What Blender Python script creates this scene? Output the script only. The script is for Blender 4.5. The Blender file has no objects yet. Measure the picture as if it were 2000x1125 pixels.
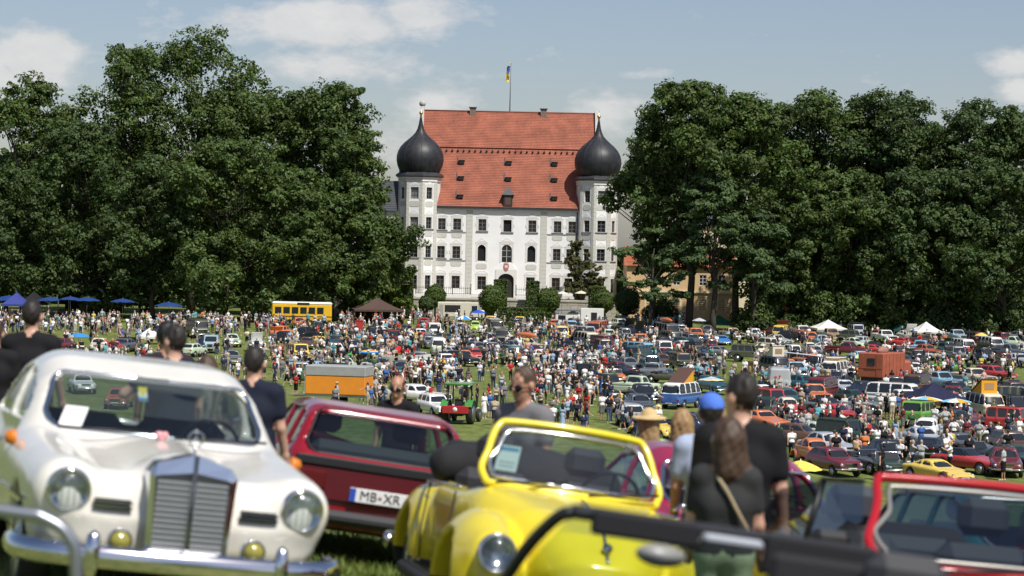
import bpy, math, random
import numpy as np
from mathutils import Matrix, Vector

SC = bpy.context.scene
COL = SC.collection
RNG = np.random.default_rng(7)
random.seed(7)
rad = math.radians

# ------------------------------------------------------------------ camera
EYE = 11.2
FPX = 4444.4                     # focal length in pixels of the 2000 px wide photograph (80 mm on 36 mm)
PITCH, ROLL = 0.922, 1.2
cam_d = bpy.data.cameras.new('camera')
cam = bpy.data.objects.new('camera', cam_d)
COL.objects.link(cam)
cam_d.lens, cam_d.sensor_width = 80.0, 36.0
cam_d.clip_start, cam_d.clip_end = 0.1, 20000
CAM_R = Matrix.Rotation(rad(90 - PITCH), 3, 'X') @ Matrix.Rotation(rad(ROLL), 3, 'Z')
cam.matrix_world = Matrix.Translation((0, 0, EYE)) @ CAM_R.to_4x4()
cam_d.dof.use_dof = True
cam_d.dof.focus_distance = 230.0
cam_d.dof.aperture_fstop = 2.9
SC.camera = cam

# ------------------------------------------------------------------ sky and sun
SUN_EL, SUN_AZ = 56.0, 36.0      # the sun stands behind the camera, this many degrees round to its right
w = bpy.data.worlds.new('World')
SC.world = w
w.use_nodes = True
nt = w.node_tree
nt.nodes.clear()
def wn(t, **kw):
    n = nt.nodes.new(t)
    for k, v in kw.items():
        setattr(n, k, v)
    return n
def wmath(op, a, b=None, c=None):
    n = wn('ShaderNodeMath', operation=op)
    for i, v in enumerate((a, b, c)):
        if v is None: continue
        if isinstance(v, (int, float)): n.inputs[i].default_value = v
        else: nt.links.new(v, n.inputs[i])
    return n.outputs[0]
out = wn('ShaderNodeOutputWorld')
bg = wn('ShaderNodeBackground')
sky = wn('ShaderNodeTexSky', sky_type='NISHITA', sun_disc=False)
sky.sun_elevation = rad(SUN_EL)
sky.sun_rotation = rad(180 - SUN_AZ)
sky.altitude = 500
sky.air_density, sky.dust_density, sky.ozone_density = 1.0, 1.6, 1.0
SKY_STRENGTH = 0.085
bg.inputs['Strength'].default_value = SKY_STRENGTH
tc = wn('ShaderNodeTexCoord')
sep = wn('ShaderNodeSeparateXYZ')
nt.links.new(tc.outputs['Generated'], sep.inputs[0])
az = wmath('ARCTAN2', sep.outputs[0], sep.outputs[1])
el = wmath('ARCSINE', sep.outputs[2])
comb = wn('ShaderNodeCombineXYZ')
nt.links.new(wmath('MULTIPLY', az, 30.0), comb.inputs[0])
nt.links.new(wmath('MULTIPLY', el, 62.0), comb.inputs[1])
def noise(scale, detail, off):
    m = wn('ShaderNodeVectorMath', operation='ADD')
    nt.links.new(comb.outputs[0], m.inputs[0]); m.inputs[1].default_value = off
    n = wn('ShaderNodeTexNoise')
    n.inputs['Scale'].default_value = scale; n.inputs['Detail'].default_value = detail; n.inputs['Roughness'].default_value = 0.58
    nt.links.new(m.outputs[0], n.inputs['Vector'])
    return n.outputs['Fac']
n1 = noise(1.0, 8.0, (3.1, 7.7, 0.4))
n2 = noise(0.3, 4.0, (11.0, 2.0, 5.0))
n3 = noise(2.2, 6.0, (1.0, 4.0, 9.0))
# the cumulus banks: (azimuth, elevation, half width, half height) in radians; above the frame the noise field carries on alone
cum = None
for (cx, cy, hw, hh, amp) in ((-.086, .0985, .046, .0100, 1.1), (-.045, .101, .020, .010, .9), (-.075, .0795, .036, .0072, .75), (-.207, .078, .019, .0125, 1.15), (-.226, .070, .018, .012, .9),
                              (-.036, .0625, .017, .0085, .8), (.0405, .063, .019, .0095, .85), (.216, .0845, .011, .0055, .9), (.219, .0735, .012, .0055, .85),
                              (.056, .078, .012, .003, .55), (-.05, .045, .02, .011, .6), (.36, .10, .05, .016, 1.0), (-.42, .11, .06, .016, 1.0)):
    dx = wmath('DIVIDE', wmath('SUBTRACT', az, cx), hw)
    dy = wmath('DIVIDE', wmath('SUBTRACT', el, cy), hh)
    r2 = wmath('ADD', wmath('MULTIPLY', dx, dx), wmath('MULTIPLY', dy, dy))
    b = wmath('MULTIPLY', wmath('EXPONENT', wmath('MULTIPLY', r2, -0.8)), amp)
    cum = b if cum is None else wmath('MAXIMUM', cum, b)
dens = wmath('ADD', wmath('MULTIPLY', cum, 0.70), wmath('MULTIPLY', wmath('SUBTRACT', n1, 0.5), 0.95))
dens = wmath('ADD', dens, wmath('MULTIPLY', wmath('SUBTRACT', n2, 0.5), 0.35))
n4 = noise(3.4, 6.0, (5.0, 1.0, 2.0))
dens = wmath('ADD', dens, wmath('MULTIPLY', wmath('SUBTRACT', n4, 0.5), 0.5))
cr = wn('ShaderNodeValToRGB')
cr.color_ramp.elements[0].position = 0.18; cr.color_ramp.elements[0].color = (0, 0, 0, 1)
cr.color_ramp.elements[1].position = 0.5; cr.color_ramp.elements[1].color = (1, 1, 1, 1)
nt.links.new(dens, cr.inputs[0])
ccol = wn('ShaderNodeMixRGB')
ccol.inputs[1].default_value = (6.0, 6.15, 6.5, 1); ccol.inputs[2].default_value = (8.8, 8.7, 8.5, 1)
nt.links.new(wmath('ADD', wmath('MULTIPLY', n3, 0.8), wmath('MULTIPLY', dens, 0.55)), ccol.inputs[0])
skm = wn('ShaderNodeMixRGB', blend_type='MULTIPLY')
skm.inputs[0].default_value = 1.0
skm.inputs[2].default_value = (1.10, 1.04, 1.08, 1)
nt.links.new(sky.outputs[0], skm.inputs[1])
mix = wn('ShaderNodeMixRGB')
nt.links.new(wmath('MULTIPLY', cr.outputs[0], 0.85), mix.inputs[0])
nt.links.new(skm.outputs[0], mix.inputs[1]); nt.links.new(ccol.outputs[0], mix.inputs[2])
nt.links.new(mix.outputs[0], bg.inputs[0]); nt.links.new(bg.outputs[0], out.inputs[0])

sun_d = bpy.data.lights.new('sun', 'SUN')
sun_d.energy, sun_d.angle, sun_d.color = 4.8, rad(0.53), (1.0, 0.965, 0.90)
sun = bpy.data.objects.new('sun', sun_d)
COL.objects.link(sun)
sdir = Vector((math.sin(rad(SUN_AZ)) * math.cos(rad(SUN_EL)), -math.cos(rad(SUN_AZ)) * math.cos(rad(SUN_EL)), math.sin(rad(SUN_EL))))
sun.rotation_euler = sdir.to_track_quat('Z', 'Y').to_euler()
sun.location = (0, 0, 120)

SC.view_settings.view_transform = 'Standard'
SC.view_settings.look = 'None'
SC.view_settings.exposure = 0.1
SC.view_settings.gamma = 1.0
SC.view_settings.use_curve_mapping = False
SC.render.engine = 'CYCLES'
SC.cycles.use_denoising = True
SC.cycles.max_bounces = 6
SC.cycles.diffuse_bounces = 2
SC.cycles.glossy_bounces = 3
SC.cycles.transmission_bounces = 4
SC.cycles.transparent_max_bounces = 10
SC.cycles.caustics_reflective = SC.cycles.caustics_refractive = False
SC.cycles.use_adaptive_sampling = True
SC.cycles.adaptive_threshold = 0.01

# ------------------------------------------------------------------ where things stand
def at(px, py, d):
    """The point at depth d (metres along +Y) seen at pixel px, py of the 2000 x 1125 photograph."""
    v = CAM_R @ Vector(((px - 1000) / FPX, (562.5 - py) / FPX, -1.0))
    v *= d / v.y
    return Vector((v.x, v.y, v.z + EYE))
def sstep(a, b, x):
    t = np.clip((x - a) / (b - a), 0, 1)
    return t * t * (3 - 2 * t)
def gz(x, y):
    """Height of the ground: a hillside that falls away from the camera and to its right, then the level meadow, then a slight rise to the castle."""
    xc = np.where(x > 2.2, 2.2 + (x - 2.2) * 0.4, x)
    xc = np.clip(xc, -6.5, 3.2)
    yc = np.clip(y, 5.0, 24.0)
    fore = EYE - (1.42 + 0.132 * xc + 0.0735 * yc)
    t = sstep(24.0, 104.0, y)
    tl = np.clip((y - 24.0) / 80.0, 0, 1)
    t = 0.4 * t + 0.6 * tl
    return fore * (1 - t) + 1.1 * sstep(225.0, 320.0, y)
def gpt(px, py):
    """The point of the ground seen at that pixel (beyond the hillside)."""
    a, b = 60.0, 345.0
    for _ in range(40):
        m = 0.5 * (a + b)
        p = at(px, py, m)
        if p.z > float(gz(p.x, p.y)): a = m
        else: b = m
    p = at(px, py, 0.5 * (a + b))
    return Vector((p.x, p.y, float(gz(p.x, p.y))))
def gnorm(x, y, e=0.6):
    return Vector((-(float(gz(x + e, y)) - float(gz(x - e, y))) / (2 * e), -(float(gz(x, y + e)) - float(gz(x, y - e))) / (2 * e), 1)).normalized()
# ------------------------------------------------------------------ materials
MATS = {}
def mat(name, col=(.5, .5, .5), rough=.6, metal=0.0, spec=.5, var=0.0, vscale=4.0, bump=0.0, bscale=30.0, coat=0.0, trans=0.0, attr=None):
    """Principled material; var mixes noise into the colour, bump adds fine relief."""
    if name in MATS: return MATS[name]
    m = bpy.data.materials.new(name); m.use_nodes = True
    n = m.node_tree.nodes; l = m.node_tree.links
    b = n['Principled BSDF']
    c = tuple(col) + (1,)
    b.inputs['Base Color'].default_value = c
    b.inputs['Roughness'].default_value = rough
    b.inputs['Metallic'].default_value = metal
    b.inputs['Specular IOR Level'].default_value = spec
    if coat: b.inputs['Coat Weight'].default_value = coat; b.inputs['Coat Roughness'].default_value = 0.04
    src = None
    if attr:
        a = n.new('ShaderNodeAttribute'); a.attribute_name = attr
        mx = n.new('ShaderNodeMixRGB'); mx.blend_type = 'MULTIPLY'; mx.inputs[0].default_value = 1; mx.inputs[1].default_value = c
        l.new(a.outputs['Color'], mx.inputs[2]); src = mx.outputs[0]
    if var or bump:
        t = n.new('ShaderNodeTexCoord')
    if var:
        z = n.new('ShaderNodeTexNoise'); z.inputs['Scale'].default_value = vscale; z.inputs['Detail'].default_value = 6
        l.new(t.outputs['Object'], z.inputs['Vector'])
        r = n.new('ShaderNodeMapRange'); r.inputs[1].default_value = .3; r.inputs[2].default_value = .7
        r.inputs[3].default_value = 1 - var; r.inputs[4].default_value = 1 + var
        l.new(z.outputs['Fac'], r.inputs[0])
        mx = n.new('ShaderNodeMixRGB'); mx.blend_type = 'MULTIPLY'; mx.inputs[0].default_value = 1; mx.inputs[1].default_value = c
        if src is not None: l.new(src, mx.inputs[1])
        l.new(r.outputs[0], mx.inputs[2]); src = mx.outputs[0]
    if src is not None: l.new(src, b.inputs['Base Color'])
    if bump:
        z = n.new('ShaderNodeTexNoise'); z.inputs['Scale'].default_value = bscale; z.inputs['Detail'].default_value = 5
        l.new(t.outputs['Object'], z.inputs['Vector'])
        bp = n.new('ShaderNodeBump'); bp.inputs['Strength'].default_value = bump; bp.inputs['Distance'].default_value = 0.02
        l.new(z.outputs['Fac'], bp.inputs['Height']); l.new(bp.outputs[0], b.inputs['Normal'])
    if trans:
        o = n['Material Output']
        tb = n.new('ShaderNodeBsdfTranslucent'); tb.inputs[0].default_value = (c[0] * 1.5, c[1] * 1.6, c[2] * .7, 1)
        if src is not None:
            tm = n.new('ShaderNodeMixRGB'); tm.blend_type = 'MULTIPLY'; tm.inputs[0].default_value = 1; tm.inputs[1].default_value = (1.5, 1.6, .7, 1)
            l.new(src, tm.inputs[2]); l.new(tm.outputs[0], tb.inputs[0])
        ms = n.new('ShaderNodeMixShader'); ms.inputs[0].default_value = trans
        l.new(b.outputs[0], ms.inputs[1]); l.new(tb.outputs[0], ms.inputs[2]); l.new(ms.outputs[0], o.inputs[0])
    MATS[name] = m
    return m
def glass_mat(name, tint=(.6, .66, .68), refl=0.9, dens=0.35):
    """A thin pane: mostly see-through, mirror-like at grazing angles, with a slight tint."""
    if name in MATS: return MATS[name]
    m = bpy.data.materials.new(name); m.use_nodes = True
    n = m.node_tree.nodes; l = m.node_tree.links
    n.clear()
    o = n.new('ShaderNodeOutputMaterial'); t = n.new('ShaderNodeBsdfTransparent'); g = n.new('ShaderNodeBsdfGlossy')
    t.inputs[0].default_value = tuple(tint) + (1,); g.inputs['Roughness'].default_value = .03; g.inputs[0].default_value = (.9, .95, 1, 1)
    f = n.new('ShaderNodeLayerWeight'); f.inputs[0].default_value = .5
    p5 = n.new('ShaderNodeMath'); p5.operation = 'POWER'; p5.inputs[1].default_value = 4.0; l.new(f.outputs['Facing'], p5.inputs[0])
    a = n.new('ShaderNodeMath'); a.operation = 'MULTIPLY_ADD'; a.inputs[1].default_value = refl * .8; a.inputs[2].default_value = .05 + dens * .06
    l.new(p5.outputs[0], a.inputs[0])
    s = n.new('ShaderNodeMixShader'); l.new(a.outputs[0], s.inputs[0]); l.new(t.outputs[0], s.inputs[1]); l.new(g.outputs[0], s.inputs[2])
    l.new(s.outputs[0], o.inputs[0])
    MATS[name] = m
    return m
def paint(name, col, rough=.3):
    return mat('paint_' + name, col, rough, 0, .5, var=.06, vscale=3.0, coat=.6)

# ------------------------------------------------------------------ meshes
def mesh_np(name, V, Q, mi=None, mats=(), smooth=False):
    """Mesh from numpy vertices (n,3) and faces (m,3) or (m,4)."""
    me = bpy.data.meshes.new(name)
    V = np.asarray(V, np.float32); Q = np.asarray(Q, np.int32)
    k = Q.shape[1]
    me.vertices.add(len(V)); me.vertices.foreach_set('co', V.ravel())
    me.loops.add(Q.size); me.loops.foreach_set('vertex_index', Q.ravel())
    me.polygons.add(len(Q))
    me.polygons.foreach_set('loop_start', np.arange(0, Q.size, k, dtype=np.int32))
    me.polygons.foreach_set('loop_total', np.full(len(Q), k, np.int32))
    if mi is not None: me.polygons.foreach_set('material_index', np.asarray(mi, np.int32))
    me.polygons.foreach_set('use_smooth', np.full(len(Q), bool(smooth)))
    for m in mats: me.materials.append(m)
    me.update(calc_edges=True)
    return me
def link(name, data, parent=None, M=None):
    o = bpy.data.objects.new(name, data)
    COL.objects.link(o)
    if parent is not None: o.parent = parent
    if M is not None: o.matrix_local = M if isinstance(M, Matrix) else Matrix.Translation(M)
    return o
def empty(name, M=None):
    o = bpy.data.objects.new(name, None); COL.objects.link(o); o.empty_display_size = .2
    if M is not None: o.matrix_world = M if isinstance(M, Matrix) else Matrix.Translation(M)
    return o
def tag(o, label=None, cat=None, group=None, kind=None):
    for k, v in (('label', label), ('category', cat), ('group', group), ('kind', kind)):
        if v: o[k] = v
    return o
def copy_tree(o, parent=None):
    c = o.copy(); COL.objects.link(c)
    if parent is not None:
        c.parent = parent; c.matrix_parent_inverse = o.matrix_parent_inverse.copy()
    for ch in o.children: copy_tree(ch, c)
    return c
class MB:
    """Collects simple shapes into one mesh."""
    def __init__(s): s.v, s.f, s.m, s.sm = [], [], [], []
    def add(s, v, f, m=0, smooth=False):
        b = len(s.v); s.v += [tuple(p) for p in v]; s.f += [tuple(i + b for i in q) for q in f]; s.m += [m] * len(f); s.sm += [smooth] * len(f)
        return s
    def box(s, a, b, m=0, M=None, bev=0.0):
        (x0, y0, z0), (x1, y1, z1) = a, b
        if bev > 0:
            e = bev; v = []
            for (i, x) in ((0, x0), (1, x1)):
                for (j, y) in ((0, y0), (1, y1)):
                    for (k, z) in ((0, z0), (1, z1)):
                        sx, sy, sz = (e if i == 0 else -e), (e if j == 0 else -e), (e if k == 0 else -e)
                        v += [(x, y + sy, z + sz), (x + sx, y, z + sz), (x + sx, y + sy, z)]
            def I(i, j, k, a): return (i * 4 + j * 2 + k) * 3 + a
            f = []
            for i in (0, 1): f.append([I(i, 0, 0, 0), I(i, 1, 0, 0), I(i, 1, 1, 0), I(i, 0, 1, 0)][::(-1 if i == 0 else 1)])
            for j in (0, 1): f.append([I(0, j, 0, 1), I(1, j, 0, 1), I(1, j, 1, 1), I(0, j, 1, 1)][::(1 if j == 0 else -1)])
            for k in (0, 1): f.append([I(0, 0, k, 2), I(1, 0, k, 2), I(1, 1, k, 2), I(0, 1, k, 2)][::(-1 if k == 0 else 1)])
            for i in (0, 1):
                for j in (0, 1): f.append([I(i, j, 0, 0), I(i, j, 1, 0), I(i, j, 1, 1), I(i, j, 0, 1)][::(1 if (i + j) % 2 else -1)])
            for i in (0, 1):
                for k in (0, 1): f.append([I(i, 0, k, 0), I(i, 1, k, 0), I(i, 1, k, 2), I(i, 0, k, 2)][::(-1 if (i + k) % 2 else 1)])
            for j in (0, 1):
                for k in (0, 1): f.append([I(0, j, k, 1), I(1, j, k, 1), I(1, j, k, 2), I(0, j, k, 2)][::(1 if (j + k) % 2 else -1)])
            for i in (0, 1):
                for j in (0, 1):
                    for k in (0, 1): f.append([I(i, j, k, 0), I(i, j, k, 1), I(i, j, k, 2)][::(1 if (i + j + k) % 2 else -1)])
        else:
            v = [(x0, y0, z0), (x1, y0, z0), (x1, y1, z0), (x0, y1, z0), (x0, y0, z1), (x1, y0, z1), (x1, y1, z1), (x0, y1, z1)]
            f = [(3, 2, 1, 0), (4, 5, 6, 7), (0, 1, 5, 4), (1, 2, 6, 5), (2, 3, 7, 6), (3, 0, 4, 7)]
        if M is not None: v = [M @ Vector(p) for p in v]
        return s.add(v, f, m)
    def prism(s, poly, axis, a, b, m=0, M=None):
        """Extrudes a 2D polygon along an axis from a to b."""
        n = len(poly)
        def P(p, t):
            if axis == 'y': return (p[0], t, p[1])
            if axis == 'x': return (t, p[0], p[1])
            return (p[0], p[1], t)
        v = [P(p, a) for p in poly] + [P(p, b) for p in poly]
        f = [tuple(range(n)), tuple(range(2 * n - 1, n - 1, -1))] + [(i, n + i, n + (i + 1) % n, (i + 1) % n) for i in range(n)]
        if M is not None: v = [M @ Vector(p) for p in v]
        return s.add(v, f, m)
    def tube(s, pts, r, n=6, m=0, closed=False, cap=True):
        pts = [Vector(p) for p in pts]; rs = r if isinstance(r, (list, tuple)) else [r] * len(pts)
        N = len(pts); v = []; up = None
        for i, p in enumerate(pts):
            d = (pts[(i + 1) % N] - pts[i - 1]) if closed else (pts[min(i + 1, N - 1)] - pts[max(i - 1, 0)])
            d = d.normalized() if d.length > 1e-9 else Vector((0, 0, 1))
            if up is None:
                up = Vector((0, 0, 1)) if abs(d.z) < .9 else Vector((1, 0, 0))
            a = d.cross(up)
            a = a.normalized() if a.length > 1e-6 else d.orthogonal().normalized()
            b = a.cross(d).normalized(); up = b
            for k in range(n):
                t = 2 * math.pi * k / n
                v.append(p + a * (math.cos(t) * rs[i]) + b * (math.sin(t) * rs[i]))
        f = []
        for i in range(N if closed else N - 1):
            j = (i + 1) % N
            for k in range(n): f.append((i * n + k, i * n + (k + 1) % n, j * n + (k + 1) % n, j * n + k))
        if cap and not closed:
            f.append(tuple(range(n - 1, -1, -1))); f.append(tuple((N - 1) * n + k for k in range(n)))
        return s.add(v, f, m, True)
    def lathe(s, prof, n=16, m=0, M=None, smooth=True, a0=0.0):
        """Revolves (radius, z) pairs about z."""
        v = []
        for (r, z) in prof:
            for k in range(n):
                t = a0 + 2 * math.pi * k / n; v.append((r * math.cos(t), r * math.sin(t), z))
        f = []
        for i in range(len(prof) - 1):
            for k in range(n): f.append((i * n + k, i * n + (k + 1) % n, (i + 1) * n + (k + 1) % n, (i + 1) * n + k))
        if prof[0][0] > 1e-6: f.append(tuple(range(n - 1, -1, -1)))
        if prof[-1][0] > 1e-6: f.append(tuple((len(prof) - 1) * n + k for k in range(n)))
        if M is not None: v = [M @ Vector(p) for p in v]
        return s.add(v, f, m, smooth)
    def data(s, name, mats):
        me = bpy.data.meshes.new(name)
        me.from_pydata(s.v, [], s.f)
        for m in (mats if isinstance(mats, (list, tuple)) else [mats]): me.materials.append(m)
        me.polygons.foreach_set('material_index', s.m); me.polygons.foreach_set('use_smooth', s.sm)
        me.update()
        return me
    def build(s, name, mats, parent=None, M=None): return link(name, s.data(name, mats), parent, M)

# ------------------------------------------------------------------ bodies as distance fields, meshed with surface nets
class Grid:
    def __init__(s, lo, hi, h):
        s.lo = np.array(lo, np.float32); s.h = h
        s.n = np.ceil((np.array(hi) - s.lo) / h).astype(int) + 1
        ax = [(s.lo[i] + np.arange(s.n[i]) * h).astype(np.float32) for i in range(3)]
        s.ax = ax
        s.x, s.y, s.z = ax[0][:, None, None], ax[1][None, :, None], ax[2][None, None, :]
def smin(a, b, k):
    if k <= 0: return np.minimum(a, b)
    h = np.maximum(k - np.abs(a - b), 0) / k
    return np.minimum(a, b) - h * h * k * .25
def smax(a, b, k): return -smin(-a, -b, k)
def poly2(U, V, pts):
    """Signed distance to a 2D polygon on broadcastable coordinate arrays."""
    pts = np.asarray(pts, np.float32); n = len(pts)
    shp = np.broadcast(U, V).shape
    d = np.full(shp, 1e9, np.float32); s = np.ones(shp, np.float32)
    for i in range(n):
        a, b = pts[i], pts[i - 1]
        e = b - a; wx, wy = U - a[0], V - a[1]
        t = np.clip((wx * e[0] + wy * e[1]) / max(float(e @ e), 1e-9), 0, 1)
        bx, by = wx - e[0] * t, wy - e[1] * t
        d = np.minimum(d, bx * bx + by * by)
        c1, c2, c3 = V >= a[1], V < b[1], e[0] * wy > e[1] * wx
        fl = (c1 & c2 & c3) | (~c1 & ~c2 & ~c3)
        s = np.where(fl, -s, s)
    return s * np.sqrt(d)
def spline(pts, n=6, closed=True):
    """Catmull-Rom through 2D or 3D points."""
    p = np.asarray(pts, float); N = len(p); out = []
    for i in range(N if closed else N - 1):
        if closed: a, b, c, d = p[i - 1], p[i], p[(i + 1) % N], p[(i + 2) % N]
        else: a, b, c, d = p[max(i - 1, 0)], p[i], p[i + 1], p[min(i + 2, N - 1)]
        for k in range(n):
            t = k / n
            out.append(.5 * ((2 * b) + (c - a) * t + (2 * a - 5 * b + 4 * c - d) * t * t + (3 * b - a - 3 * c + d) * t ** 3))
    if not closed: out.append(p[-1])
    return np.array(out)
def ell(g, c, r):
    X, Y, Z = (g.x - c[0]) / r[0], (g.y - c[1]) / r[1], (g.z - c[2]) / r[2]
    k0 = np.sqrt(X * X + Y * Y + Z * Z)
    k1 = np.sqrt((X / r[0]) ** 2 + (Y / r[1]) ** 2 + (Z / r[2]) ** 2)
    return k0 * (k0 - 1) / np.maximum(k1, 1e-6)
def rbox(g, c, hs, r):
    qx, qy, qz = np.abs(g.x - c[0]) - hs[0] + r, np.abs(g.y - c[1]) - hs[1] + r, np.abs(g.z - c[2]) - hs[2] + r
    return np.sqrt(np.maximum(qx, 0) ** 2 + np.maximum(qy, 0) ** 2 + np.maximum(qz, 0) ** 2) + np.minimum(np.maximum(qx, np.maximum(qy, qz)), 0) - r
def cone(g, a, b, ra, rb):
    """Round cone between two joints."""
    a, b = np.asarray(a, np.float32), np.asarray(b, np.float32)
    e = b - a; L2 = max(float(e @ e), 1e-9)
    px, py, pz = g.x - a[0], g.y - a[1], g.z - a[2]
    t = np.clip((px * e[0] + py * e[1] + pz * e[2]) / L2, 0, 1)
    return np.sqrt((px - e[0] * t) ** 2 + (py - e[1] * t) ** 2 + (pz - e[2] * t) ** 2) - (ra + (rb - ra) * t)
def cyl_y(g, x, z, r): return np.sqrt((g.x - x) ** 2 + (g.z - z) ** 2) - r
def nets(g, D):
    """Naive surface nets: vertices and quads of the zero surface."""
    D = np.ascontiguousarray(np.broadcast_to(D, tuple(g.n)), np.float32)
    I = D < 0
    c = np.zeros(tuple(g.n - 1), np.int8)
    for dx in (0, 1):
        for dy in (0, 1):
            for dz in (0, 1):
                c += I[dx:g.n[0] - 1 + dx, dy:g.n[1] - 1 + dy, dz:g.n[2] - 1 + dz]
    act = np.argwhere((c > 0) & (c < 8))
    idx = np.full(tuple(g.n - 1), -1, np.int64); idx[act[:, 0], act[:, 1], act[:, 2]] = np.arange(len(act))
    acc = np.zeros((len(act), 3)); cnt = np.zeros(len(act))
    cor = [(i, j, k) for i in (0, 1) for j in (0, 1) for k in (0, 1)]
    val = {q: D[act[:, 0] + q[0], act[:, 1] + q[1], act[:, 2] + q[2]] for q in cor}
    for q in cor:
        for ax in range(3):
            if q[ax]: continue
            q2 = list(q); q2[ax] = 1; q2 = tuple(q2)
            a, b = val[q], val[q2]
            m = (a < 0) != (b < 0)
            t = np.where(m, a / np.where(m, a - b, 1), 0)
            for i in range(3): acc[:, i] += np.where(m, q[i] + (t if i == ax else 0), 0)
            cnt += m
    V = (act + acc / cnt[:, None]) * g.h + g.lo
    F = []
    n = g.n
    for ax in range(3):
        b, cc = (ax + 1) % 3, (ax + 2) % 3
        sl0 = [slice(None)] * 3; sl1 = [slice(None)] * 3
        sl0[ax] = slice(0, n[ax] - 1); sl1[ax] = slice(1, n[ax])
        for i in (b, cc): sl0[i] = slice(1, n[i] - 1); sl1[i] = slice(1, n[i] - 1)
        A, B = I[tuple(sl0)], I[tuple(sl1)]
        for flip in (False, True):
            e = np.argwhere((A & ~B) if not flip else (~A & B))
            if not len(e): continue
            e = e.copy(); e[:, b] += 1; e[:, cc] += 1
            def vid(ob, oc):
                q = e.copy(); q[:, b] += ob; q[:, cc] += oc
                return idx[q[:, 0], q[:, 1], q[:, 2]]
            quad = np.stack([vid(-1, -1), vid(0, -1), vid(0, 0), vid(-1, 0)], 1)
            if flip: quad = quad[:, ::-1]
            F.append(quad)
    F = np.concatenate(F)
    return V.astype(np.float32), F
def sub(V, F, keep):
    """Keeps some faces and drops unused vertices."""
    F = F[keep]; u, inv = np.unique(F, return_inverse=True)
    return V[u], inv.reshape(F.shape)
def sample(g, D, P):
    """Trilinear lookup of a field at points (n,3)."""
    q = (np.asarray(P, np.float32) - g.lo) / g.h
    q = np.clip(q, 0, g.n - 1.001); i = q.astype(int); f = q - i
    o = 0
    for dx in (0, 1):
        for dy in (0, 1):
            for dz in (0, 1):
                wgt = (f[:, 0] if dx else 1 - f[:, 0]) * (f[:, 1] if dy else 1 - f[:, 1]) * (f[:, 2] if dz else 1 - f[:, 2])
                o = o + wgt * D[i[:, 0] + dx, i[:, 1] + dy, i[:, 2] + dz]
    return o
def march(g, D, P, d, L=3.0, step=.008):
    """First point along direction d where the field turns negative."""
    P = np.asarray(P, float).copy(); d = np.asarray(d, float); hit = np.zeros(len(P), bool)
    for _ in range(int(L / step)):
        hit |= sample(g, D, P) < 0
        if hit.all(): break
        P[~hit] += d * step
    return P
# ------------------------------------------------------------------ meadow
def grass_material():
    m = bpy.data.materials.new('meadow_grass'); m.use_nodes = True
    n = m.node_tree.nodes; l = m.node_tree.links; b = n['Principled BSDF']
    b.inputs['Roughness'].default_value = .8; b.inputs['Specular IOR Level'].default_value = .2
    g = n.new('ShaderNodeNewGeometry')
    def nz(s, d, sc=(1, 1, 1)):
        mp = n.new('ShaderNodeMapping'); mp.inputs['Scale'].default_value = sc; l.new(g.outputs['Position'], mp.inputs[0])
        z = n.new('ShaderNodeTexNoise'); z.inputs['Scale'].default_value = s; z.inputs['Detail'].default_value = d; l.new(mp.outputs[0], z.inputs[0]); return z.outputs['Fac']
    def ramp(f, stops):
        r = n.new('ShaderNodeValToRGB'); l.new(f, r.inputs[0])
        e = r.color_ramp.elements
        while len(e) < len(stops): e.new(.5)
        for k, (p, c) in enumerate(stops): e[k].position = p; e[k].color = c + (1,)
        return r.outputs[0]
    big = ramp(nz(.07, 5), [(.3, (.125, .165, .035)), (.55, (.165, .195, .052)), (.75, (.215, .22, .082))])
    fine = ramp(nz(1.6, 8, (1, .35, 1)), [(.3, (.6, .62, .55)), (.6, (1.0, 1.0, 1.0)), (.8, (1.3, 1.25, 1.1))])
    mx = n.new('ShaderNodeMixRGB'); mx.blend_type = 'MULTIPLY'; mx.inputs[0].default_value = 1
    l.new(big, mx.inputs[1]); l.new(fine, mx.inputs[2]); l.new(mx.outputs[0], b.inputs['Base Color'])
    bp = n.new('ShaderNodeBump'); bp.inputs['Strength'].default_value = .6; bp.inputs['Distance'].default_value = .08
    l.new(nz(9, 6), bp.inputs['Height']); l.new(bp.outputs[0], b.inputs['Normal'])
    return m
ys = np.concatenate([np.arange(-20, 30, 1.0), np.arange(30, 130, 4.0), np.arange(130, 420, 10.0), np.array([450, 500, 600, 800, 1200, 2000, 3500, 6000.])])
xs = np.concatenate([np.array([-4000, -1500, -700, -400, -250, -160, -110, -80, -60, -40, -28, -20, -14.]), np.arange(-10, 10.1, .75), np.array([14, 20, 28, 40, 60, 80, 110, 160, 250, 400, 700, 1500, 4000.])])
XX, YY = np.meshgrid(xs, ys)
ZZ = gz(XX, YY)
nx_, ny_ = len(xs), len(ys)
ii, jj = np.meshgrid(np.arange(nx_ - 1), np.arange(ny_ - 1)); a0 = (jj * nx_ + ii).ravel()
ground = link('ground', mesh_np('ground', np.stack([XX, YY, ZZ], -1).reshape(-1, 3), np.stack([a0, a0 + 1, a0 + nx_ + 1, a0 + nx_], 1), mats=[grass_material()], smooth=True))
tag(ground, kind='structure')

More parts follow.
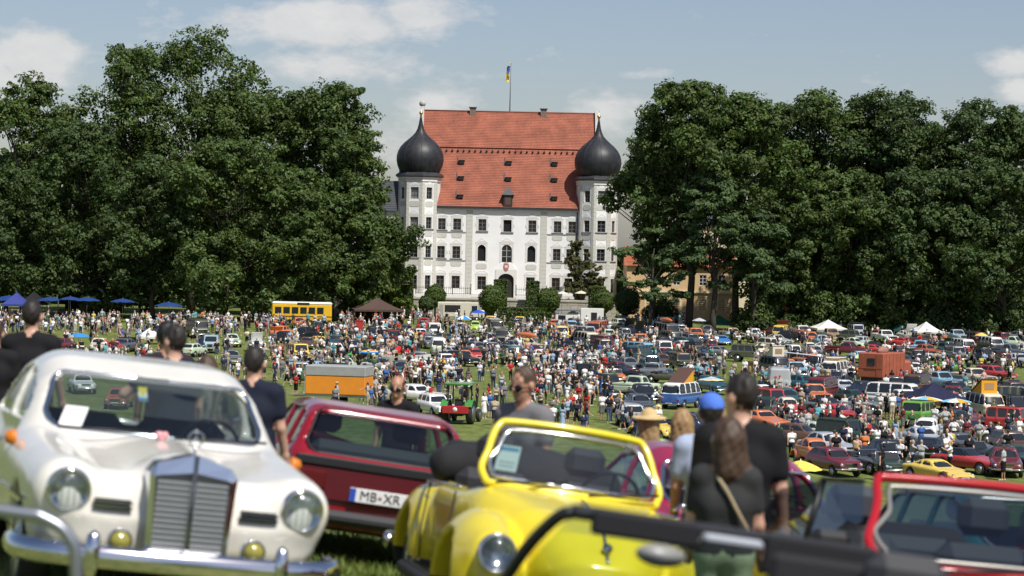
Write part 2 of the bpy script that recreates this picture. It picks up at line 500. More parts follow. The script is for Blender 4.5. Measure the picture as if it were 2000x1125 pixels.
# ------------------------------------------------------------------ castle
WHITE = mat('castle_plaster', (.83, .825, .81), .85, var=.05, vscale=.5, bump=.15, bscale=6)
GREY = mat('castle_stucco_grey', (.56, .55, .49), .85, var=.05, vscale=1.5)
GREYL = mat('castle_stucco_pale', (.68, .67, .63), .85, var=.05, vscale=1.5)
DARKM = mat('dark_sheet_metal', (.045, .046, .05), .5, .3, var=.2, vscale=2)
COPPER = mat('dome_black_sheet', (.026, .027, .030), .5, .15, var=.35, vscale=1.3, bump=.08, bscale=3)
GOLD = mat('gilded_metal', (.75, .52, .14), .3, .9)
PANE = mat('window_pane', (.016, .018, .022), .12, 0, .6)
PANEC = mat('curtained_pane', (.20, .21, .215), .3, 0, .5, var=.15, vscale=3)
SASH = mat('window_sash', (.16, .155, .145), .6)
SASHW = mat('window_sash_pale', (.5, .5, .48), .6)
def tile_material(name, col):
    m = bpy.data.materials.new(name); m.use_nodes = True
    n = m.node_tree.nodes; l = m.node_tree.links; b = n['Principled BSDF']; b.inputs['Roughness'].default_value = .8
    t = n.new('ShaderNodeTexCoord')
    br = n.new('ShaderNodeTexBrick'); br.offset = .5; br.inputs['Scale'].default_value = 1
    br.inputs['Brick Width'].default_value = .24; br.inputs['Row Height'].default_value = .33; br.inputs['Mortar Size'].default_value = .018
    c = np.array(col)
    br.inputs['Color1'].default_value = tuple(c * 1.06) + (1,); br.inputs['Color2'].default_value = tuple(c * .88) + (1,); br.inputs['Mortar'].default_value = tuple(c * .55) + (1,)
    mp = n.new('ShaderNodeMapping'); l.new(t.outputs['UV'], mp.inputs[0]); l.new(mp.outputs[0], br.inputs['Vector'])
    z = n.new('ShaderNodeTexNoise'); z.inputs['Scale'].default_value = .5; z.inputs['Detail'].default_value = 7; l.new(t.outputs['Object'], z.inputs[0])
    r = n.new('ShaderNodeMapRange'); r.inputs[1].default_value = .3; r.inputs[2].default_value = .7; r.inputs[3].default_value = .72; r.inputs[4].default_value = 1.16; l.new(z.outputs['Fac'], r.inputs[0])
    mx = n.new('ShaderNodeMixRGB'); mx.blend_type = 'MULTIPLY'; mx.inputs[0].default_value = 1; l.new(br.outputs[0], mx.inputs[1]); l.new(r.outputs[0], mx.inputs[2]); l.new(mx.outputs[0], b.inputs['Base Color'])
    return m
TILE = tile_material('roof_tile_red', (.355, .112, .064))
TILE2 = tile_material('roof_tile_orange', (.40, .13, .06))

def wall_panel(mb, P0, du, W, H, holes, depth=.3, m=0, mr=None):
    """A wall face with real openings: P0 lower corner, du unit vector along it (outward normal = du x z), holes (u0,u1,z0,z1)."""
    P0, du = Vector(P0), Vector(du); nrm = du.cross(Vector((0, 0, 1)))
    us = sorted({0.0, W, *[h[0] for h in holes], *[h[1] for h in holes]}); zs = sorted({0.0, H, *[h[2] for h in holes], *[h[3] for h in holes]})
    def P(u, z, k=0.0): return P0 + du * u + Vector((0, 0, z)) - nrm * k
    for i in range(len(us) - 1):
        for j in range(len(zs) - 1):
            uc, zc = (us[i] + us[i + 1]) / 2, (zs[j] + zs[j + 1]) / 2
            if any(h[0] < uc < h[1] and h[2] < zc < h[3] for h in holes): continue
            mb.add([P(us[i], zs[j]), P(us[i + 1], zs[j]), P(us[i + 1], zs[j + 1]), P(us[i], zs[j + 1])], [(0, 1, 2, 3)], m)
    for (u0, u1, z0, z1) in holes:
        c = [(u0, z0), (u1, z0), (u1, z1), (u0, z1)]
        for k in range(4):
            a, b = c[k], c[(k + 1) % 4]
            mb.add([P(*a), P(*b), P(*b, depth), P(*a, depth)], [(0, 1, 2, 3)], m if mr is None else mr)
    return nrm
def frame_M(o, du):
    """Local frame of a wall: x along it, y into it, z up."""
    du = Vector(du).normalized(); z = Vector((0, 0, 1)); y = -(du.cross(z))
    return Matrix(((du.x, y.x, 0, o[0]), (du.y, y.y, 0, o[1]), (du.z, y.z, 1, o[2]), (0, 0, 0, 1)))
SHARE = {}
def shared(key, fn):
    if key not in SHARE: SHARE[key] = fn()
    return SHARE[key]
def window(parent, M, w, h, arch=False, cols=2, rows=3, pane=None, sash=None, ped='tri', apron=True, sill=True, open_=False, ears=True, inset=.2):
    """A window set into its opening; M: centre of the opening's foot, x along, y into the wall."""
    pane, sash = pane or PANE, sash or SASH
    key = ('win', round(w, 2), round(h, 2), arch, cols, rows, sash.name, open_)
    def fr():
        mb = MB(); t = .07
        ht = h - (w / 2 if arch else 0)
        mb.box((-w / 2, inset - .05, 0), (-w / 2 + t, inset + .05, h)).box((w / 2 - t, inset - .05, 0), (w / 2, inset + .05, h))
        mb.box((-w / 2 + t, inset - .05, 0), (w / 2 - t, inset + .05, t)).box((-w / 2 + t, inset - .05, h - t), (w / 2 - t, inset + .05, h))
        if not open_:
            for c in range(1, cols): x = -w / 2 + w * c / cols; mb.box((x - .04, inset - .04, t), (x + .04, inset + .04, h - t))
            for r in range(1, rows):
                z = h * r / rows
                for c in range(cols): mb.box((-w / 2 + w * c / cols + .05, inset - .03, z - .03), (-w / 2 + w * (c + 1) / cols - .05, inset + .03, z + .03))
        if arch:
            n = 10; cx = [(-math.cos(math.pi * k / n) * w / 2, ht + math.sin(math.pi * k / n) * w / 2) for k in range(n + 1)]
            for k in range(n):
                (x0, z0), (x1, z1) = cx[k], cx[k + 1]
                mb.add([(x0, -.004, z0), (x1, -.004, z1), (x1, -.004, h), (x0, -.004, h), (x0, inset, z0), (x1, inset, z1)], [(0, 1, 2, 3), (0, 4, 5, 1)], 1)
        return mb.data('window', [sash, WHITE])
    o = link('window', shared(key, fr), parent, M)
    if open_:
        nb = shared(('dark', w, h), lambda: MB().box((-w / 2 + .07, inset + .1, .07), (w / 2 - .07, inset + .12, h - .07)).data('pane', [mat('painted_room_shade', (.006, .006, .007), .9)]))  # no glass here: a near-black sheet paints the shade of the room
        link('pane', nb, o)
    else:
        pw, ph = w / cols - .1, h / rows - .08
        pd = shared(('pane', round(pw, 3), round(ph, 3), pane.name), lambda: MB().box((-pw / 2, -.01, -ph / 2), (pw / 2, .01, ph / 2)).data('pane', [pane]))
        for c in range(cols):
            for r in range(rows):
                link('pane', pd, o, Matrix.Translation((-w / 2 + w * (c + .5) / cols, inset + .03, h * (r + .5) / rows)) @ Matrix.Rotation(random.uniform(-.03, .03), 4, 'Z') @ Matrix.Rotation(random.uniform(-.02, .02), 4, 'X'))
    if sill:
        link('sill', shared(('sill', w), lambda: MB().box((-w / 2 - .35, -.16, -.14), (w / 2 + .35, .02, -.03), bev=.02).data('sill', [mat('sill_metal', (.13, .13, .13), .6)])), o)
    def surround():
        mb = MB(); a = .28
        z1 = h + .28
        for sx in (-1, 1):
            mb.box((min(sx * (w / 2 + .02), sx * (w / 2 + a)), -.035, -.02), (max(sx * (w / 2 + .02), sx * (w / 2 + a)), .01, z1), 0)
        mb.box((-w / 2 - .02, -.035, h + .03), (w / 2 + .02, .01, z1), 0)
        if ears:
            for sx in (-1, 1): mb.box((sx * (w / 2 + .36) - .1, -.05, h * .42), (sx * (w / 2 + .36) + .1, .01, h * .66), 0)
        W2 = w / 2 + .36
        if ped == 'tri':
            mb.prism([(-W2, z1 + .003), (W2, z1 + .003), (W2, z1 + .12), (0, z1 + .82), (-W2, z1 + .12)], 'y', -.05, .01, 0)
            mb.prism([(-W2 * .5, z1 + .22), (W2 * .5, z1 + .22), (0, z1 + .58)], 'y', -.065, -.048, 1)
        elif ped == 'arc':
            n = 9; arc = [(W2 * math.cos(math.pi * k / n), z1 + .1 + .5 * math.sin(math.pi * k / n)) for k in range(n + 1)]
            mb.prism([(-W2, z1 + .003), (W2, z1 + .003)] + arc, 'y', -.05, .01, 0)
            mb.prism([(W2 * .6 * math.cos(math.pi * k / n), z1 + .14 + .27 * math.sin(math.pi * k / n)) for k in range(n + 1)], 'y', -.065, -.048, 1)
        return mb.data('surround', [GREYL, WHITE])
    if ped: link('surround', shared(('sur', w, h, ped, ears), surround), o)
    if apron:
        def ap():
            c = .22; x, z0, z1 = w / 2 + .22, -1.2, -.35
            return MB().prism([(-x + c, z0), (x - c, z0), (x, z0 + c), (x, z1 - c), (x - c, z1), (-x + c, z1), (-x, z1 - c), (-x, z0 + c)], 'y', -.04, .01).data('apron', [GREY])
        link('apron', shared(('apron', w), ap), o)
    return o

CX, CY, CZ0 = -.95, 350.0, 4.05       # centre of the facade's foot
castle = empty('castle', (CX, CY, CZ0))
tag(castle, 'white castle with steep red tiled roof and black onion domed corner towers', 'castle')
def cl(u, v, z): return Vector((u, v, z))   # castle-local: u along the facade, v depth, z above the foot
EV = 13.9                                   # eaves
# openings of the main facade: (u centre, foot, width, height, kind)
top = [(-10.05, 10.25, 1.15, 1.75), (-7.7, 10.25, 1.2, 1.75), (-3.82, 10.2, 1.2, 1.8), (0.04, 10.1, 1.25, 1.85), (3.87, 10.15, 1.2, 1.8), (7.75, 10.15, 1.15, 1.75), (10.0, 10.15, 1.15, 1.75)]
mid = [(-10.1, 5.9, 1.15, 1.85), (-7.75, 5.9, 1.2, 1.85), (-3.84, 5.55, 1.25, 2.5), (0.02, 5.4, 1.6, 2.75), (3.8, 5.55, 1.25, 2.5), (7.7, 5.85, 1.15, 1.8), (9.75, 5.85, 1.15, 1.8)]
low = [(-10.15, 1.3, 1.2, 1.9), (-7.75, 1.3, 1.25, 1.9), (-3.75, 1.2, 1.3, 2.0), (3.75, 1.2, 1.3, 2.0), (7.65, 1.25, 1.25, 1.95), (9.6, 1.25, 1.2, 1.9)]
HW = 11.4
holes = [(u - wd / 2 + HW, u + wd / 2 + HW, z, z + h) for (u, z, wd, h) in top + mid + low] + [(0.0 - 1.2 + HW, 0.0 + 1.2 + HW, 0.02, 3.7)]
mb = MB()
wall_panel(mb, (-HW, 0, 0), (1, 0, 0), 2 * HW, EV, holes, .34)
mb.box((-13.3, .5, -1.5), (13.3, 24, EV - .02))
mb.add([(-13.6, 0.3, EV - .02), (-13.6, 23.9, EV - .02), (-13.6, 12.1, 29.2)], [(0, 1, 2)]); mb.add([(13.6, 0.3, EV - .02), (13.6, 23.9, EV - .02), (13.6, 12.1, 29.2)], [(2, 1, 0)])
mb.build('wall', [WHITE], castle)
Mw = lambda u, z: Matrix.Translation((u, 0, z))
for k, (u, z, wd, h) in enumerate(top):
    window(castle, Mw(u, z), wd, h, open_=(k == 3), apron=(k in (0, 1, 5, 6)), pane=PANE)
for k, (u, z, wd, h) in enumerate(mid):
    if k in (2, 4): window(castle, Mw(u, z), wd, h, arch=True, open_=True, sill=False, ears=False)
    elif k == 3: window(castle, Mw(u, z), wd, h, arch=True, sash=SASHW, rows=3, apron=False, sill=False, ears=False)
    else: window(castle, Mw(u, z), wd, h)
for (u, z, wd, h) in low: window(castle, Mw(u, z), wd, h, ped='arc', apron=False, sill=False, ears=False, pane=PANE, sash=mat('sash_brown', (.14, .11, .085), .6))
# portal with its arms above
pm = MB()
pm.box((-1.2, .3, .02), (1.2, .34, 3.7), 1)
n = 12
arc = [(-1.2 * math.cos(math.pi * k / n), 2.75 + .95 * math.sin(math.pi * k / n)) for k in range(n + 1)]
for k in range(n):
    (x0, z0), (x1, z1) = arc[k], arc[k + 1]
    pm.add([(x0, -.09, z0), (x1, -.09, z1), (x1, -.09, 4.3), (x0, -.09, 4.3), (x0, .3, z0), (x1, .3, z1)], [(0, 1, 2, 3), (0, 4, 5, 1)], 0)
for sx in (-1, 1): pm.box((min(sx * 1.2, sx * 1.65), -.09, .0), (max(sx * 1.2, sx * 1.65), .01, 4.3), 0)
pm.prism([(-1.65, 4.303), (1.65, 4.303), (.85, 5.25), (-.85, 5.25)], 'y', -.09, .01, 2)
pm.build('portal', [GREYL, mat('portal_dark', (.02, .017, .014), .8), WHITE], castle)
am = MB()
am.prism([(-.42, 4.75), (-.3, 4.35), (0, 4.15), (.3, 4.35), (.42, 4.75), (.4, 5.15), (-.4, 5.15)], 'y', -.2, -.1)
am.prism([(-.26, 5.2), (.26, 5.2), (.36, 5.5), (.12, 5.36), (0, 5.56), (-.12, 5.36), (-.36, 5.5)], 'y', -.19, -.1, 1)
am.prism([(-.22, 4.62), (.22, 4.62), (.22, 4.98), (-.22, 4.98)], 'y', -.23, -.2, 2)
am.build('coat_of_arms', [mat('arms_red', (.45, .16, .13), .7, var=.2, vscale=5), mat('arms_stone', (.5, .38, .32), .7), GREYL], castle)
# grey pilasters of rusticated blocks on the facade
def pilaster(u0, u1, z0, z1, parent, M=None, y=-.06):
    mb = MB(); z = z0
    while z < z1 - .05:
        zt = min(z + .62, z1); mb.box((u0, y, z + .012), (u1, .01, zt - .012), bev=.012); z = zt
    mb.box((u0 + .03, y + .03, z0), (u1 - .03, .005, z1))
    return mb.build('pilaster', [GREY], parent, M)
for u in (-5.78, 5.65): pilaster(u - .5, u + .5, .6, EV - .5, castle)
mb = MB().box((-HW, -.35, EV - .52), (HW, .1, EV - .3), 0).box((-HW, -.55, EV - .3), (HW, .1, EV + .02), 1)
mb.build('cornice', [GREYL, DARKM], castle)
mb = MB().box((-HW, -.1, 0.0), (-1.7, .005, .55)).box((1.7, -.1, 0.0), (HW, .005, .55))
mb.build('plinth', [GREYL], castle)
for u in (-10.95, 10.75): MB().tube([(u, -.2, EV - .3), (u, -.14, EV - .9), (u, -.14, 0)], .075, 6).build('drainpipe', [DARKM], castle)
# string courses under the window rows in the outer bays
for (z, a, b) in ((10.0, -11.2, -6.3), (5.65, -11.2, -6.3), (9.95, 6.2, 11.0), (5.6, 6.2, 11.0)):
    MB().box((a, -.1, z - .1), (b, .005, z + .02)).build('string_course', [mat('course_grey', (.36, .36, .34), .8)], castle)

# roof: courses of tiles as real steps, with a break of pitch and a row of vents below it
def slope(mb, uw, y0, z0, y1, z1, rows, m=0, uvs=None, u_off=0.0):
    L = math.hypot(y1 - y0, z1 - z0); ny, nz = -(z1 - z0) / L, (y1 - y0) / L
    for r in range(rows):
        a, b = r / rows, (r + 1) / rows
        lip = .045
        A = (y0 + (y1 - y0) * a + ny * lip, z0 + (z1 - z0) * a + nz * lip); B = (y0 + (y1 - y0) * b, z0 + (z1 - z0) * b)
        A0 = (y0 + (y1 - y0) * a, z0 + (z1 - z0) * a)
        v = [(-uw, *A), (uw, *A), (uw, *B), (-uw, *B), (-uw, *A0), (uw, *A0)]
        mb.add(v, [(0, 1, 2, 3), (4, 5, 1, 0)], m)
        if uvs is not None:
            uvs += [(0, L * a), (2 * uw, L * a), (2 * uw, L * b), (0, L * b)] + [(0, L * a), (2 * uw, L * a), (2 * uw, L * a), (0, L * a)]
def roof_obj(mb, uvs, mats, parent, M=None, name='roof'):
    o = mb.build(name, mats, parent, M)
    lay = o.data.uv_layers.new(name='UVMap')
    lay.data.foreach_set('uv', np.array(uvs, np.float32).ravel()[:len(lay.data) * 2])
    return o
mb, uvs = MB(), []
RW = 13.55
slope(mb, RW, -.5, EV, 7.3, 23.35, 36, 0, uvs)
slope(mb, RW, 7.0, 23.3, 12.1, 29.25, 23, 0, uvs)
roof = roof_obj(mb, uvs, [TILE], castle)
mb, uvs = MB(), []
for (a, b) in (((24.5, EV), (12.1, 29.25)),):
    mb.add([(RW, a[0], a[1]), (-RW, a[0], a[1]), (-RW, b[0], b[1]), (RW, b[0], b[1])], [(0, 1, 2, 3)], 0); uvs += [(0, 0), (27, 0), (27, 20), (0, 20)]
roof_obj(mb, uvs, [TILE], castle, name='rear_roof_slope')
MB().tube([(-RW, 12.1, 29.27), (RW, 12.1, 29.27)], .14, 8).build('ridge', [TILE], roof)
def on_roof(z): return -.5 + (z - EV) / (23.35 - EV) * 7.8
vd = shared('vent', lambda: MB().prism([(-.16, 0), (.16, 0), (0, .3)], 'y', -.3, .5).data('vent', [DARKM]))
for k in range(29): link('vent', vd, roof, Matrix.Translation((-RW + 1.1 + k * .9, 6.62, 22.72)))
dd = shared('dorm', lambda: MB().box((-.42, -.12, 0), (.42, .9, .48)).box((-.5, -.3, .48), (.5, 1.0, .55)).box((-.34, -.14, .07), (.34, -.11, .42), 1).data('dormer', [DARKM, PANE]))
for (u, z) in ((-7.3, 20.65), (.05, 20.65), (7.2, 20.65), (-7.3, 18.1), (.05, 18.1), (7.2, 18.1), (-7.3, 15.2), (7.2, 15.2)):
    link('dormer', dd, roof, Matrix.Translation((u, on_roof(z) - .25, z)))
    MB().box((-.72, -.06, 0), (-.58, .03, 1.35)).build('ladder_rail', [DARKM], roof, Matrix.Translation((u, on_roof(z), z + .1)) @ Matrix.Rotation(-rad(39.5), 4, 'X'))
dm = MB().box((-.68, -.4, -.2), (.68, 2.4, 1.55), 0).box((-.42, -.43, .05), (.42, -.39, 1.25), 1)
dm.add([(-.95, -.65, 1.55), (.95, -.65, 1.55), (.95, 2.9, 1.55), (-.95, 2.9, 1.55), (0, .2, 2.9), (0, 2.9, 2.5)], [(0, 1, 4), (1, 2, 5, 4), (3, 0, 4, 5), (0, 3, 2, 1)], 0)
link('roof_house', dm.data('roof_house', [DARKM, mat('hatch_brown', (.10, .055, .04), .7)]), roof, Matrix.Translation((.05, on_roof(EV + .45), EV + .35)))
for u in (-5.85, 5.4):
    MB().box((-.48, -.45, -1.3), (.48, .45, .55), 0).box((-.6, -.57, .55), (.6, .57, .72), 1).build('chimney', [mat('chimney_brown', (.20, .145, .11), .85, var=.2), DARKM], roof, Matrix.Translation((u, 11.9, 29.2)))
for sx in (-1, 1):   # gable parapets
    g_ = MB(); x0, x1 = (RW, RW + .42) if sx > 0 else (-RW - .42, -RW)
    g_.prism([(-.3, EV - .3), (24.3, EV - .3), (24.3, EV + .4), (12.5, 29.9), (11.7, 29.9), (-.3, EV + .4)], 'x', x0, x1)
    if sx < 0: g_.lathe([(.02, -.5), (.42, -.32), (.55, 0), (.42, .38), (.02, .55)], 10, 0, Matrix.Translation((x0 + .1, 12.1, 30.3)))
    g_.build('gable', [mat('gable_stone', (.42, .41, .38), .85, var=.15)], castle)
fp = MB().tube([(0, 12.1, 28.8), (.05, 12.1, 37.0)], [.09, .05], 8, 0)
fp.lathe([(.01, -.1), (.1, 0), (.01, .12)], 8, 1, Matrix.Translation((.05, 12.1, 37.08)))
pole = fp.build('flagpole', [mat('pole_grey', (.16, .16, .17), .5), GOLD], castle)
fl = []
for k in range(9):
    t = k / 8; fl.append((-.02 - .22 * math.sin(t * 2.2) - .06 * math.sin(t * 14), 12.1 + .18 * math.sin(t * 9), 36.6 - 2.5 * t))
fm = MB()
for k in range(8):
    a, b = fl[k], fl[k + 1]; c = 0 if k < 4 else 1
    for s_ in range(3):
        dx0, dx1 = -.16 * s_, -.16 * (s_ + 1); w0, w1 = .09 * math.sin(s_ * 2.1 + k), .09 * math.sin((s_ + 1) * 2.1 + k)
        fm.add([(a[0] + dx0, a[1] + w0, a[2]), (a[0] + dx1, a[1] + w1, a[2] - .05), (b[0] + dx1, b[1] + w1, b[2] - .05), (b[0] + dx0, b[1] + w0, b[2])], [(0, 1, 2, 3)], c, True)
fm.build('flag', [mat('flag_blue', (.03, .07, .22), .8), mat('flag_yellow', (.75, .58, .03), .8)], castle)

def tower(u, v, mirror, zoff=0.0, full=True):
    """An octagonal corner tower with an onion dome."""
    R = 3.22; D = R * math.cos(math.pi / 8)
    t = empty('tower'); t.parent = castle; t.matrix_local = Matrix.Translation((u, v, zoff))
    mb = MB(); H = 18.0 + .2
    rot = rad(12) * (1 if not mirror else -1)
    face = []
    for k in range(8):
        a = -math.pi / 2 - rot + k * math.pi / 4 * (1 if not mirror else -1)
        nrm = Vector((math.cos(a), math.sin(a), 0)); du = Vector((-nrm.y, nrm.x, 0))
        wd = 2 * R * math.sin(math.pi / 8)
        c = nrm * D
        hs = []
        if full and k in (0, 1, 7):
            ww = 1.25 if k == 0 else .95
            for (z, h, kind) in ((14.9, 1.75, 0), (10.35, 1.75, 1), (5.95, 1.8, 2), (1.1, 2.1, 3)): hs.append((wd / 2 - ww / 2, wd / 2 + ww / 2, z, z + h, kind, ww))
        wall_panel(mb, c - du * (wd / 2), du, wd, H, [x[:4] for x in hs], .3)
        face.append((c, du, wd, hs, k))
    wall = mb.build('wall', [WHITE], t)
    for (c, du, wd, hs, k) in face:
        for (u0, u1, z0, z1, kind, ww) in hs:
            Mx = Matrix.Translation((u, v, zoff)) @ frame_M(c, du) @ Matrix.Translation((0, 0, z0))
            window(castle, Mx, ww, z1 - z0, ped='arc' if kind == 3 else 'tri', apron=kind < 3, sill=kind in (1, 2), ears=False, pane=PANEC if (kind == 0 and k == 0) or (kind == 1 and k == 0 and not mirror) else PANE)
        if full and k in (0, 1, 2, 7): pilaster(-wd / 2 - .02, -wd / 2 + .42, .3, H - .7, t, frame_M(c, du)); pilaster(wd / 2 - .42, wd / 2 + .02, .3, H - .7, t, frame_M(c, du))
    a8 = math.pi / 8 - rot
    MB().lathe([(R + .02, H - .75), (R + .16, H - .6), (R + .1, H - .25), (R + .3, H)], 8, 0, None, False, a8).build('frieze', [GREYL], t)
    MB().lathe([(R + .3, H + .003), (R + .55, H + .2), (R + .5, H + .42), (R - .05, H + .78)], 8, 0, None, False, a8).build('cornice', [DARKM], t)
    z0 = H + .72
    prof = [(2.95, 0), (3.22, .55), (3.46, 1.15), (3.6, 1.9), (3.58, 2.6), (3.4, 3.3), (3.02, 4.0), (2.45, 4.65), (1.8, 5.2), (1.22, 5.7), (.78, 6.2), (.48, 6.8), (.29, 7.5), (.16, 8.3), (.07, 9.0)]
    pr = [tuple(p) for p in spline([(r, z) for r, z in prof], 3, False)]
    dome = MB().lathe([(r, z0 + z) for r, z in pr], 32).build('dome', [COPPER], t)
    sm = MB()
    for k in range(16):
        a = k * math.pi / 8 + .1; sm.tube([(math.cos(a) * (r + .012), math.sin(a) * (r + .012), z0 + z) for r, z in pr[::3]], .03, 4)
    sm.build('seam', [DARKM], dome)
    MB().lathe([(.01, 0), (.22, .1), (.3, .3), (.22, .5), (.05, .6), (.03, 1.2), (.01, 1.3)], 10, 0, Matrix.Translation((0, 0, z0 + 8.95))).build('finial', [GOLD], dome)
    return t
tower(-13.62, 1.0, False)
tower(13.8, 1.0, True)
tower(-14.3, 23.0, False, -1.2, False)
tower(14.2, 23.0, True, -1.2, False)

# terrace before the castle with its wall, hedge strip and iron fence
STONE = mat('terrace_stone', (.40, .37, .31), .9, var=.2, vscale=1.2, bump=.4, bscale=4)
TZ = CZ0
te = MB().box((-34, 336.6, -1.5), (15.5, 420, TZ - .03), 0)
terrace = te.build('terrace', [mat('terrace_gravel', (.36, .33, .28), .95, var=.15, vscale=.8)])
tag(terrace, kind='structure')
tw = MB()
z = .8; r = 0
while z < TZ - .2:
    x = -34 + (r % 2) * .7
    while x < 15.5:
        L = 1.1 + .8 * random.random(); tw.box((x + .015, 336.28 + .04 * random.random(), z + .012), (min(x + L, 15.5) - .015, 336.58, z + .5), bev=.02); x += L
    z += .512; r += 1
tw.box((-34, 336.2, TZ - .2), (15.5, 336.7, TZ + .02))
tag(tw.build('terrace_wall', [STONE]), 'low stone retaining wall of the castle terrace behind the food trucks', 'wall')
def fence(x0, x1, y, z, label):
    f = empty('iron_fence', ((x0 + x1) / 2, y, z)); tag(f, label, 'fence', 'iron fences on the castle terrace')
    IR = mat('wrought_iron', (.03, .03, .032), .6); hw = (x1 - x0) / 2
    MB().box((-hw, -.2, -.02), (hw, .2, .5), bev=.03).build('base_wall', [GREYL], f)
    for zz in (.62, 1.45): MB().box((-hw, -.02, zz), (hw, .02, zz + .05)).build('rail', [IR], f)
    bd = shared('bar', lambda: MB().tube([(0, 0, .48), (0, 0, 1.62), (0, 0, 1.8)], [.022, .022, .004], 5).data('bar', [IR]))
    k = 0; x = -hw + .15
    while x < hw: link('bar', bd, f, (x, 0, 0)); x += .32
    pd = shared('fpost', lambda: MB().box((-.06, -.06, .5), (.06, .06, 1.9)).lathe([(.01, 1.9), (.1, 2.0), (.01, 2.16)], 8).data('post', [IR]))
    x = -hw
    while x <= hw + .01: link('post', pd, f, (x, 0, 0)); x += 2 * hw / max(1, round(2 * hw / 3.2))
fence(-14.5, -6.2, 343.0, TZ - .02, 'black iron fence on a low wall before the west half of the facade')
fence(.6, 5.2, 343.0, TZ - .02, 'black iron fence beside the dark castle portal')

# the other houses
OCHRE = mat('ochre_plaster', (.62, .43, .23), .85, var=.06, vscale=.6)
CREAM = mat('cream_plaster', (.70, .60, .42), .85, var=.06, vscale=.6)
def house(name, label, x, y, z, W, D, H, wallm, roofm, wins, rh=3.0, ridge='x', bands=False, wsize=(1.1, 1.6)):
    h = empty(name, (x, y, z)); tag(h, label, 'house')
    mb = MB(); hs = [(u - wsize[0] / 2 + W / 2, u + wsize[0] / 2 + W / 2, zz, zz + wsize[1]) for (u, zz) in wins]
    wall_panel(mb, (-W / 2, 0, 0), (1, 0, 0), W, H, hs, .25)
    mb.box((-W / 2 + .003, .3, -1), (W / 2 - .003, D, H - .003))
    mb.add([(-W / 2, 0, 0), (-W / 2, .3, 0), (-W / 2, .3, H), (-W / 2, 0, H)], [(3, 2, 1, 0)]); mb.add([(W / 2, 0, 0), (W / 2, .3, 0), (W / 2, .3, H), (W / 2, 0, H)], [(0, 1, 2, 3)])
    mb.build('wall', [wallm], h)
    for (u, zz) in wins: window(h, Matrix.Translation((u, 0, zz)), wsize[0], wsize[1], ped=None, apron=False, sill=False, sash=mat('sash_white', (.7, .7, .68), .6), inset=.12)
    if bands:
        k = 0.35; gm = MB()
        while k < H * .52: gm.box((-W / 2, -.025, k), (W / 2, .004, k + .26)); k += .34
        gm.box((-W / 2 - .1, -.25, H * .53), (W / 2 + .1, .01, H * .53 + .35), 1)
        gm.build('rustication', [wallm, CREAM], h)
        for (u, zz) in wins:
            if zz < H * .5:
                MB().box((-wsize[0] / 2 - .25, -.05, -.1), (-wsize[0] / 2, .01, wsize[1] + .2)).box((wsize[0] / 2, -.05, -.1), (wsize[0] / 2 + .25, .01, wsize[1] + .2)).build('window_surround', [CREAM], h, (u, 0, zz))
    mb, uvs = MB(), []
    slope(mb, W / 2 + .4, -.5, H, D / 2, H + rh, 14, 0, uvs)
    mb.add([(W / 2 + .4, D + .5, H), (-W / 2 - .4, D + .5, H), (-W / 2 - .4, D / 2, H + rh), (W / 2 + .4, D / 2, H + rh)], [(0, 1, 2, 3)]); uvs += [(0, 0), (W, 0), (W, 6), (0, 6)]
    roof_obj(mb, uvs, [roofm], h)
    g2 = MB()
    for sx in (-1, 1): g2.prism([(0, H), (D, H), (D / 2, H + rh - .06)], 'x', sx * W / 2 - .1, sx * W / 2 + .1)
    g2.build('gable', [wallm], h)
    return h
SLATE = tile_material('roof_slate', (.07, .075, .085))
house('ochre_wing', 'ochre rusticated castle wing half hidden behind the layered pine branches', 25.6, 346.0, 1.0, 16.4, 10, 8.4, OCHRE, TILE2, [(-4.6, 1.9), (-.6, 1.9), (3.4, 1.9), (6.3, 1.9), (-4.6, 5.6), (-.6, 5.6), (3.4, 5.6), (6.3, 5.6)], 3.0, bands=True)
house('cream_house', 'taller cream house with pale corner strip behind the ochre wing', 33.8, 362.0, 1.0, 9.5, 12, 15.0, CREAM, SLATE, [(-2.6, 8.2), (.4, 8.2), (3.1, 8.2), (-2.6, 11.7), (.4, 11.7), (3.1, 11.7)], 3.6)
house('red_cottage', 'small red walled cottage with white window between the dark trunks', 39.2, 342.0, 1.0, 5.5, 6, 5.6, mat('red_plaster', (.42, .13, .075), .85, var=.12), TILE2, [(-1.0, 2.9), (1.6, 2.9)], 1.8, wsize=(.9, 1.1))
house('slate_wing', 'dark slate roofed wing seen beside the west tower of the castle', -21.5, 361.0, 3.0, 8.0, 14, 14.2, WHITE, SLATE, [(-1.5, 9.0), (1.2, 9.0)], 5.0)
house('stone_gatehouse', 'weathered stone gatehouse showing between the brown tent and the oaks', -18.9, 335.0, .9, 4.6, 5, 4.0, STONE, SLATE, [(-.6, 1.6)], .9, wsize=(.8, 1.5))
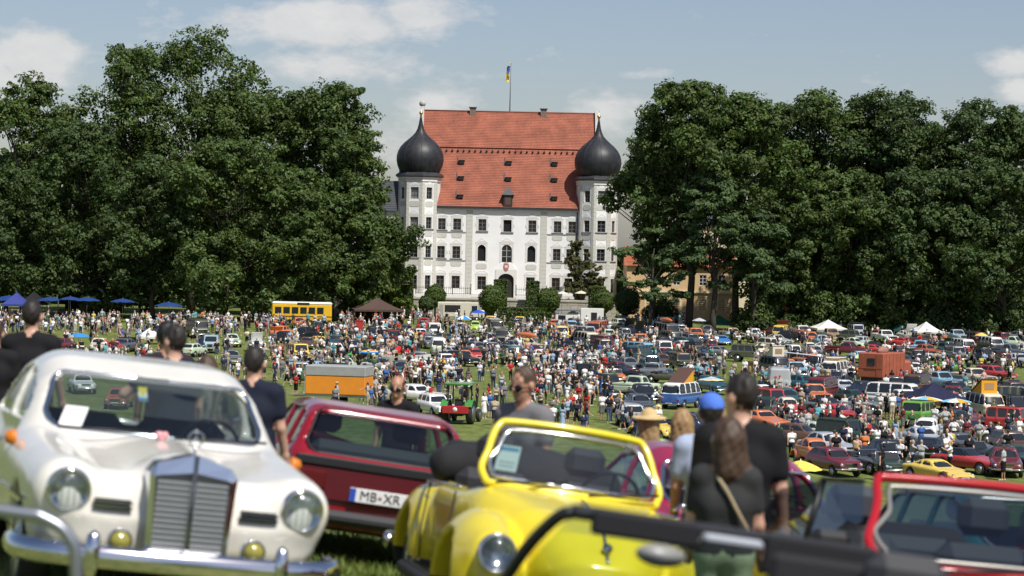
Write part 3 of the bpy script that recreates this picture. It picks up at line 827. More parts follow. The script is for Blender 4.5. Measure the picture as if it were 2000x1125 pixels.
# ------------------------------------------------------------------ trees and hedges, built of leaf faces
BARK = mat('bark', (.055, .045, .035), .9, var=.3, vscale=2, bump=.6, bscale=8)
LEAF = {
 'oak': mat('leaf_oak', (.080, .120, .031), .55, 0, .3, attr='tint', trans=.28),
 'dark': mat('leaf_dark', (.060, .094, .027), .55, 0, .3, attr='tint', trans=.25),
 'lime': mat('leaf_lime', (.12, .17, .025), .55, 0, .3, attr='tint', trans=.3),
 'pine': mat('leaf_pine', (.062, .100, .033), .6, 0, .25, attr='tint', trans=.15),
 'box': mat('leaf_box', (.075, .115, .022), .55, 0, .3, attr='tint', trans=.15),
 'rust': mat('leaf_rust', (.085, .085, .03), .55, 0, .3, attr='tint', trans=.2),
}
def leaf_mesh(name, P, N, size, material, tint):
    """One rhombic leaf face per point, facing N."""
    n = len(P)
    N = N / np.maximum(np.linalg.norm(N, axis=1, keepdims=True), 1e-6)
    r = RNG.normal(size=(n, 3)); A = np.cross(N, r); A /= np.maximum(np.linalg.norm(A, axis=1, keepdims=True), 1e-6)
    B = np.cross(N, A)
    s = (size * (.65 + .7 * RNG.random(n)))[:, None] if np.ndim(size) else size * (.65 + .7 * RNG.random(n))[:, None]
    V = np.stack([P - A * s * .62, P - B * s * .42 + N * s * .12, P + A * s * .62, P + B * s * .42 + N * s * .12], 1).reshape(-1, 3)
    F = np.arange(4 * n).reshape(-1, 4)
    me = mesh_np(name, V, F, mats=[material], smooth=False)
    ca = me.color_attributes.new('tint', 'FLOAT_COLOR', 'POINT')
    c = np.ones((n, 4, 4), np.float32); c[:, :, :3] = tint[:, None, :]
    ca.data.foreach_set('color', c.ravel())
    return me
def tints(n, k=.22):
    b = np.clip(RNG.normal(1, k, n), .45, 1.7); h = RNG.normal(0, .10, n)
    return np.stack([b * (1 + h * 1.1), b, b * (1 - h)], 1)
def crown_points(C, rad_, subs=10, per=24, flat=.75, sub_r=.40):
    """Leaves in sub-clumps round clump centres C (n,3) of radius rad_ (n)."""
    n = len(C)
    d = RNG.normal(size=(n, subs, 3)); d /= np.linalg.norm(d, axis=2, keepdims=True)
    d *= (.45 + .6 * RNG.random((n, subs, 1))); d[:, :, 2] *= flat
    S = C[:, None, :] + d * rad_[:, None, None]
    sr = rad_[:, None] * sub_r * (.7 + .6 * RNG.random((n, subs)))
    e = RNG.normal(size=(n, subs, per, 3)); e /= np.linalg.norm(e, axis=3, keepdims=True)
    e *= RNG.random((n, subs, per, 1)) ** .4; e[..., 2] *= flat
    P = S[:, :, None, :] + e * sr[:, :, None, None]
    N = e * .9 + (d / np.maximum(np.linalg.norm(d, axis=2, keepdims=True), 1e-6))[:, :, None, :] * .5 + RNG.normal(size=e.shape) * .35
    N[..., 2] += .45
    ct = np.repeat(np.clip(RNG.normal(1, .12, n), .7, 1.35), subs * per)
    return P.reshape(-1, 3), N.reshape(-1, 3), ct
def limb(mb, a, b, ra, rb, n=5, wob=.25, seg=5):
    a, b = Vector(a), Vector(b); L = (b - a).length; pts, rs = [], []
    for k in range(seg + 1):
        t = k / seg; p = a.lerp(b, t)
        if 0 < k < seg: p += Vector((random.uniform(-1, 1), random.uniform(-1, 1), random.uniform(-.5, .5))) * (wob * L * .18)
        p.z += math.sin(t * math.pi) * L * .05
        pts.append(p); rs.append(ra + (rb - ra) * t)
    mb.tube(pts, rs, n)
    return pts
def tree(label, px, top_y, d, rpx, low=.12, kind='oak', nclump=95, leaf=.38, clr=None, shape='round', group=None, seed=0, flat=.75, name='broadleaf_tree', squash=1.0, per=27, crown_off=0.0):
    """A tree: crown between its foot and the pixel height top_y, half width rpx pixels, at depth d."""
    random.seed(seed + int(px)); 
    b = at(px, 600, d); x, y = b.x, d
    g = float(gz(x, y)); H = at(px, top_y, d).z - g; R = rpx * d / FPX * 1.12
    t = empty(name, (x, y, g - .2)); tag(t, label, 'tree', group)
    z0 = H * low
    C, rr = [], []
    BG = []
    nclump = int(nclump * 1.1)
    while len(C) < nclump:
        s = RNG.random() ** .85; a = RNG.random() * 2 * math.pi
        if shape == 'round': prof = math.sin(math.pi * min(1, (.18 + .82 * s)) ** 1.05) ** .55 if s < .985 else .2
        elif shape == 'column': prof = (math.sin(math.pi * (.1 + .88 * s))) ** .35
        elif shape == 'layer': prof = (1 - s) ** .35 * (.75 + .25 * math.sin(s * 20))
        else: prof = (1 - s * .88) ** .6
        lump = 1 + .22 * math.sin(a * 3 + seed + s * 7) + .12 * math.sin(a * 5 + seed * 2.3)
        q = (.35 + .65 * RNG.random() ** .5)
        if math.sin(a) > .4 and RNG.random() < .45: continue
        r = R * prof * lump * q
        if shape in ('round', 'column') and len(C) % 9 and BG and RNG.random() < .76:   # gather clumps into boughs
            o = C[BG[-1]]; v = RNG.normal(size=3); v *= .21 * R / np.linalg.norm(v) * (1 + RNG.random())
            C.append((o[0] + v[0], o[1] + v[1] * squash, max(z0 * .8, o[2] + v[2] * .8))); rr.append((.10 + .055 * RNG.random()) * (R + .32 * H)); continue
        BG.append(len(C))
        C.append((math.cos(a) * r + crown_off * R * (1 - s), math.sin(a) * r * squash, z0 + (H - z0) * s * .97)); rr.append((.105 + .06 * RNG.random()) * (R + .32 * H) * (.72 if s > .86 else 1.0))
    if shape == 'round':      # inner boughs round the stem close the holes in the crown
        for k in range(22):
            s = RNG.random(); a = RNG.random() * 6.28; r = R * .38 * RNG.random()
            C.append((math.cos(a) * r, math.sin(a) * r * squash, z0 + (H - z0) * (.05 + .86 * s))); rr.append(.13 * (R + .32 * H))
    C, rr = np.array(C), np.array(rr)
    C[:, 2] = np.minimum(C[:, 2], H - rr * .62)
    P, N, ct = crown_points(C, rr, per=per, flat=flat)
    tn = tints(len(P)) * ct[:, None]
    link('crown', leaf_mesh('crown', P, N, leaf, LEAF[kind], tn), t)
    mb = MB()
    r0 = .017 * H if clr is None else clr
    tp = limb(mb, (0, 0, -.3), (random.uniform(-.5, .5), random.uniform(-.5, .5), H * .8), r0, r0 * .2, 9, .08, 8)
    for k in np.argsort(RNG.random(len(C)))[:int(len(C) * .45)]:
        c = C[k]; s = max(.12, min(.9, c[2] / H * .72)); i = s * 8; j = min(int(i), 7)
        o = tp[j].lerp(tp[j + 1], i - j)
        limb(mb, o, c, max(.05, r0 * (1 - s) * .5), .03, 5)
    mb.build('trunk', [BARK], t)
    return t
GL, GR = 'tall trees of the left grove', 'tall trees of the right grove'
T = [
 # left grove, back row first
 ('tall slender oak at the left edge of the picture, apart from its neighbour', 45, 132, 322, 78, dict(low=.12, shape='round', nclump=95, seed=3)),
 ('oak with a two humped top next to the gap of sky', 232, 72, 330, 92, dict(low=.15, nclump=110, seed=5)),
 ('tallest oak of all, its crest above the left grove', 372, 50, 333, 100, dict(low=.15, nclump=120, seed=8)),
 ('oak on the falling shoulder of the left grove, behind the tallest one', 478, 118, 335, 88, dict(low=.15, nclump=100, seed=9)),
 ('dark oak in the dip of the left grove skyline', 562, 168, 334, 78, dict(low=.15, nclump=90, seed=11)),
 ('bright topped oak that ends the left grove skyline', 645, 158, 330, 74, dict(low=.12, nclump=95, seed=12)),
 ('oak at the castle end of the left grove, over the brown tent', 700, 262, 322, 74, dict(low=.1, nclump=95, seed=13)),
 ('broad dark oak over the left crowd, its boughs low on the umbrellas', 165, 235, 312, 110, dict(low=.10, kind='dark', nclump=110, seed=14)),
 ('dark broad oak standing behind the stage canopies', 10, 330, 306, 105, dict(low=.10, kind='dark', nclump=90, seed=15)),
 ('low branching oak in the middle of the left grove front', 300, 300, 308, 95, dict(low=.09, kind='dark', nclump=100, seed=16)),
 ('great front oak of the left grove, with sunlit tiers of boughs', 440, 270, 306, 105, dict(low=.07, nclump=120, seed=17)),
 ('round front oak left of the yellow bus', 560, 330, 308, 95, dict(low=.08, nclump=110, seed=18)),
 ('front oak right of the yellow bus, before the castle tower', 672, 375, 315, 78, dict(low=.10, nclump=95, seed=19)),
 ('yellow green young lime tree touching the west tower', 770, 452, 330, 32, dict(low=.12, kind='lime', nclump=60, seed=20, leaf=.36, name='lime_tree')),
 # right grove
 ('oak at the castle end of the right grove, hiding part of the east tower', 1276, 232, 313, 62, dict(low=.30, nclump=80, seed=21)),
 ('tall oak first on the right grove skyline', 1345, 160, 303, 92, dict(low=.46, nclump=105, seed=22)),
 ('oak behind the pine, second on the right grove skyline', 1440, 185, 303, 80, dict(low=.46, nclump=90, seed=23)),
 ('dark oak in the notch of the right grove skyline', 1520, 205, 330, 76, dict(low=.15, kind='dark', nclump=90, seed=24)),
 ('tall tufted oak in the middle of the right grove skyline', 1598, 165, 328, 88, dict(low=.12, nclump=110, seed=25)),
 ('wide flat topped oak right of the tufted one', 1688, 175, 326, 86, dict(low=.12, kind='dark', nclump=105, seed=26)),
 ('feathery dark beech on the right grove skyline', 1775, 182, 322, 82, dict(low=.12, kind='dark', nclump=105, seed=27)),
 ('beech with a level crest near the right edge', 1868, 188, 318, 84, dict(low=.12, kind='dark', nclump=105, seed=28)),
 ('beech cut by the right edge of the picture', 1965, 200, 316, 86, dict(low=.12, kind='dark', nclump=105, seed=29)),
 ('layered pine with bare lower trunk before the ochre wing', 1395, 330, 297, 105, dict(low=.45, kind='pine', nclump=50, seed=30, flat=.42, shape='layer', name='pine_tree', clr=.46)),
 ('second layered pine, its boughs over the red cottage', 1470, 400, 299, 88, dict(low=.36, kind='pine', nclump=40, seed=31, flat=.42, shape='layer', name='pine_tree', clr=.42)),
 ('low spreading pine with a leaning trunk left of the green tent', 1270, 440, 296, 70, dict(low=.28, kind='pine', nclump=22, seed=32, flat=.4, shape='layer', name='pine_tree', clr=.3)),
 ('round front beech between the green tent and the white tent', 1560, 345, 306, 92, dict(low=.06, nclump=115, seed=33)),
 ('front beech behind the larger white tent', 1660, 330, 304, 92, dict(low=.05, nclump=115, seed=34)),
 ('front beech behind the dark green tent', 1760, 330, 302, 92, dict(low=.05, kind='dark', nclump=115, seed=35)),
 ('front beech behind the yellow parasol', 1858, 325, 300, 92, dict(low=.05, kind='dark', nclump=115, seed=36)),
 ('front beech at the right edge, its boughs nearly on the parked vans', 1960, 320, 298, 95, dict(low=.05, kind='dark', nclump=115, seed=37)),
]
for (lab, px, ty, d, rp, kw) in T:
    tree(lab, px, ty, d, rp, group=GL if px < 800 else GR, **kw)
# undergrowth along the right edge of the meadow: one mass
P = []
for px in np.arange(1440, 2060, 9.0):
    b = at(px + RNG.normal(0, 4), 640, 296 + RNG.random() * 8); g = float(gz(b.x, b.y))
    P.append((b.x, b.y, g + .4 + RNG.random() * 1.5))
P = np.array(P); pts, N, ct = crown_points(P, .8 + .6 * RNG.random(len(P)), per=18)
tag(link('undergrowth', leaf_mesh('undergrowth', pts, N, .4, LEAF['dark'], tints(len(pts)) * ct[:, None])), 'dark green undergrowth along the foot of the right grove', 'undergrowth', kind='stuff')
# far wood that closes the gaps between the trunks
P = []
for (a, b_, d, zt_) in ((-140, 690, 372, 26), (1490, 2140, 368, 26), (1180, 1500, 405, 13)):
    for px in np.arange(a, b_, 16.0):
        for zz in np.arange(1, zt_, 2.6):
            b = at(px + RNG.normal(0, 8), 600, d + RNG.normal(0, 3)); P.append((b.x, b.y, zz + RNG.normal(0, 1)))
P = np.array(P); pts, N, ct = crown_points(P, 1.7 + .6 * RNG.random(len(P)), subs=5, per=12)
tag(link('far_wood', leaf_mesh('far_wood', pts, N, 1.1, LEAF['dark'], tints(len(pts)))), 'dark mass of the wood behind both groves', 'wood', kind='stuff')

def bush(name, label, cat, x, y, z, kind, shp, dims, leaf=.2, n=3500, group=None, stem=0.0):
    """Clipped shrubs: shp 'ball', 'block' or 'arch'."""
    t = empty(name, (x, y, z)); tag(t, label, cat, group)
    a, b_, h = dims
    if shp == 'ball':
        v = RNG.normal(size=(n, 3)); v /= np.linalg.norm(v, axis=1, keepdims=True); N = v + RNG.normal(size=(n, 3)) * .35
        lump = 1 + .05 * np.sin(v[:, 0] * 7 + x) + .05 * np.sin(v[:, 2] * 9 + v[:, 1] * 5)
        P = v * np.array([a, b_, h / 2]) * (lump * (.86 + .16 * RNG.random(n)))[:, None] + np.array([0, 0, stem + h / 2])
    else:
        P = (RNG.random((n, 3)) * 2 - 1); k = RNG.integers(0, 3, n); k = np.where((k == 1) & (RNG.random(n) < .5), 0, k)
        sg = np.sign(RNG.normal(size=n)); N = RNG.normal(size=(n, 3)) * .35
        for ax in range(3):
            m_ = k == ax; P[m_, ax] = sg[m_] * (.9 + .12 * RNG.random(m_.sum())); N[m_, ax] += sg[m_]
        P = P * np.array([a, b_, h / 2]) + np.array([0, 0, stem + h / 2]) + RNG.normal(size=(n, 3)) * .04
    link('crown', leaf_mesh('crown', P, N, leaf, LEAF[kind], tints(n)), t)
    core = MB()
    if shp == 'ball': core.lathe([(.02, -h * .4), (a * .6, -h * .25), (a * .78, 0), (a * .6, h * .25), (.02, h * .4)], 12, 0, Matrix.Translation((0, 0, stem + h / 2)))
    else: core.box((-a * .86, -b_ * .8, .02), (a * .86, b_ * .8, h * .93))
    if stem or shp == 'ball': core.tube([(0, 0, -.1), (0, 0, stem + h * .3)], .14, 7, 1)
    core.build('branches', [mat('dark_core', (.02, .028, .01), .9), BARK], t)  # solid dark core inside the leaf faces, plus the stem
    return t
def bat(px, py, d):
    p = at(px, py, d); return p.x, p.y
def sizepx(n, d): return n * d / FPX
for (lab, px, top_, bot, d, wpx, shp, kind, nm, cat, stem) in (
  ('round clipped tree on a trunk before the west half of the facade', 850, 556, 600, 333, 40, 'ball', 'box', 'topiary_tree', 'topiary', 1.0),
  ('large round clipped tree left of the castle portal', 960, 557, 604, 331, 50, 'ball', 'box', 'topiary_tree', 'topiary', 1.0),
  ('round clipped tree right of the portal, beside the cream parasols', 1072, 562, 612, 331, 46, 'ball', 'box', 'topiary_tree', 'topiary', 1.2),
  ('tall clipped hedge block just left of the portal', 977, 547, 600, 334, 25, 'block', 'box', 'hedge_block', 'hedge', 0),
  ('tall clipped hedge block right of the portal', 1040, 550, 603, 334, 24, 'block', 'box', 'hedge_block', 'hedge', 0),
  ('low hedge running behind the white and yellow cars', 1020, 601, 620, 318, 92, 'block', 'box', 'low_hedge', 'hedge', 0),
  ('second low hedge nearer the crowd, before the portal', 1035, 610, 626, 312, 84, 'block', 'box', 'low_hedge', 'hedge', 0),
  ('dome of clipped hedge right of the ivy', 1178, 566, 612, 330, 42, 'ball', 'box', 'clipped_dome', 'topiary', .2),
  ('bushy clipped hedge behind the clipped dome', 1166, 560, 600, 333, 32, 'block', 'box', 'hedge_block', 'hedge', 0),
  ('square hedge beside the stone gatehouse', 788, 551, 605, 332, 36, 'block', 'box', 'hedge_block', 'hedge', 0),
  ('small loose shrub beside the beige food truck', 833, 577, 608, 326, 30, 'ball', 'dark', 'garden_shrub', 'shrub', .2),
  ('dark shrub under the low pine', 1225, 560, 620, 318, 52, 'ball', 'dark', 'garden_shrub', 'shrub', .2),
  ('shrub at the foot of the ochre wing', 1290, 590, 628, 316, 70, 'ball', 'dark', 'garden_shrub', 'shrub', .2),
):
    x, y = bat(px, 590, d); zb = at(px, bot, d).z; zb = float(gz(x, y)) if d < 336 else TZ
    h = at(px, top_, d).z - zb; a = sizepx(wpx, d) / 2
    dep = a if shp == 'ball' else min(a, .9)
    hh = h - stem if shp == 'ball' else h
    if shp == 'ball' and hh > 2.4 * a: stem += hh - 2.2 * a; hh = 2.2 * a
    bush(nm, lab, cat, x, y, zb, kind, shp, (a, dep, hh), stem=stem, n=4200)
# climber on the castle corner
P = []
for (cx_, cy_, r_, k) in ((1126, 485, 12, 9), (1118, 510, 12, 9), (1124, 535, 16, 12), (1130, 560, 22, 16), (1150, 520, 18, 14), (1160, 545, 24, 20), (1140, 575, 26, 18), (1168, 570, 18, 12), (1112, 560, 10, 8)):
    for _ in range(k):
        p = at(cx_ + RNG.normal(0, r_ * .45), cy_ + RNG.normal(0, r_ * .45), 345 + RNG.normal(0, .5)); P.append(tuple(p))
P = np.array(P); base = Vector((float(P[:, 0].mean()), 346.0, TZ))
pts, N, ct = crown_points(P - np.array(base), .5 + .35 * RNG.random(len(P)), subs=6, per=16)
ivy = empty('ivy_tree', base); tag(ivy, 'rusty green climber and small tree growing up the east tower corner', 'climber')
link('crown', leaf_mesh('crown', pts, N, .3, LEAF['rust'], tints(len(pts)) * ct[:, None]), ivy)
mb = MB(); limb(mb, (0, 0, -.2), (-1.2, 0, 7), .2, .05, 6); limb(mb, (.1, 0, 0), (1.5, 0, 4), .15, .05, 6); mb.build('trunk', [BARK], ivy)
# ------------------------------------------------------------------ vehicles
TYRE = mat('tyre_rubber', (.018, .018, .019), .8)
CHROME = mat('chrome', (.72, .73, .75), .12, 1.0)
STEEL = mat('dull_steel', (.42, .43, .45), .35, .9)
BLACK = mat('black_trim', (.012, .012, .013), .5)
GLASSD = mat('car_glass_dark', (.018, .022, .026), .06, 0, .8)
LENS = mat('headlamp_glass', (.62, .64, .66), .08, .35, .9)
REDL = mat('tail_lamp_red', (.35, .012, .012), .2)
AMBER = mat('amber_lamp', (.62, .19, .02), .25)
PLATE = mat('number_plate', (.72, .72, .7), .5)
LEATHER = mat('seat_leather_dark', (.03, .03, .034), .6)
CANVAS = mat('black_canvas', (.014, .014, .016), .9)
def mute(c, s=.86):
    g_ = .3 * c[0] + .6 * c[1] + .1 * c[2]; return tuple(g_ + (v - g_) * s for v in c)
PAINTS = {k: paint(k, mute(c)) for k, c in dict(
  white=(.78, .77, .73), cream=(.66, .58, .42), silver=(.42, .44, .46), grey=(.16, .175, .19), slate=(.085, .10, .12), black=(.012, .013, .015), red=(.50, .022, .018), darkred=(.16, .014, .018),
  crimson=(.33, .012, .04), orange=(.68, .16, .02), rust=(.42, .10, .035), yellow=(.78, .52, .02), lime=(.42, .62, .06), green=(.14, .40, .03), darkgreen=(.018, .045, .028), olive=(.085, .09, .05), palegreen=(.50, .60, .42),
  teal=(.016, .10, .13), blue=(.03, .12, .40), navy=(.014, .022, .06), skyblue=(.22, .42, .56), lightblue=(.34, .48, .56), brown=(.12, .055, .03), tan=(.42, .29, .15), vividblue=(.03, .22, .62)).items()}
def hwplan(plan, X):
    p = np.array(plan); return np.interp(X, p[:, 0], p[:, 1]).astype(np.float32)
def car_fields(sp, h):
    """Distance fields of a car body: whole, cabin, window regions."""
    xs = [p[0] for p in sp['side']]; zs = [p[1] for p in sp['side'] + sp.get('cab', [])]
    wmax = max(p[1] for p in sp['plan'])
    m = 3 * h + sp.get('pad', 0)
    g = Grid((min(xs) - m, -wmax - m, min(zs) - m), (max(xs) + m, wmax + m, max(zs) + m), h)
    k = sp.get('k', .14)
    side = poly2(g.x, g.z, sp['side'])
    zb = sp['belt']; zm = sp.get('zm', .6)
    hw = hwplan(sp['plan'], g.ax[0])[:, None, None]
    ay = np.abs(g.y)
    sec = ay - (hw - sp.get('tuck', .12) * ((g.z - zm) / .45) ** 2)
    low = smax(side, sec.astype(np.float32), k)
    if 'extra' in sp: low = sp['extra'](g, low)
    cab = None; regs = {}
    if 'cab' in sp:
        w0, w1 = sp['cabw']; zt = max(p[1] for p in sp['cab'])
        wz = w0 + (w1 - w0) * np.clip((g.z - zb) / (zt - zb), -.3, 1.2)
        xc = np.mean([p[0] for p in sp['cab']])
        xs_ = xc + (g.x - xc) + np.sign(g.x - xc) * sp.get('curve', .25) * g.y * g.y
        cs = poly2(xs_, g.z + 0 * g.y, sp['cab'])
        cab = smax(cs, (ay - wz).astype(np.float32), sp.get('kc', .16))
        ins = sp.get('inset', .085)
        zl = zb + sp.get('sill', .04)
        zh = zt - sp.get('head', .09)
        kk = sp.get('kw', .10)
        sw = smax(cs + ins, np.broadcast_to(zl - g.z, cs.shape), kk)
        sw = np.maximum(sw, (wz * .72 - ay))
        for xp in sp.get('pillars', ()): sw = np.maximum(sw, sp.get('pw', .04) - np.abs(g.x - xp))
        xf, xr = sp['glassx']
        def scr(cond):
            q = smax(np.broadcast_to(ay - (wz - sp.get('post', .10)), cs.shape), np.broadcast_to(np.maximum(zl - g.z, g.z - zh), cs.shape), kk * 1.3)
            return np.maximum(q, cond)
        regs['side_window'] = sw
        if not sp.get('nows'): regs['windscreen'] = scr(xf - g.x)
        if not sp.get('norear'): regs['rear_window'] = scr(g.x - xr)
    return g, low, cab, regs
def arches(g, D, sp):
    wr = sp['wr']; hw = max(p[1] for p in sp['plan'])
    for xw in sp['axles']:
        a = np.maximum(cyl_y(g, xw, wr, wr * sp.get('arch', 1.15)), (hw - .3) - np.abs(g.y))
        D = smax(D, -a, .02)
    return D
def car_meshes(sp, h=.055, rec=.045, hollow=False):
    """Body and glass meshes of a car kind."""
    g, low, cab, regs = car_fields(sp, h)
    out = {}
    D = low if cab is None else smin(low, cab, sp.get('kj', .05))
    if cab is not None:
        W = None
        for r in regs.values(): W = r if W is None else np.minimum(W, r)
        if hollow:
            th = sp.get('shell', .05)
            inner = smax(cab + th, np.broadcast_to(sp.get('floor', .55) - g.z, cab.shape), .03)
            D = np.maximum(D, -inner)
            D = np.maximum(D, -np.maximum(W, -(cab + th * 1.4)))
        else:
            D = np.maximum(D, -np.maximum(W, -(cab + rec)))
    if hollow and cab is None: D = np.maximum(D, -sp['tub'](g))
    if 'cut' in sp: D = np.maximum(D, -np.maximum(sp['cut'](g), -(low - .01)))
    D = arches(g, D, sp)
    V, F = nets(g, D)
    mi = np.zeros(len(F), np.int32)
    if 'two' in sp: mi[V[F].mean(1)[:, 2] > sp['two']] = 1
    if 'under' in sp or True: mi[V[F].mean(1)[:, 2] < sp['side'][0][1] + .03] = 2
    out['body'] = mesh_np('body', V, F, mi, sp.get('mats') or [PAINTS['white'], PAINTS['white'], BLACK], True)
    if cab is not None:
        gv, gf = nets(g, cab + (rec * .8 if not hollow else sp.get('glass_in', .022)))
        c = gv[gf].mean(1)
        for nm, r in regs.items():
            s = sample(g, np.ascontiguousarray(np.broadcast_to(r, tuple(g.n))), c)
            keep = s < h * .9
            if nm == 'side_window':
                for sy in (1, -1):
                    kk = keep & (c[:, 1] * sy > 0)
                    if kk.any(): out['side_window%+d' % sy] = mesh_np('side_window', *sub(gv, gf, kk), mats=[sp.get('glassm') or GLASSD], smooth=True)
            elif keep.any(): out[nm] = mesh_np(nm, *sub(gv, gf, keep), mats=[sp.get('glassm') or GLASSD], smooth=True)
    out['fields'] = (g, D, cab)
    return out
def wheel_mesh(r, wd, rim=None, hub='disc', n=20):
    """Tyre and rim; axis along y, outer face at +y."""
    a = MB(); R_ = Matrix.Rotation(-math.pi / 2, 4, 'X')
    a.lathe([(r * .66, -wd / 2), (r * .93, -wd / 2), (r, -wd * .3), (r, wd * .3), (r * .93, wd / 2), (r * .66, wd / 2), (r * .62, wd * .3)], n, 0, R_)
    b = MB()
    b.lathe([(r * .66, wd * .5), (r * .63, wd * .32), (r * .5, wd * .22), (r * .32, wd * .36), (r * .3, wd * .45), (r * .12, wd * .5), (.002, wd * .52)], n, 0, R_)
    return a, b
def wheel_data(r, wd):
    def f():
        a, b = wheel_mesh(r, wd, n=14)
        for q, v in enumerate(b.f): pass
        a.add(b.v, b.f, 1, True)
        return a.data('wheel', [TYRE, STEEL])
    return shared(('wheel', r, wd), f)
def lamp_data(r, m2=None, ring=True):
    def f():
        R_ = Matrix.Rotation(math.pi / 2, 4, 'Y'); a = MB()
        a.lathe([(r * 1.12, -.05), (r * 1.12, .015), (r, .03), (r * .96, .012)], 14, 1, R_)
        a.lathe([(r * .97, .012), (r * .75, .035), (r * .4, .05), (.002, .055)], 14, 0, R_)
        return a.data('headlight', [m2 or LENS, CHROME])
    return shared(('lamp', r, (m2 or LENS).name), f)
def box_data(name, dims, m, bev=.01):
    a, b, c = dims
    return shared((name, dims, m.name), lambda: MB().box((-a / 2, -b / 2, -c / 2), (a / 2, b / 2, c / 2), bev=bev).data(name, [m]))

BASE = dict(plan=[(-2.3, .62), (-2.1, .76), (-1.6, .84), (0, .86), (1.4, .84), (1.9, .78), (2.2, .66)], axles=(1.3, -1.25), wr=.32, ww=.19, belt=.92, cabw=(.74, .58), hl=(2.17, .6, .66, .09), bump=(2.24, -2.28, .46), grille=(2.2, .34, .14, .62), tl=(-2.24, .66, .72))
def S(**kw): d = dict(BASE); d.update(kw); return d
def beetle_extra(g, D):
    for sy in (1, -1):
        for xw, r in ((1.2, .50), (-1.15, .52)):
            f = smax(ell(g, (xw + .02, sy * .62, .42), (.62, .26, .40)), .26 - g.z + 0 * g.x + 0 * g.y, .05)
            D = smin(D, f, .05)
        D = smin(D, rbox(g, (0, sy * .68, .30), (.8, .14, .05), .04), .04)
    return D
def vintage_extra(g, D):
    for sy in (1, -1):
        for xw in (1.35, -1.3):
            f = smax(ell(g, (xw - .05, sy * .66, .45), (.62, .17, .44)), .30 - g.z + 0 * g.x + 0 * g.y, .04)
            D = smin(D, f, .04)
        D = smin(D, rbox(g, (0, sy * .66, .34), (.9, .16, .04), .03), .04)
    return D
def jeep_extra(g, D):
    for sy in (1, -1): D = smin(D, rbox(g, (1.25, sy * .68, .78), (.52, .14, .06), .03), .03)
    return D
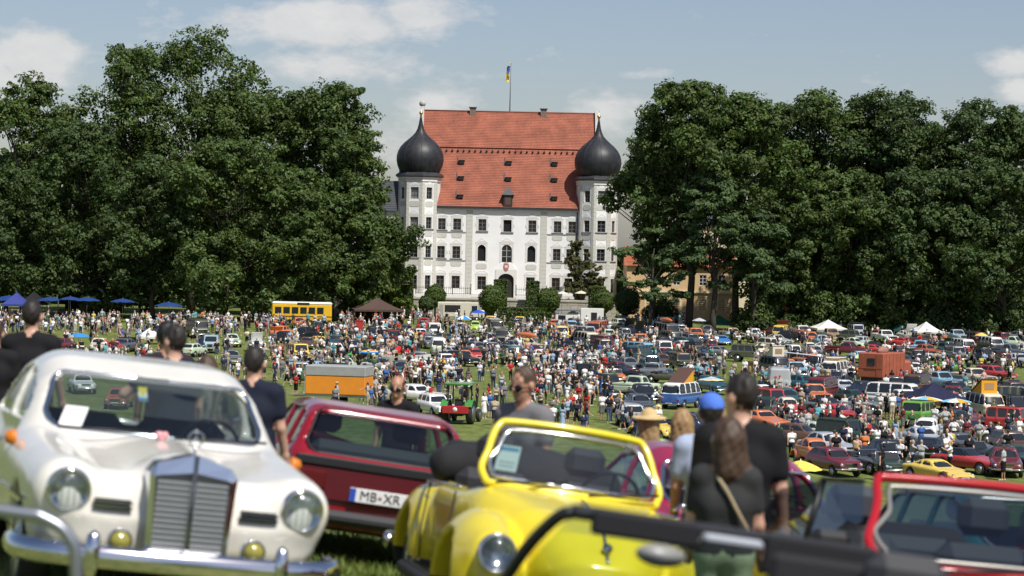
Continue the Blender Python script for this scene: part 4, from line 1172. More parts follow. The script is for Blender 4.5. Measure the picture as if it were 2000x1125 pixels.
KIND = {
 'saloon': S(side=[(-2.25, .34), (2.15, .34), (2.24, .5), (2.22, .72), (2.05, .8), (.95, .89), (.6, .92), (-1.2, .95), (-2.05, .88), (-2.27, .76), (-2.28, .45)], cab=[(.85, .8), (.22, 1.36), (-.1, 1.42), (-.85, 1.42), (-1.1, 1.36), (-1.75, .8)], glassx=(.12, -1.0), pillars=(-.32,)),
 'coupe': S(side=[(-2.2, .30), (2.15, .30), (2.28, .45), (2.22, .62), (2.0, .72), (.8, .85), (.5, .88), (-1.2, .92), (-2.05, .84), (-2.26, .70), (-2.26, .42)], cab=[(.7, .78), (-.05, 1.24), (-.3, 1.29), (-.8, 1.28), (-1.2, 1.2), (-2.0, .82)], glassx=(-.12, -1.0), belt=.88, pillars=(-.85,), hl=(2.2, .62, .58, .08), grille=(2.25, .42, .1, .52), tl=(-2.24, .6, .68)),
 'cruiser': S(side=[(-2.7, .36), (2.6, .36), (2.72, .5), (2.7, .74), (2.5, .84), (1.0, .93), (.6, .96), (-1.4, .98), (-2.5, .94), (-2.72, .84), (-2.74, .5)], cab=[(.95, .85), (.3, 1.36), (.0, 1.43), (-.95, 1.43), (-1.2, 1.36), (-1.6, .85)], plan=[(-2.75, .80), (-2.4, .92), (0, .96), (2.2, .92), (2.65, .82)], cabw=(.80, .64), glassx=(.2, -1.1), axles=(1.55, -1.5), wr=.35, belt=.95, pillars=(-.35,), hl=(2.68, .72, .68, .09), bump=(2.76, -2.78, .48), grille=(2.7, .55, .12, .66), tl=(-2.72, .72, .78)),
 'estate': S(side=[(-2.25, .34), (2.15, .34), (2.24, .5), (2.22, .74), (2.05, .82), (.95, .91), (.6, .94), (-2.0, .96), (-2.27, .9), (-2.28, .45)], cab=[(.85, .82), (.25, 1.38), (-.1, 1.45), (-1.7, 1.44), (-1.95, 1.38), (-2.25, .85)], glassx=(.12, -1.88), pillars=(-.3, -1.2)),
 'hatch': S(side=[(-1.85, .34), (1.75, .34), (1.84, .5), (1.8, .74), (1.6, .84), (.85, .92), (.5, .95), (-1.6, .97), (-1.86, .88), (-1.88, .45)], cab=[(.85, .85), (.25, 1.33), (-.05, 1.39), (-1.1, 1.37), (-1.4, 1.3), (-1.85, .86)], plan=[(-1.9, .66), (-1.6, .78), (0, .81), (1.4, .78), (1.8, .66)], cabw=(.72, .57), glassx=(.15, -1.28), pillars=(-.45,), axles=(1.12, -1.12), wr=.29, hl=(1.78, .56, .66, .085), bump=(1.86, -1.9, .45), grille=(1.81, .34, .1, .62), tl=(-1.86, .6, .74)),
 'mini': S(side=[(-1.5, .30), (1.42, .30), (1.52, .48), (1.42, .72), (.95, .86), (.62, .9), (-1.0, .92), (-1.42, .78), (-1.53, .5)], cab=[(.78, .82), (.3, 1.24), (.0, 1.33), (-.5, 1.31), (-.85, 1.18), (-1.35, .8)], plan=[(-1.52, .5), (-1.2, .63), (0, .67), (1.1, .62), (1.5, .48)], cabw=(.6, .46), glassx=(.2, -.72), pillars=(-.3,), axles=(.95, -.95), wr=.26, ww=.15, belt=.88, hl=(1.4, .48, .62, .08), bump=(1.52, -1.54, .38), grille=(1.5, .14, .05, .56), tl=(-1.46, .48, .56), k=.22, kc=.26),
 'beetle': S(side=[(-1.95, .36), (1.7, .36), (1.92, .5), (1.85, .7), (1.5, .88), (.85, .97), (-.8, 1.0), (-1.5, .88), (-1.95, .6)], cab=[(.78, .88), (.38, 1.34), (.05, 1.46), (-.4, 1.48), (-.9, 1.34), (-1.35, 1.1), (-1.7, .8)], plan=[(-1.95, .36), (-1.5, .52), (-.6, .66), (.4, .66), (1.3, .5), (1.9, .28)], cabw=(.66, .50), glassx=(.3, -.88), pillars=(-.38,), axles=(1.2, -1.15), wr=.33, ww=.16, belt=.97, tuck=.06, hl=(1.72, .60, .64, .09), bump=(2.02, -2.05, .42), grille=None, tl=(-1.72, .62, .55), extra=beetle_extra, k=.24, kc=.24, pad=.25),
 'sport': S(side=[(-2.1, .26), (2.0, .26), (2.12, .36), (2.0, .50), (1.2, .70), (.75, .76), (-1.1, .84), (-1.95, .80), (-2.12, .68), (-2.12, .36)], cab=[(.95, .66), (.05, 1.08), (-.25, 1.13), (-.7, 1.12), (-1.1, 1.02), (-1.85, .74)], cabw=(.70, .52), glassx=(-.1, -.95), belt=.76, pillars=(-.6,), hl=(1.92, .62, .50, .07), bump=(2.1, -2.14, .36), grille=(2.06, .4, .05, .38), tl=(-2.1, .62, .66), wr=.31),
 'rearsport': S(side=[(-2.0, .30), (1.8, .30), (2.0, .42), (1.9, .60), (1.4, .76), (.7, .88), (-1.1, .92), (-1.8, .78), (-2.08, .58), (-2.08, .40)], cab=[(.75, .78), (.1, 1.22), (-.2, 1.30), (-.6, 1.28), (-1.2, 1.06), (-1.8, .74)], cabw=(.70, .50), glassx=(.0, -.72), belt=.86, pillars=(-.5,), hl=(1.78, .62, .64, .09), bump=(2.0, -2.1, .42), grille=None, tl=(-2.04, .6, .62), k=.2, kc=.2, plan=[(-2.1, .6), (-1.5, .84), (0, .80), (1.3, .80), (1.95, .6)], axles=(1.15, -1.12), wr=.31),
 'roadster': S(side=[(-2.0, .30), (1.95, .30), (2.08, .44), (2.02, .62), (1.8, .72), (.6, .84), (.3, .88), (.25, .86), (.2, .80), (-.9, .80), (-1.0, .88), (-1.8, .82), (-2.05, .66), (-2.05, .40)], plan=[(-2.1, .6), (-1.7, .74), (0, .79), (1.4, .76), (2.0, .6)], wr=.30, belt=.85, hl=(1.98, .58, .60, .085), bump=(2.06, -2.1, .42), grille=(2.04, .3, .1, .52), tl=(-2.04, .56, .62), open=True),
 'bus': S(side=[(-2.1, .34), (2.02, .34), (2.12, .5), (2.13, .9), (2.02, 1.18), (-2.02, 1.18), (-2.13, .9), (-2.14, .5)], cab=[(2.10, .95), (1.98, 1.3), (1.68, 1.82), (1.4, 1.92), (-1.7, 1.92), (-1.95, 1.82), (-2.12, 1.2), (-2.12, .95)], plan=[(-2.15, .72), (-1.9, .84), (1.8, .84), (2.12, .7)], cabw=(.84, .70), glassx=(1.6, -1.85), belt=1.12, pillars=(.95, .0, -.95), axles=(1.2, -1.2), wr=.32, hl=(2.1, .56, .76, .10), bump=(2.2, -2.2, .42), grille=None, tl=(-2.12, .66, .7), head=.2, curve=.12, two=1.12, k=.18, kc=.22),
 'boxvan': S(side=[(-2.5, .40), (2.3, .40), (2.42, .55), (2.42, 1.05), (2.3, 1.2), (-2.52, 1.2), (-2.52, .5)], cab=[(2.35, 1.0), (1.9, 1.95), (1.6, 2.15), (-2.3, 2.2), (-2.5, 2.1), (-2.52, 1.0)], plan=[(-2.55, .92), (2.0, .92), (2.4, .84)], cabw=(.92, .82), glassx=(1.6, -3), norear=True, belt=1.2, pillars=(1.05, .3, -.5, -1.4), pw=.12, axles=(1.5, -1.4), wr=.36, hl=(2.4, .66, .8, .11), bump=(2.48, -2.58, .5), grille=(2.41, .5, .16, .85), tl=(-2.5, .8, .8), head=.3, curve=.08),
 'pickup': S(side=[(-2.55, .48), (2.4, .48), (2.5, .6), (2.48, .95), (2.3, 1.02), (1.0, 1.1), (-.55, 1.12), (-.6, 1.04), (-2.5, 1.04), (-2.56, .95)], cab=[(1.0, 1.0), (.55, 1.6), (.3, 1.68), (-.35, 1.68), (-.5, 1.62), (-.58, 1.0)], plan=[(-2.6, .88), (2.1, .92), (2.45, .84)], cabw=(.84, .70), glassx=(.42, -.42), belt=1.1, axles=(1.55, -1.55), wr=.37, ww=.22, hl=(2.46, .68, .84, .1), bump=(2.56, -2.62, .62), grille=(2.48, .56, .13, .84), tl=(-2.56, .8, .86), bed=True, zm=.75),
 'jeep': S(side=[(-1.85, .52), (1.75, .52), (1.8, .6), (1.8, 1.0), (1.72, 1.06), (.55, 1.1), (-1.8, 1.1), (-1.86, 1.0)], cab=[(.62, 1.0), (.42, 1.75), (.3, 1.82), (-1.6, 1.84), (-1.78, 1.76), (-1.86, 1.0)], plan=[(-1.9, .76), (.4, .76), (.6, .6), (1.8, .56)], cabw=(.76, .70), glassx=(.3, -1.7), belt=1.1, pillars=(-.4, -1.1), axles=(1.2, -1.15), wr=.39, ww=.22, hl=(1.8, .42, .86, .1), bump=(1.92, -1.95, .56), grille=(1.8, .26, .16, .82), tl=(-1.86, .66, .8), extra=jeep_extra, k=.05, kc=.08, curve=.0, zm=.8, tuck=.03, pad=.2),
 'vintage': S(side=[(-1.9, .42), (1.7, .42), (1.78, .55), (1.76, 1.02), (1.6, 1.10), (.7, 1.14), (-1.7, 1.14), (-1.98, .9), (-1.98, .5)], cab=[(.75, 1.0), (.55, 1.62), (.35, 1.74), (-1.0, 1.75), (-1.45, 1.62), (-1.75, 1.0)], plan=[(-2.0, .50), (-1.4, .60), (.5, .60), (.9, .40), (1.78, .30)], cabw=(.60, .54), glassx=(.4, -1.2), belt=1.12, pillars=(-.35,), axles=(1.35, -1.3), wr=.36, ww=.14, tuck=.03, hl=(1.72, .48, .92, .13), bump=(2.05, -2.1, .44), grille=(1.78, .26, .28, .82), tl=(-1.95, .6, .62), extra=vintage_extra, k=.09, kc=.12, pad=.25, zm=.8),
}
CARS = {}
def car_proto(kind):
    if kind not in CARS: CARS[kind] = car_meshes(KIND[kind])
    return CARS[kind]
def field_car(name, kind, col, col2=None, glass=None):
    """A car of the meadow: an Empty with body, glass, wheels, lamps, bumpers."""
    sp = KIND[kind]; pr = car_proto(kind)
    t = empty(name)
    b = link('body', pr['body'], t)
    for i, c in ((0, col), (1, col2 or col)):
        b.material_slots[i].link = 'OBJECT'; b.material_slots[i].material = PAINTS[c]
    for k, nm in (('windscreen', 'windscreen'), ('rear_window', 'rear_window'), ('side_window+1', 'side_window'), ('side_window-1', 'side_window')):
        if k in pr: link(nm, pr[k], t)
    hw = max(p[1] for p in sp['plan'])
    wd = wheel_data(sp['wr'], sp['ww'])
    for xw in sp['axles']:
        for sy in (1, -1):
            link('wheel', wd, t, Matrix.Translation((xw, sy * (hw - sp['ww'] * .62), sp['wr'])) @ (Matrix.Identity(4) if sy > 0 else Matrix.Rotation(math.pi, 4, 'Z')))
    x, y, z, r = sp['hl']
    for sy in (1, -1):
        link('headlight', lamp_data(r), t, (x, sy * y, z))
        link('tail_light', box_data('tail_light', (.05, .16, .12), REDL), t, (sp['tl'][0], sp['tl'][1] * sy, sp['tl'][2]))
    xf, xr, zb = sp['bump']; bw = hw * .96
    def bd():
        return MB().tube([(-.28, -bw, 0), (-.06, -bw * .97, 0), (0, -bw * .7, 0), (.03, 0, 0), (0, bw * .7, 0), (-.06, bw * .97, 0), (-.28, bw, 0)], .05, 6).data('bumper', [CHROME])
    q = shared(('bumper', bw), bd)
    link('bumper', q, t, (xf, 0, zb)); link('bumper', q, t, Matrix.Translation((xr, 0, zb)) @ Matrix.Rotation(math.pi, 4, 'Z'))
    if sp['grille']:
        gx, gw, gh, gzz = sp['grille']
        def gd():
            m = MB().box((-.04, -gw, -gh), (.02, gw, gh), 0)
            nb = max(3, int(gh / .03))
            for k in range(nb): zz = -gh + (k + .5) * 2 * gh / nb; m.box((.018, -gw, zz - .008), (.035, gw, zz + .008), 1)
            m.box((-.03, -gw - .02, gh), (.04, gw + .02, gh + .025), 1)
            return m.data('grille', [BLACK, CHROME])
        link('grille', shared(('grille', gw, gh), gd), t, (gx, 0, gzz))
    for sx, xx in ((1, xf + .05), (-1, xr - .05)): link('number_plate', box_data('number_plate', (.015, .5, .11), PLATE, 0), t, (xx, 0, zb + .02))
    if sp.get('open'):
        fr = MB().tube([(.42, -.66, .82), (.12, -.58, 1.2), (.12, .58, 1.2), (.42, .66, .82)], .025, 6, 0)
        link('windscreen_frame', shared('rs_frame', lambda: fr.data('windscreen_frame', [CHROME])), t)
        link('windscreen', shared('rs_glass', lambda: MB().add([(.42, -.64, .82), (.42, .64, .82), (.13, .56, 1.19), (.13, -.56, 1.19)], [(0, 1, 2, 3)]).data('windscreen', [GLASSD])), t)
        sd = shared('rs_seat', lambda: MB().box((-.25, -.24, .45), (.25, .24, .86), bev=.05).box((-.42, -.24, .5), (-.24, .24, 1.08), bev=.06).data('seat', [LEATHER]))
        for sy in (1, -1): link('seat', sd, t, (-.35, sy * .36, 0))
        link('folded_top', shared('rs_top', lambda: MB().box((-1.35, -.62, .84), (-.85, .62, 1.0), bev=.06).data('folded_top', [CANVAS])), t)
    if sp.get('bed'):
        link('bed_liner', shared('bed', lambda: MB().box((-2.48, -.76, .96), (-.7, .76, 1.055)).data('bed_liner', [BLACK])), t)
        o = link('bed_wall', shared('bedw', lambda: MB().box((-2.55, -.88, 1.03), (-.62, -.78, 1.16), bev=.02).box((-2.55, .78, 1.03), (-.62, .88, 1.16), bev=.02).box((-2.56, -.78, 1.03), (-2.47, .78, 1.16), bev=.02).data('bed_wall', [PAINTS['white']])), t)
        o.material_slots[0].link = 'OBJECT'; o.material_slots[0].material = PAINTS[col]
    return t
def raise_hood(t, kind, col, ang=62, rear=False):
    sp = KIND[kind]; xs = [p[0] for p in sp['side']]
    cx = sp.get('cab', [(.7, .9)])[0 if not rear else -1][0]
    L = abs((max(xs) if not rear else min(xs)) - cx) * .92; hw = max(p[1] for p in sp['plan']) * .8
    d = MB().box((0, -hw, -.02), (L, hw, .03), bev=.015)
    M = Matrix.Translation((cx + (.05 if not rear else -.05), 0, sp['belt'] + .02)) @ (Matrix.Rotation(math.pi, 4, 'Z') if rear else Matrix.Identity(4)) @ Matrix.Rotation(-rad(ang), 4, 'Y')
    d.build('raised_bonnet' if not rear else 'raised_boot_lid', [PAINTS[col]], t, M)
def popup(t, kind_col, lid='white', z=1.86, tilt=True, length=1.9, h=.95):
    """Camper roof raised on cloth walls; hinged at the rear when tilted."""
    cm = mat('popup_cloth_' + kind_col, dict(orange=(.72, .33, .02), white=(.7, .66, .52), tan=(.55, .33, .10))[kind_col], .9)
    L = length / 2; w = .58
    if tilt:
        f = MB().add([(-L, -w, 0), (L, -w, 0), (L, -w, h), (-L, w, 0), (L, w, 0), (L, w, h)], [(0, 1, 2), (5, 4, 3), (1, 4, 5, 2), (0, 2, 5, 3)], 0)
        f.box((L + .002, -w * .6, h * .3), (L + .02, w * .6, h * .8), 1)
        f.build('popup_walls', [cm, mat('popup_mesh', (.36, .22, .12), .9)], t, (-.1, 0, z))
        a = math.atan2(h, length)
        MB().box((0, -.64, .0), (math.hypot(length, h) + .12, .64, .07), bev=.03).build('popup_lid', [PAINTS[lid]], t, Matrix.Translation((-L - .14, 0, z + .02)) @ Matrix.Rotation(-a, 4, 'Y'))
    else:
        MB().box((-L, -w, 0), (L, w, h), 0).build('popup_walls', [cm], t, (0, 0, z))
        MB().box((-L - .1, -.66, 0), (L + .1, .66, .1), bev=.04).build('popup_lid', [PAINTS[lid]], t, (0, 0, z + h))
def place(t, px, py, head=0.0, pitch=True, at_=None, dz=0.0):
    """Stands a thing on the ground where pixel px, py meets it; head: 0 faces the camera, + turns its nose to the picture's right."""
    p = at_ if at_ is not None else gpt(px, py)
    x, y = p[0], p[1]; n = gnorm(x, y); z = float(gz(x, y))
    q = Vector((0, 0, 1)).rotation_difference(n).to_matrix().to_4x4()
    t.matrix_world = Matrix.Translation((x, y, z + dz)) @ q @ Matrix.Rotation(rad(head - 90), 4, 'Z')
    return t
# ------------------------------------------------------------------ the vehicles on the meadow: (what, what sets it apart, kind, colour, pixel x, pixel y of its foot, heading, options)
NAMES = dict(saloon='saloon_car', coupe='coupe_car', cruiser='cruiser_car', estate='estate_car', hatch='hatchback_car', mini='small_car', beetle='rounded_car', sport='sports_car', rearsport='sports_coupe', roadster='convertible_car', bus='camper_van', boxvan='panel_van', pickup='pickup_truck', jeep='offroad_car', vintage='vintage_car')
CATS = dict(bus='van', boxvan='van', pickup='pickup', jeep='off-roader')
FLEET = [
 ('pale green pickup', 'with long bed and wide tailgate', 'pickup', 'palegreen', 1243, 778, 150, {}),
 ('blue camper with orange pop-up roof', 'and white roof cap', 'bus', 'blue', 1330, 800, 150, dict(c2='white', pop=('orange', 'brown'))),
 ('navy camper with tilted white lid', 'parked among onlookers', 'bus', 'navy', 1513, 738, 15, dict(pop=('white', 'white'))),
 ('teal and white camper van', 'with low tan pop-up roof', 'bus', 'teal', 1632, 748, 155, dict(c2='white', pop2=('tan', 'white'))),
 ('dark red camper van', 'with its whole side glazed', 'bus', 'darkred', 1605, 786, -25, {}),
 ('cream camper with orange pop-up cloth', 'next to the blue canopy', 'bus', 'cream', 1922, 822, 12, dict(pop=('orange', 'brown'))),
 ('red and white camper van', 'facing out from under the trees', 'bus', 'red', 1880, 697, 10, dict(c2='white')),
 ('grey and white camper van', 'beside the red and white one', 'bus', 'slate', 1934, 692, 12, dict(c2='white')),
 ('orange red fire engine', 'with big windscreen near the white food truck', 'boxvan', 'rust', 1166, 664, -15, {}),
 ('grey panel van with orange roof', 'at the tree line', 'boxvan', 'slate', 1302, 668, 20, dict(load='orange')),
 ('silver saloon with chrome grille', 'standing nose to the open grass', 'saloon', 'silver', 1618, 897, 28, {}),
 ('orange rounded car', 'by the yellow parasol', 'beetle', 'orange', 1590, 912, 15, {}),
 ('wine red hatchback', 'behind the yellow parasol', 'hatch', 'darkred', 1628, 930, 20, {}),
 ('dark green convertible with chrome frame', 'its roof folded down', 'roadster', 'darkgreen', 1728, 930, 10, {}),
 ('yellow sports car', 'with pop-up lamps and black glass', 'sport', 'yellow', 1832, 944, 30, {}),
 ('red convertible with black top', 'beside the yellow sports car', 'coupe', 'red', 1895, 926, 35, dict(c2='black')),
 ('maroon saloon with white paper', 'at the right edge', 'saloon', 'darkred', 1962, 930, -8, {}),
 ('black long nosed sports coupe', 'with hidden lamps', 'sport', 'black', 1822, 895, 150, {}),
 ('black pony car', 'behind the man in yellow', 'coupe', 'slate', 1880, 893, 25, {}),
 ('white little rounded car', 'seen from behind on the grass', 'mini', 'white', 1811, 868, 160, dict(big=1.2)),
 ('cherry red convertible', 'with dark interior and shining bumper', 'roadster', 'crimson', 1694, 868, 45, {}),
 ('bright red muscle car', 'with grey hood', 'coupe', 'red', 1640, 832, 50, dict(big=1.08)),
 ('dark green fastback', 'turned sideways', 'coupe', 'darkgreen', 1672, 797, 40, {}),
 ('grey coupe with black vinyl roof', 'behind the red muscle car', 'coupe', 'grey', 1622, 815, 35, dict(c2='black')),
 ('vivid green jeep', 'with open top and roll bars', 'jeep', 'green', 1800, 838, 150, dict(openjeep=1)),
 ('white off-road pickup', 'beside the blue canopy', 'pickup', 'white', 1764, 808, 20, {}),
 ('maroon coupe', 'behind two men in blue shirts', 'coupe', 'darkred', 1888, 836, 25, {}),
 ('maroon fastback', 'next to the white convertible', 'coupe', 'darkred', 1898, 862, 30, {}),
 ('white convertible', 'cut by the right edge', 'roadster', 'white', 1972, 872, 60, {}),
 ('black off-roader', 'at the right edge before the grey trailer', 'jeep', 'black', 1980, 826, 15, {}),
 ('red small jeep', 'with flared wings', 'jeep', 'red', 1508, 812, 40, {}),
 ('red two tone little oldtimer with cream roof', 'rounded wings towards us', 'beetle', 'red', 1538, 820, 12, dict(c2='cream')),
 ('grey delivery van with open doors', 'behind the red jeep', 'boxvan', 'silver', 1520, 772, 175, {}),
 ('blue pickup', 'with white paper in its screen', 'pickup', 'skyblue', 1836, 766, 30, {}),
 ('cream and black pickup', 'behind the blue one', 'pickup', 'cream', 1902, 758, 25, {}),
 ('lime green coupe', 'with black stripes at its sill', 'coupe', 'green', 1862, 733, 65, {}),
 ('black fastback', 'next to the lime green coupe', 'coupe', 'black', 1815, 736, 60, {}),
 ('white saloon', 'half hidden by the red box truck', 'saloon', 'white', 1785, 740, 10, {}),
 ('black streamlined oldtimer', 'with big headlamps', 'vintage', 'black', 1922, 716, 12, dict(big=1.1)),
 ('black limousine', 'behind the man in the yellow shirt', 'saloon', 'black', 1942, 742, 15, {}),
 ('maroon oldtimer', 'near the right edge', 'vintage', 'darkred', 1962, 725, 10, {}),
 ('dark red roadster with raised bonnet', 'at the right edge', 'roadster', 'darkred', 1978, 772, 20, {}),
 ('grey square trailer van', 'with a flat roof', 'boxvan', 'olive', 1962, 800, 90, dict(big=.8)),
 ('orange estate', 'under the tree line', 'estate', 'rust', 1722, 670, 10, {}),
 ('scarlet sports car', 'with pink stickers', 'sport', 'red', 1710, 696, 60, dict(big=1.05)),
 ('red coupe', 'behind the scarlet one', 'coupe', 'red', 1770, 683, 50, {}),
 ('white coupe with raised bonnet', 'by the white tent', 'coupe', 'white', 1772, 668, 15, dict(hood=1)),
 ('silver pickup', 'behind the red and white camper', 'pickup', 'lightblue', 1868, 672, 12, {}),
 ('brown saloon', 'among motorcycles', 'saloon', 'rust', 1812, 700, 40, {}),
 ('white pony car', 'behind the red box truck', 'coupe', 'white', 1770, 703, 40, {}),
 ('white sports coupe', 'on the open strip of grass', 'rearsport', 'white', 1614, 692, 55, {}),
 ('grey saloon with pale roof', 'behind the striped awning', 'saloon', 'grey', 1592, 703, 8, dict(c2='silver')),
 ('black and white vintage tourer', 'with white bonnet', 'vintage', 'black', 1550, 708, 20, dict(c2='white')),
 ('beige oldtimer with split rear window', 'behind the navy camper', 'beetle', 'cream', 1487, 700, 160, {}),
 ('olive army car', 'with its bonnet up', 'jeep', 'olive', 1463, 710, 70, dict(hood=1)),
 ('white roadster', 'by the light blue awning', 'roadster', 'white', 1572, 738, 20, {}),
 ('vivid blue sports car', 'standing low on the grass', 'sport', 'vividblue', 1410, 676, 5, {}),
 ('brown and beige hardtop', 'behind the vivid blue car', 'cruiser', 'tan', 1430, 665, 20, {}),
 ('silver oldtimer', 'with a crowd at its nose', 'vintage', 'silver', 1474, 672, 10, {}),
 ('maroon cruiser with raised bonnet', 'at the edge of the grass', 'cruiser', 'darkred', 1517, 664, 25, dict(hood=1)),
 ('orange and white pickup', 'left of the white tent', 'pickup', 'rust', 1566, 664, 15, dict(c2='white')),
 ('orange saloon', 'below the orange and white pickup', 'saloon', 'orange', 1584, 674, 10, {}),
 ('peach coloured truck', 'under the white tent', 'pickup', 'tan', 1622, 670, 15, {}),
 ('silver off-roader with roof rack', 'right of the white tent', 'jeep', 'silver', 1674, 664, 12, dict(rack=1)),
 ('silver and maroon saloon', 'seen from behind', 'saloon', 'silver', 1684, 682, 150, {}),
 ('silver hatchback', 'beside the grey parasol', 'hatch', 'silver', 1329, 658, 10, {}),
 ('dark grey saloon', 'under the green tent', 'saloon', 'slate', 1381, 660, 12, {}),
 ('black saloon with white roof', 'beyond the orange camper', 'saloon', 'black', 1337, 693, 20, dict(c2='white')),
 ('charcoal estate', 'behind the black and white saloon', 'estate', 'slate', 1352, 678, 15, {}),
 ('grey coupe on the open grass', 'with a group before it', 'coupe', 'grey', 1410, 702, 60, {}),
 ('white jeep', 'with flat windscreen', 'jeep', 'white', 1298, 702, 5, {}),
 ('brown saloon with chrome nose', 'before the white jeep', 'saloon', 'brown', 1293, 722, 5, {}),
 ('turquoise estate', 'in the thick of the crowd', 'estate', 'teal', 1246, 696, 15, {}),
 ('grey blue saloon', 'behind the pale green pickup', 'saloon', 'grey', 1228, 730, 20, {}),
 ('light blue coupe', 'behind the blue camper', 'coupe', 'skyblue', 1371, 738, 20, {}),
 ('white sports coupe seen from behind', 'near the pale green pickup', 'rearsport', 'white', 1206, 806, 165, {}),
 ('slate saloon with dark screen', 'behind the silver estate', 'saloon', 'slate', 1248, 812, 15, {}),
 ('silver estate with chrome nose', 'facing us by the small yellow car', 'estate', 'silver', 1236, 836, 12, {}),
 ('bright yellow rounded car', 'with black engine louvres', 'beetle', 'yellow', 1278, 862, 40, {}),
 ('navy pickup with raised tailgate', 'behind the hatted people', 'pickup', 'navy', 1345, 862, 80, {}),
 ('dark blue pickup', 'by the tan oldtimer', 'pickup', 'navy', 1130, 692, 60, {}),
 ('tan oldtimer with black top', 'in the densest crowd', 'beetle', 'tan', 1114, 702, 10, dict(c2='black')),
 ('black open carriage car', 'behind the dark blue pickup', 'vintage', 'black', 1142, 674, 40, {}),
 ('white rear engined coupe', 'with ducktail', 'rearsport', 'white', 1060, 710, 60, {}),
 ('dark red coupe', 'beyond the white one', 'coupe', 'darkred', 1046, 700, 55, {}),
 ('cream taxi with orange canoe', 'on its roof', 'saloon', 'cream', 1030, 688, 40, dict(load='orange')),
 ('light blue rounded van', 'by the fire engine', 'mini', 'skyblue', 1116, 656, 5, dict(big=1.35)),
 ('black saloon with raised bonnet', 'at the hedge', 'saloon', 'black', 1222, 654, 20, dict(hood=1)),
 ('second black saloon with raised bonnet', 'nearer the pines', 'saloon', 'black', 1242, 660, 25, dict(hood=1)),
 ('grey old saloon', 'before the raised bonnets', 'vintage', 'grey', 1221, 672, 8, {}),
 ('yellow hatchback', 'first by the low hedge', 'hatch', 'yellow', 958, 640, 5, {}),
 ('yellow sports saloon', 'second by the low hedge', 'hatch', 'yellow', 1015, 641, -5, {}),
 ('lime rounded car', 'behind the olive trucks', 'beetle', 'lime', 928, 652, 5, {}),
 ('dark olive army truck', 'at the back', 'boxvan', 'olive', 966, 660, 8, {}),
 ('second olive army truck', 'nearer the crowd', 'boxvan', 'olive', 977, 676, 8, dict(big=.9)),
 ('black coupe', 'beside the army trucks', 'coupe', 'black', 914, 680, 20, {}),
 ('dark brown estate', 'at the low hedge', 'estate', 'brown', 1027, 655, 20, {}),
 ('orange coupe', 'behind the white hatchback', 'coupe', 'orange', 908, 712, 20, {}),
 ('white hatchback with black trim', 'in the crowd', 'hatch', 'white', 871, 722, 15, {}),
 ('pale old minibus', 'behind the white hatchback', 'bus', 'palegreen', 856, 698, 5, dict(c2='white')),
 ('white cruiser with huge bonnet', 'near the green tractor', 'cruiser', 'white', 815, 792, 50, {}),
 ('white station wagon', 'beside the green tractor', 'estate', 'white', 852, 815, 20, {}),
 ('white speedboat on its trailer', 'with a red flash', 'boat', 'white', 783, 722, 90, {}),
 ('red small saloon', 'far left of the yellow cars', 'saloon', 'red', 828, 645, 5, {}),
 ('red coupe with white roof', 'before the red small saloon', 'coupe', 'red', 822, 666, 15, dict(c2='white')),
 ('silver small saloon', 'beside the red coupe', 'saloon', 'silver', 850, 660, 10, {}),
 ('dark teal coupe', 'among the crowd', 'coupe', 'teal', 872, 675, 30, {}),
 ('grey estate', 'by the lime rounded car', 'estate', 'silver', 899, 656, 10, {}),
 ('black streamlined saloon', 'near the brown tent', 'beetle', 'black', 727, 664, 15, {}),
 ('black saloon seen from behind', 'near the brown tent', 'saloon', 'black', 697, 674, 170, {}),
 ('dark blue estate', 'before the black saloon', 'estate', 'navy', 690, 692, 20, {}),
 ('white coupe', 'by the black streamlined saloon', 'coupe', 'white', 752, 660, 70, {}),
 ('dark green oldtimer', 'on the left lawn', 'vintage', 'darkgreen', 620, 658, 15, {}),
 ('black vintage saloon', 'on the left lawn', 'vintage', 'black', 594, 672, -30, {}),
 ('white off-roader with huge white bonnet', 'opened towards us', 'jeep', 'white', 500, 690, 10, dict(c2='darkgreen', hood=1)),
 ('orange saloon with raised boot', 'on the left lawn', 'saloon', 'orange', 552, 662, 160, dict(boot=1)),
 ('pale green saloon', 'behind the orange trailer', 'saloon', 'palegreen', 628, 716, 5, {}),
 ('silver van', 'just left of the orange trailer', 'estate', 'silver', 588, 744, 10, {}),
 ('olive canvas truck', 'by the white awning', 'boxvan', 'olive', 386, 662, 20, {}),
 ('pale blue off-roader', 'left of the white bonnet', 'jeep', 'lightblue', 412, 692, 5, {}),
 ('silver green saloon', 'between the off-roaders', 'saloon', 'palegreen', 453, 680, 15, {}),
 ('grey saloon', 'behind the man with dark hair', 'saloon', 'grey', 452, 716, 12, {}),
 ('cream saloon', 'behind the white oldtimer', 'saloon', 'cream', 192, 690, 8, {}),
 ('maroon saloon with raised boot', 'behind the man in black', 'saloon', 'darkred', 124, 690, 170, {}),
 ('red little car', 'seen through the white oldtimer', 'hatch', 'rust', 232, 800, 0, {}),
 ('white saloon behind glass', 'seen through the white oldtimer', 'saloon', 'white', 160, 770, 20, {}),
 ('brown saloon by the red canopy', 'half hidden by people', 'saloon', 'brown', 745, 705, 20, {}),
 ('gold coupe', 'in front of the dark blue estate', 'coupe', 'yellow', 625, 680, 30, dict(big=.9)),
 ('white estate', 'between the crowd and the fire engine', 'estate', 'white', 1000, 706, 15, {}),
 ('green oldtimer', 'behind the pale green pickup', 'vintage', 'darkgreen', 1190, 776, 30, {}),
 ('teal van', 'right of the orange camper', 'estate', 'teal', 1395, 772, 20, {}),
 ('light green coupe', 'before the turquoise estate', 'coupe', 'palegreen', 1155, 728, 15, {}),
 ('white coupe in the crowd', 'near the light green one', 'rearsport', 'white', 1098, 742, 30, {}),
 ('blue black saloon', 'by the dark red camper', 'saloon', 'navy', 1690, 782, 15, {}),
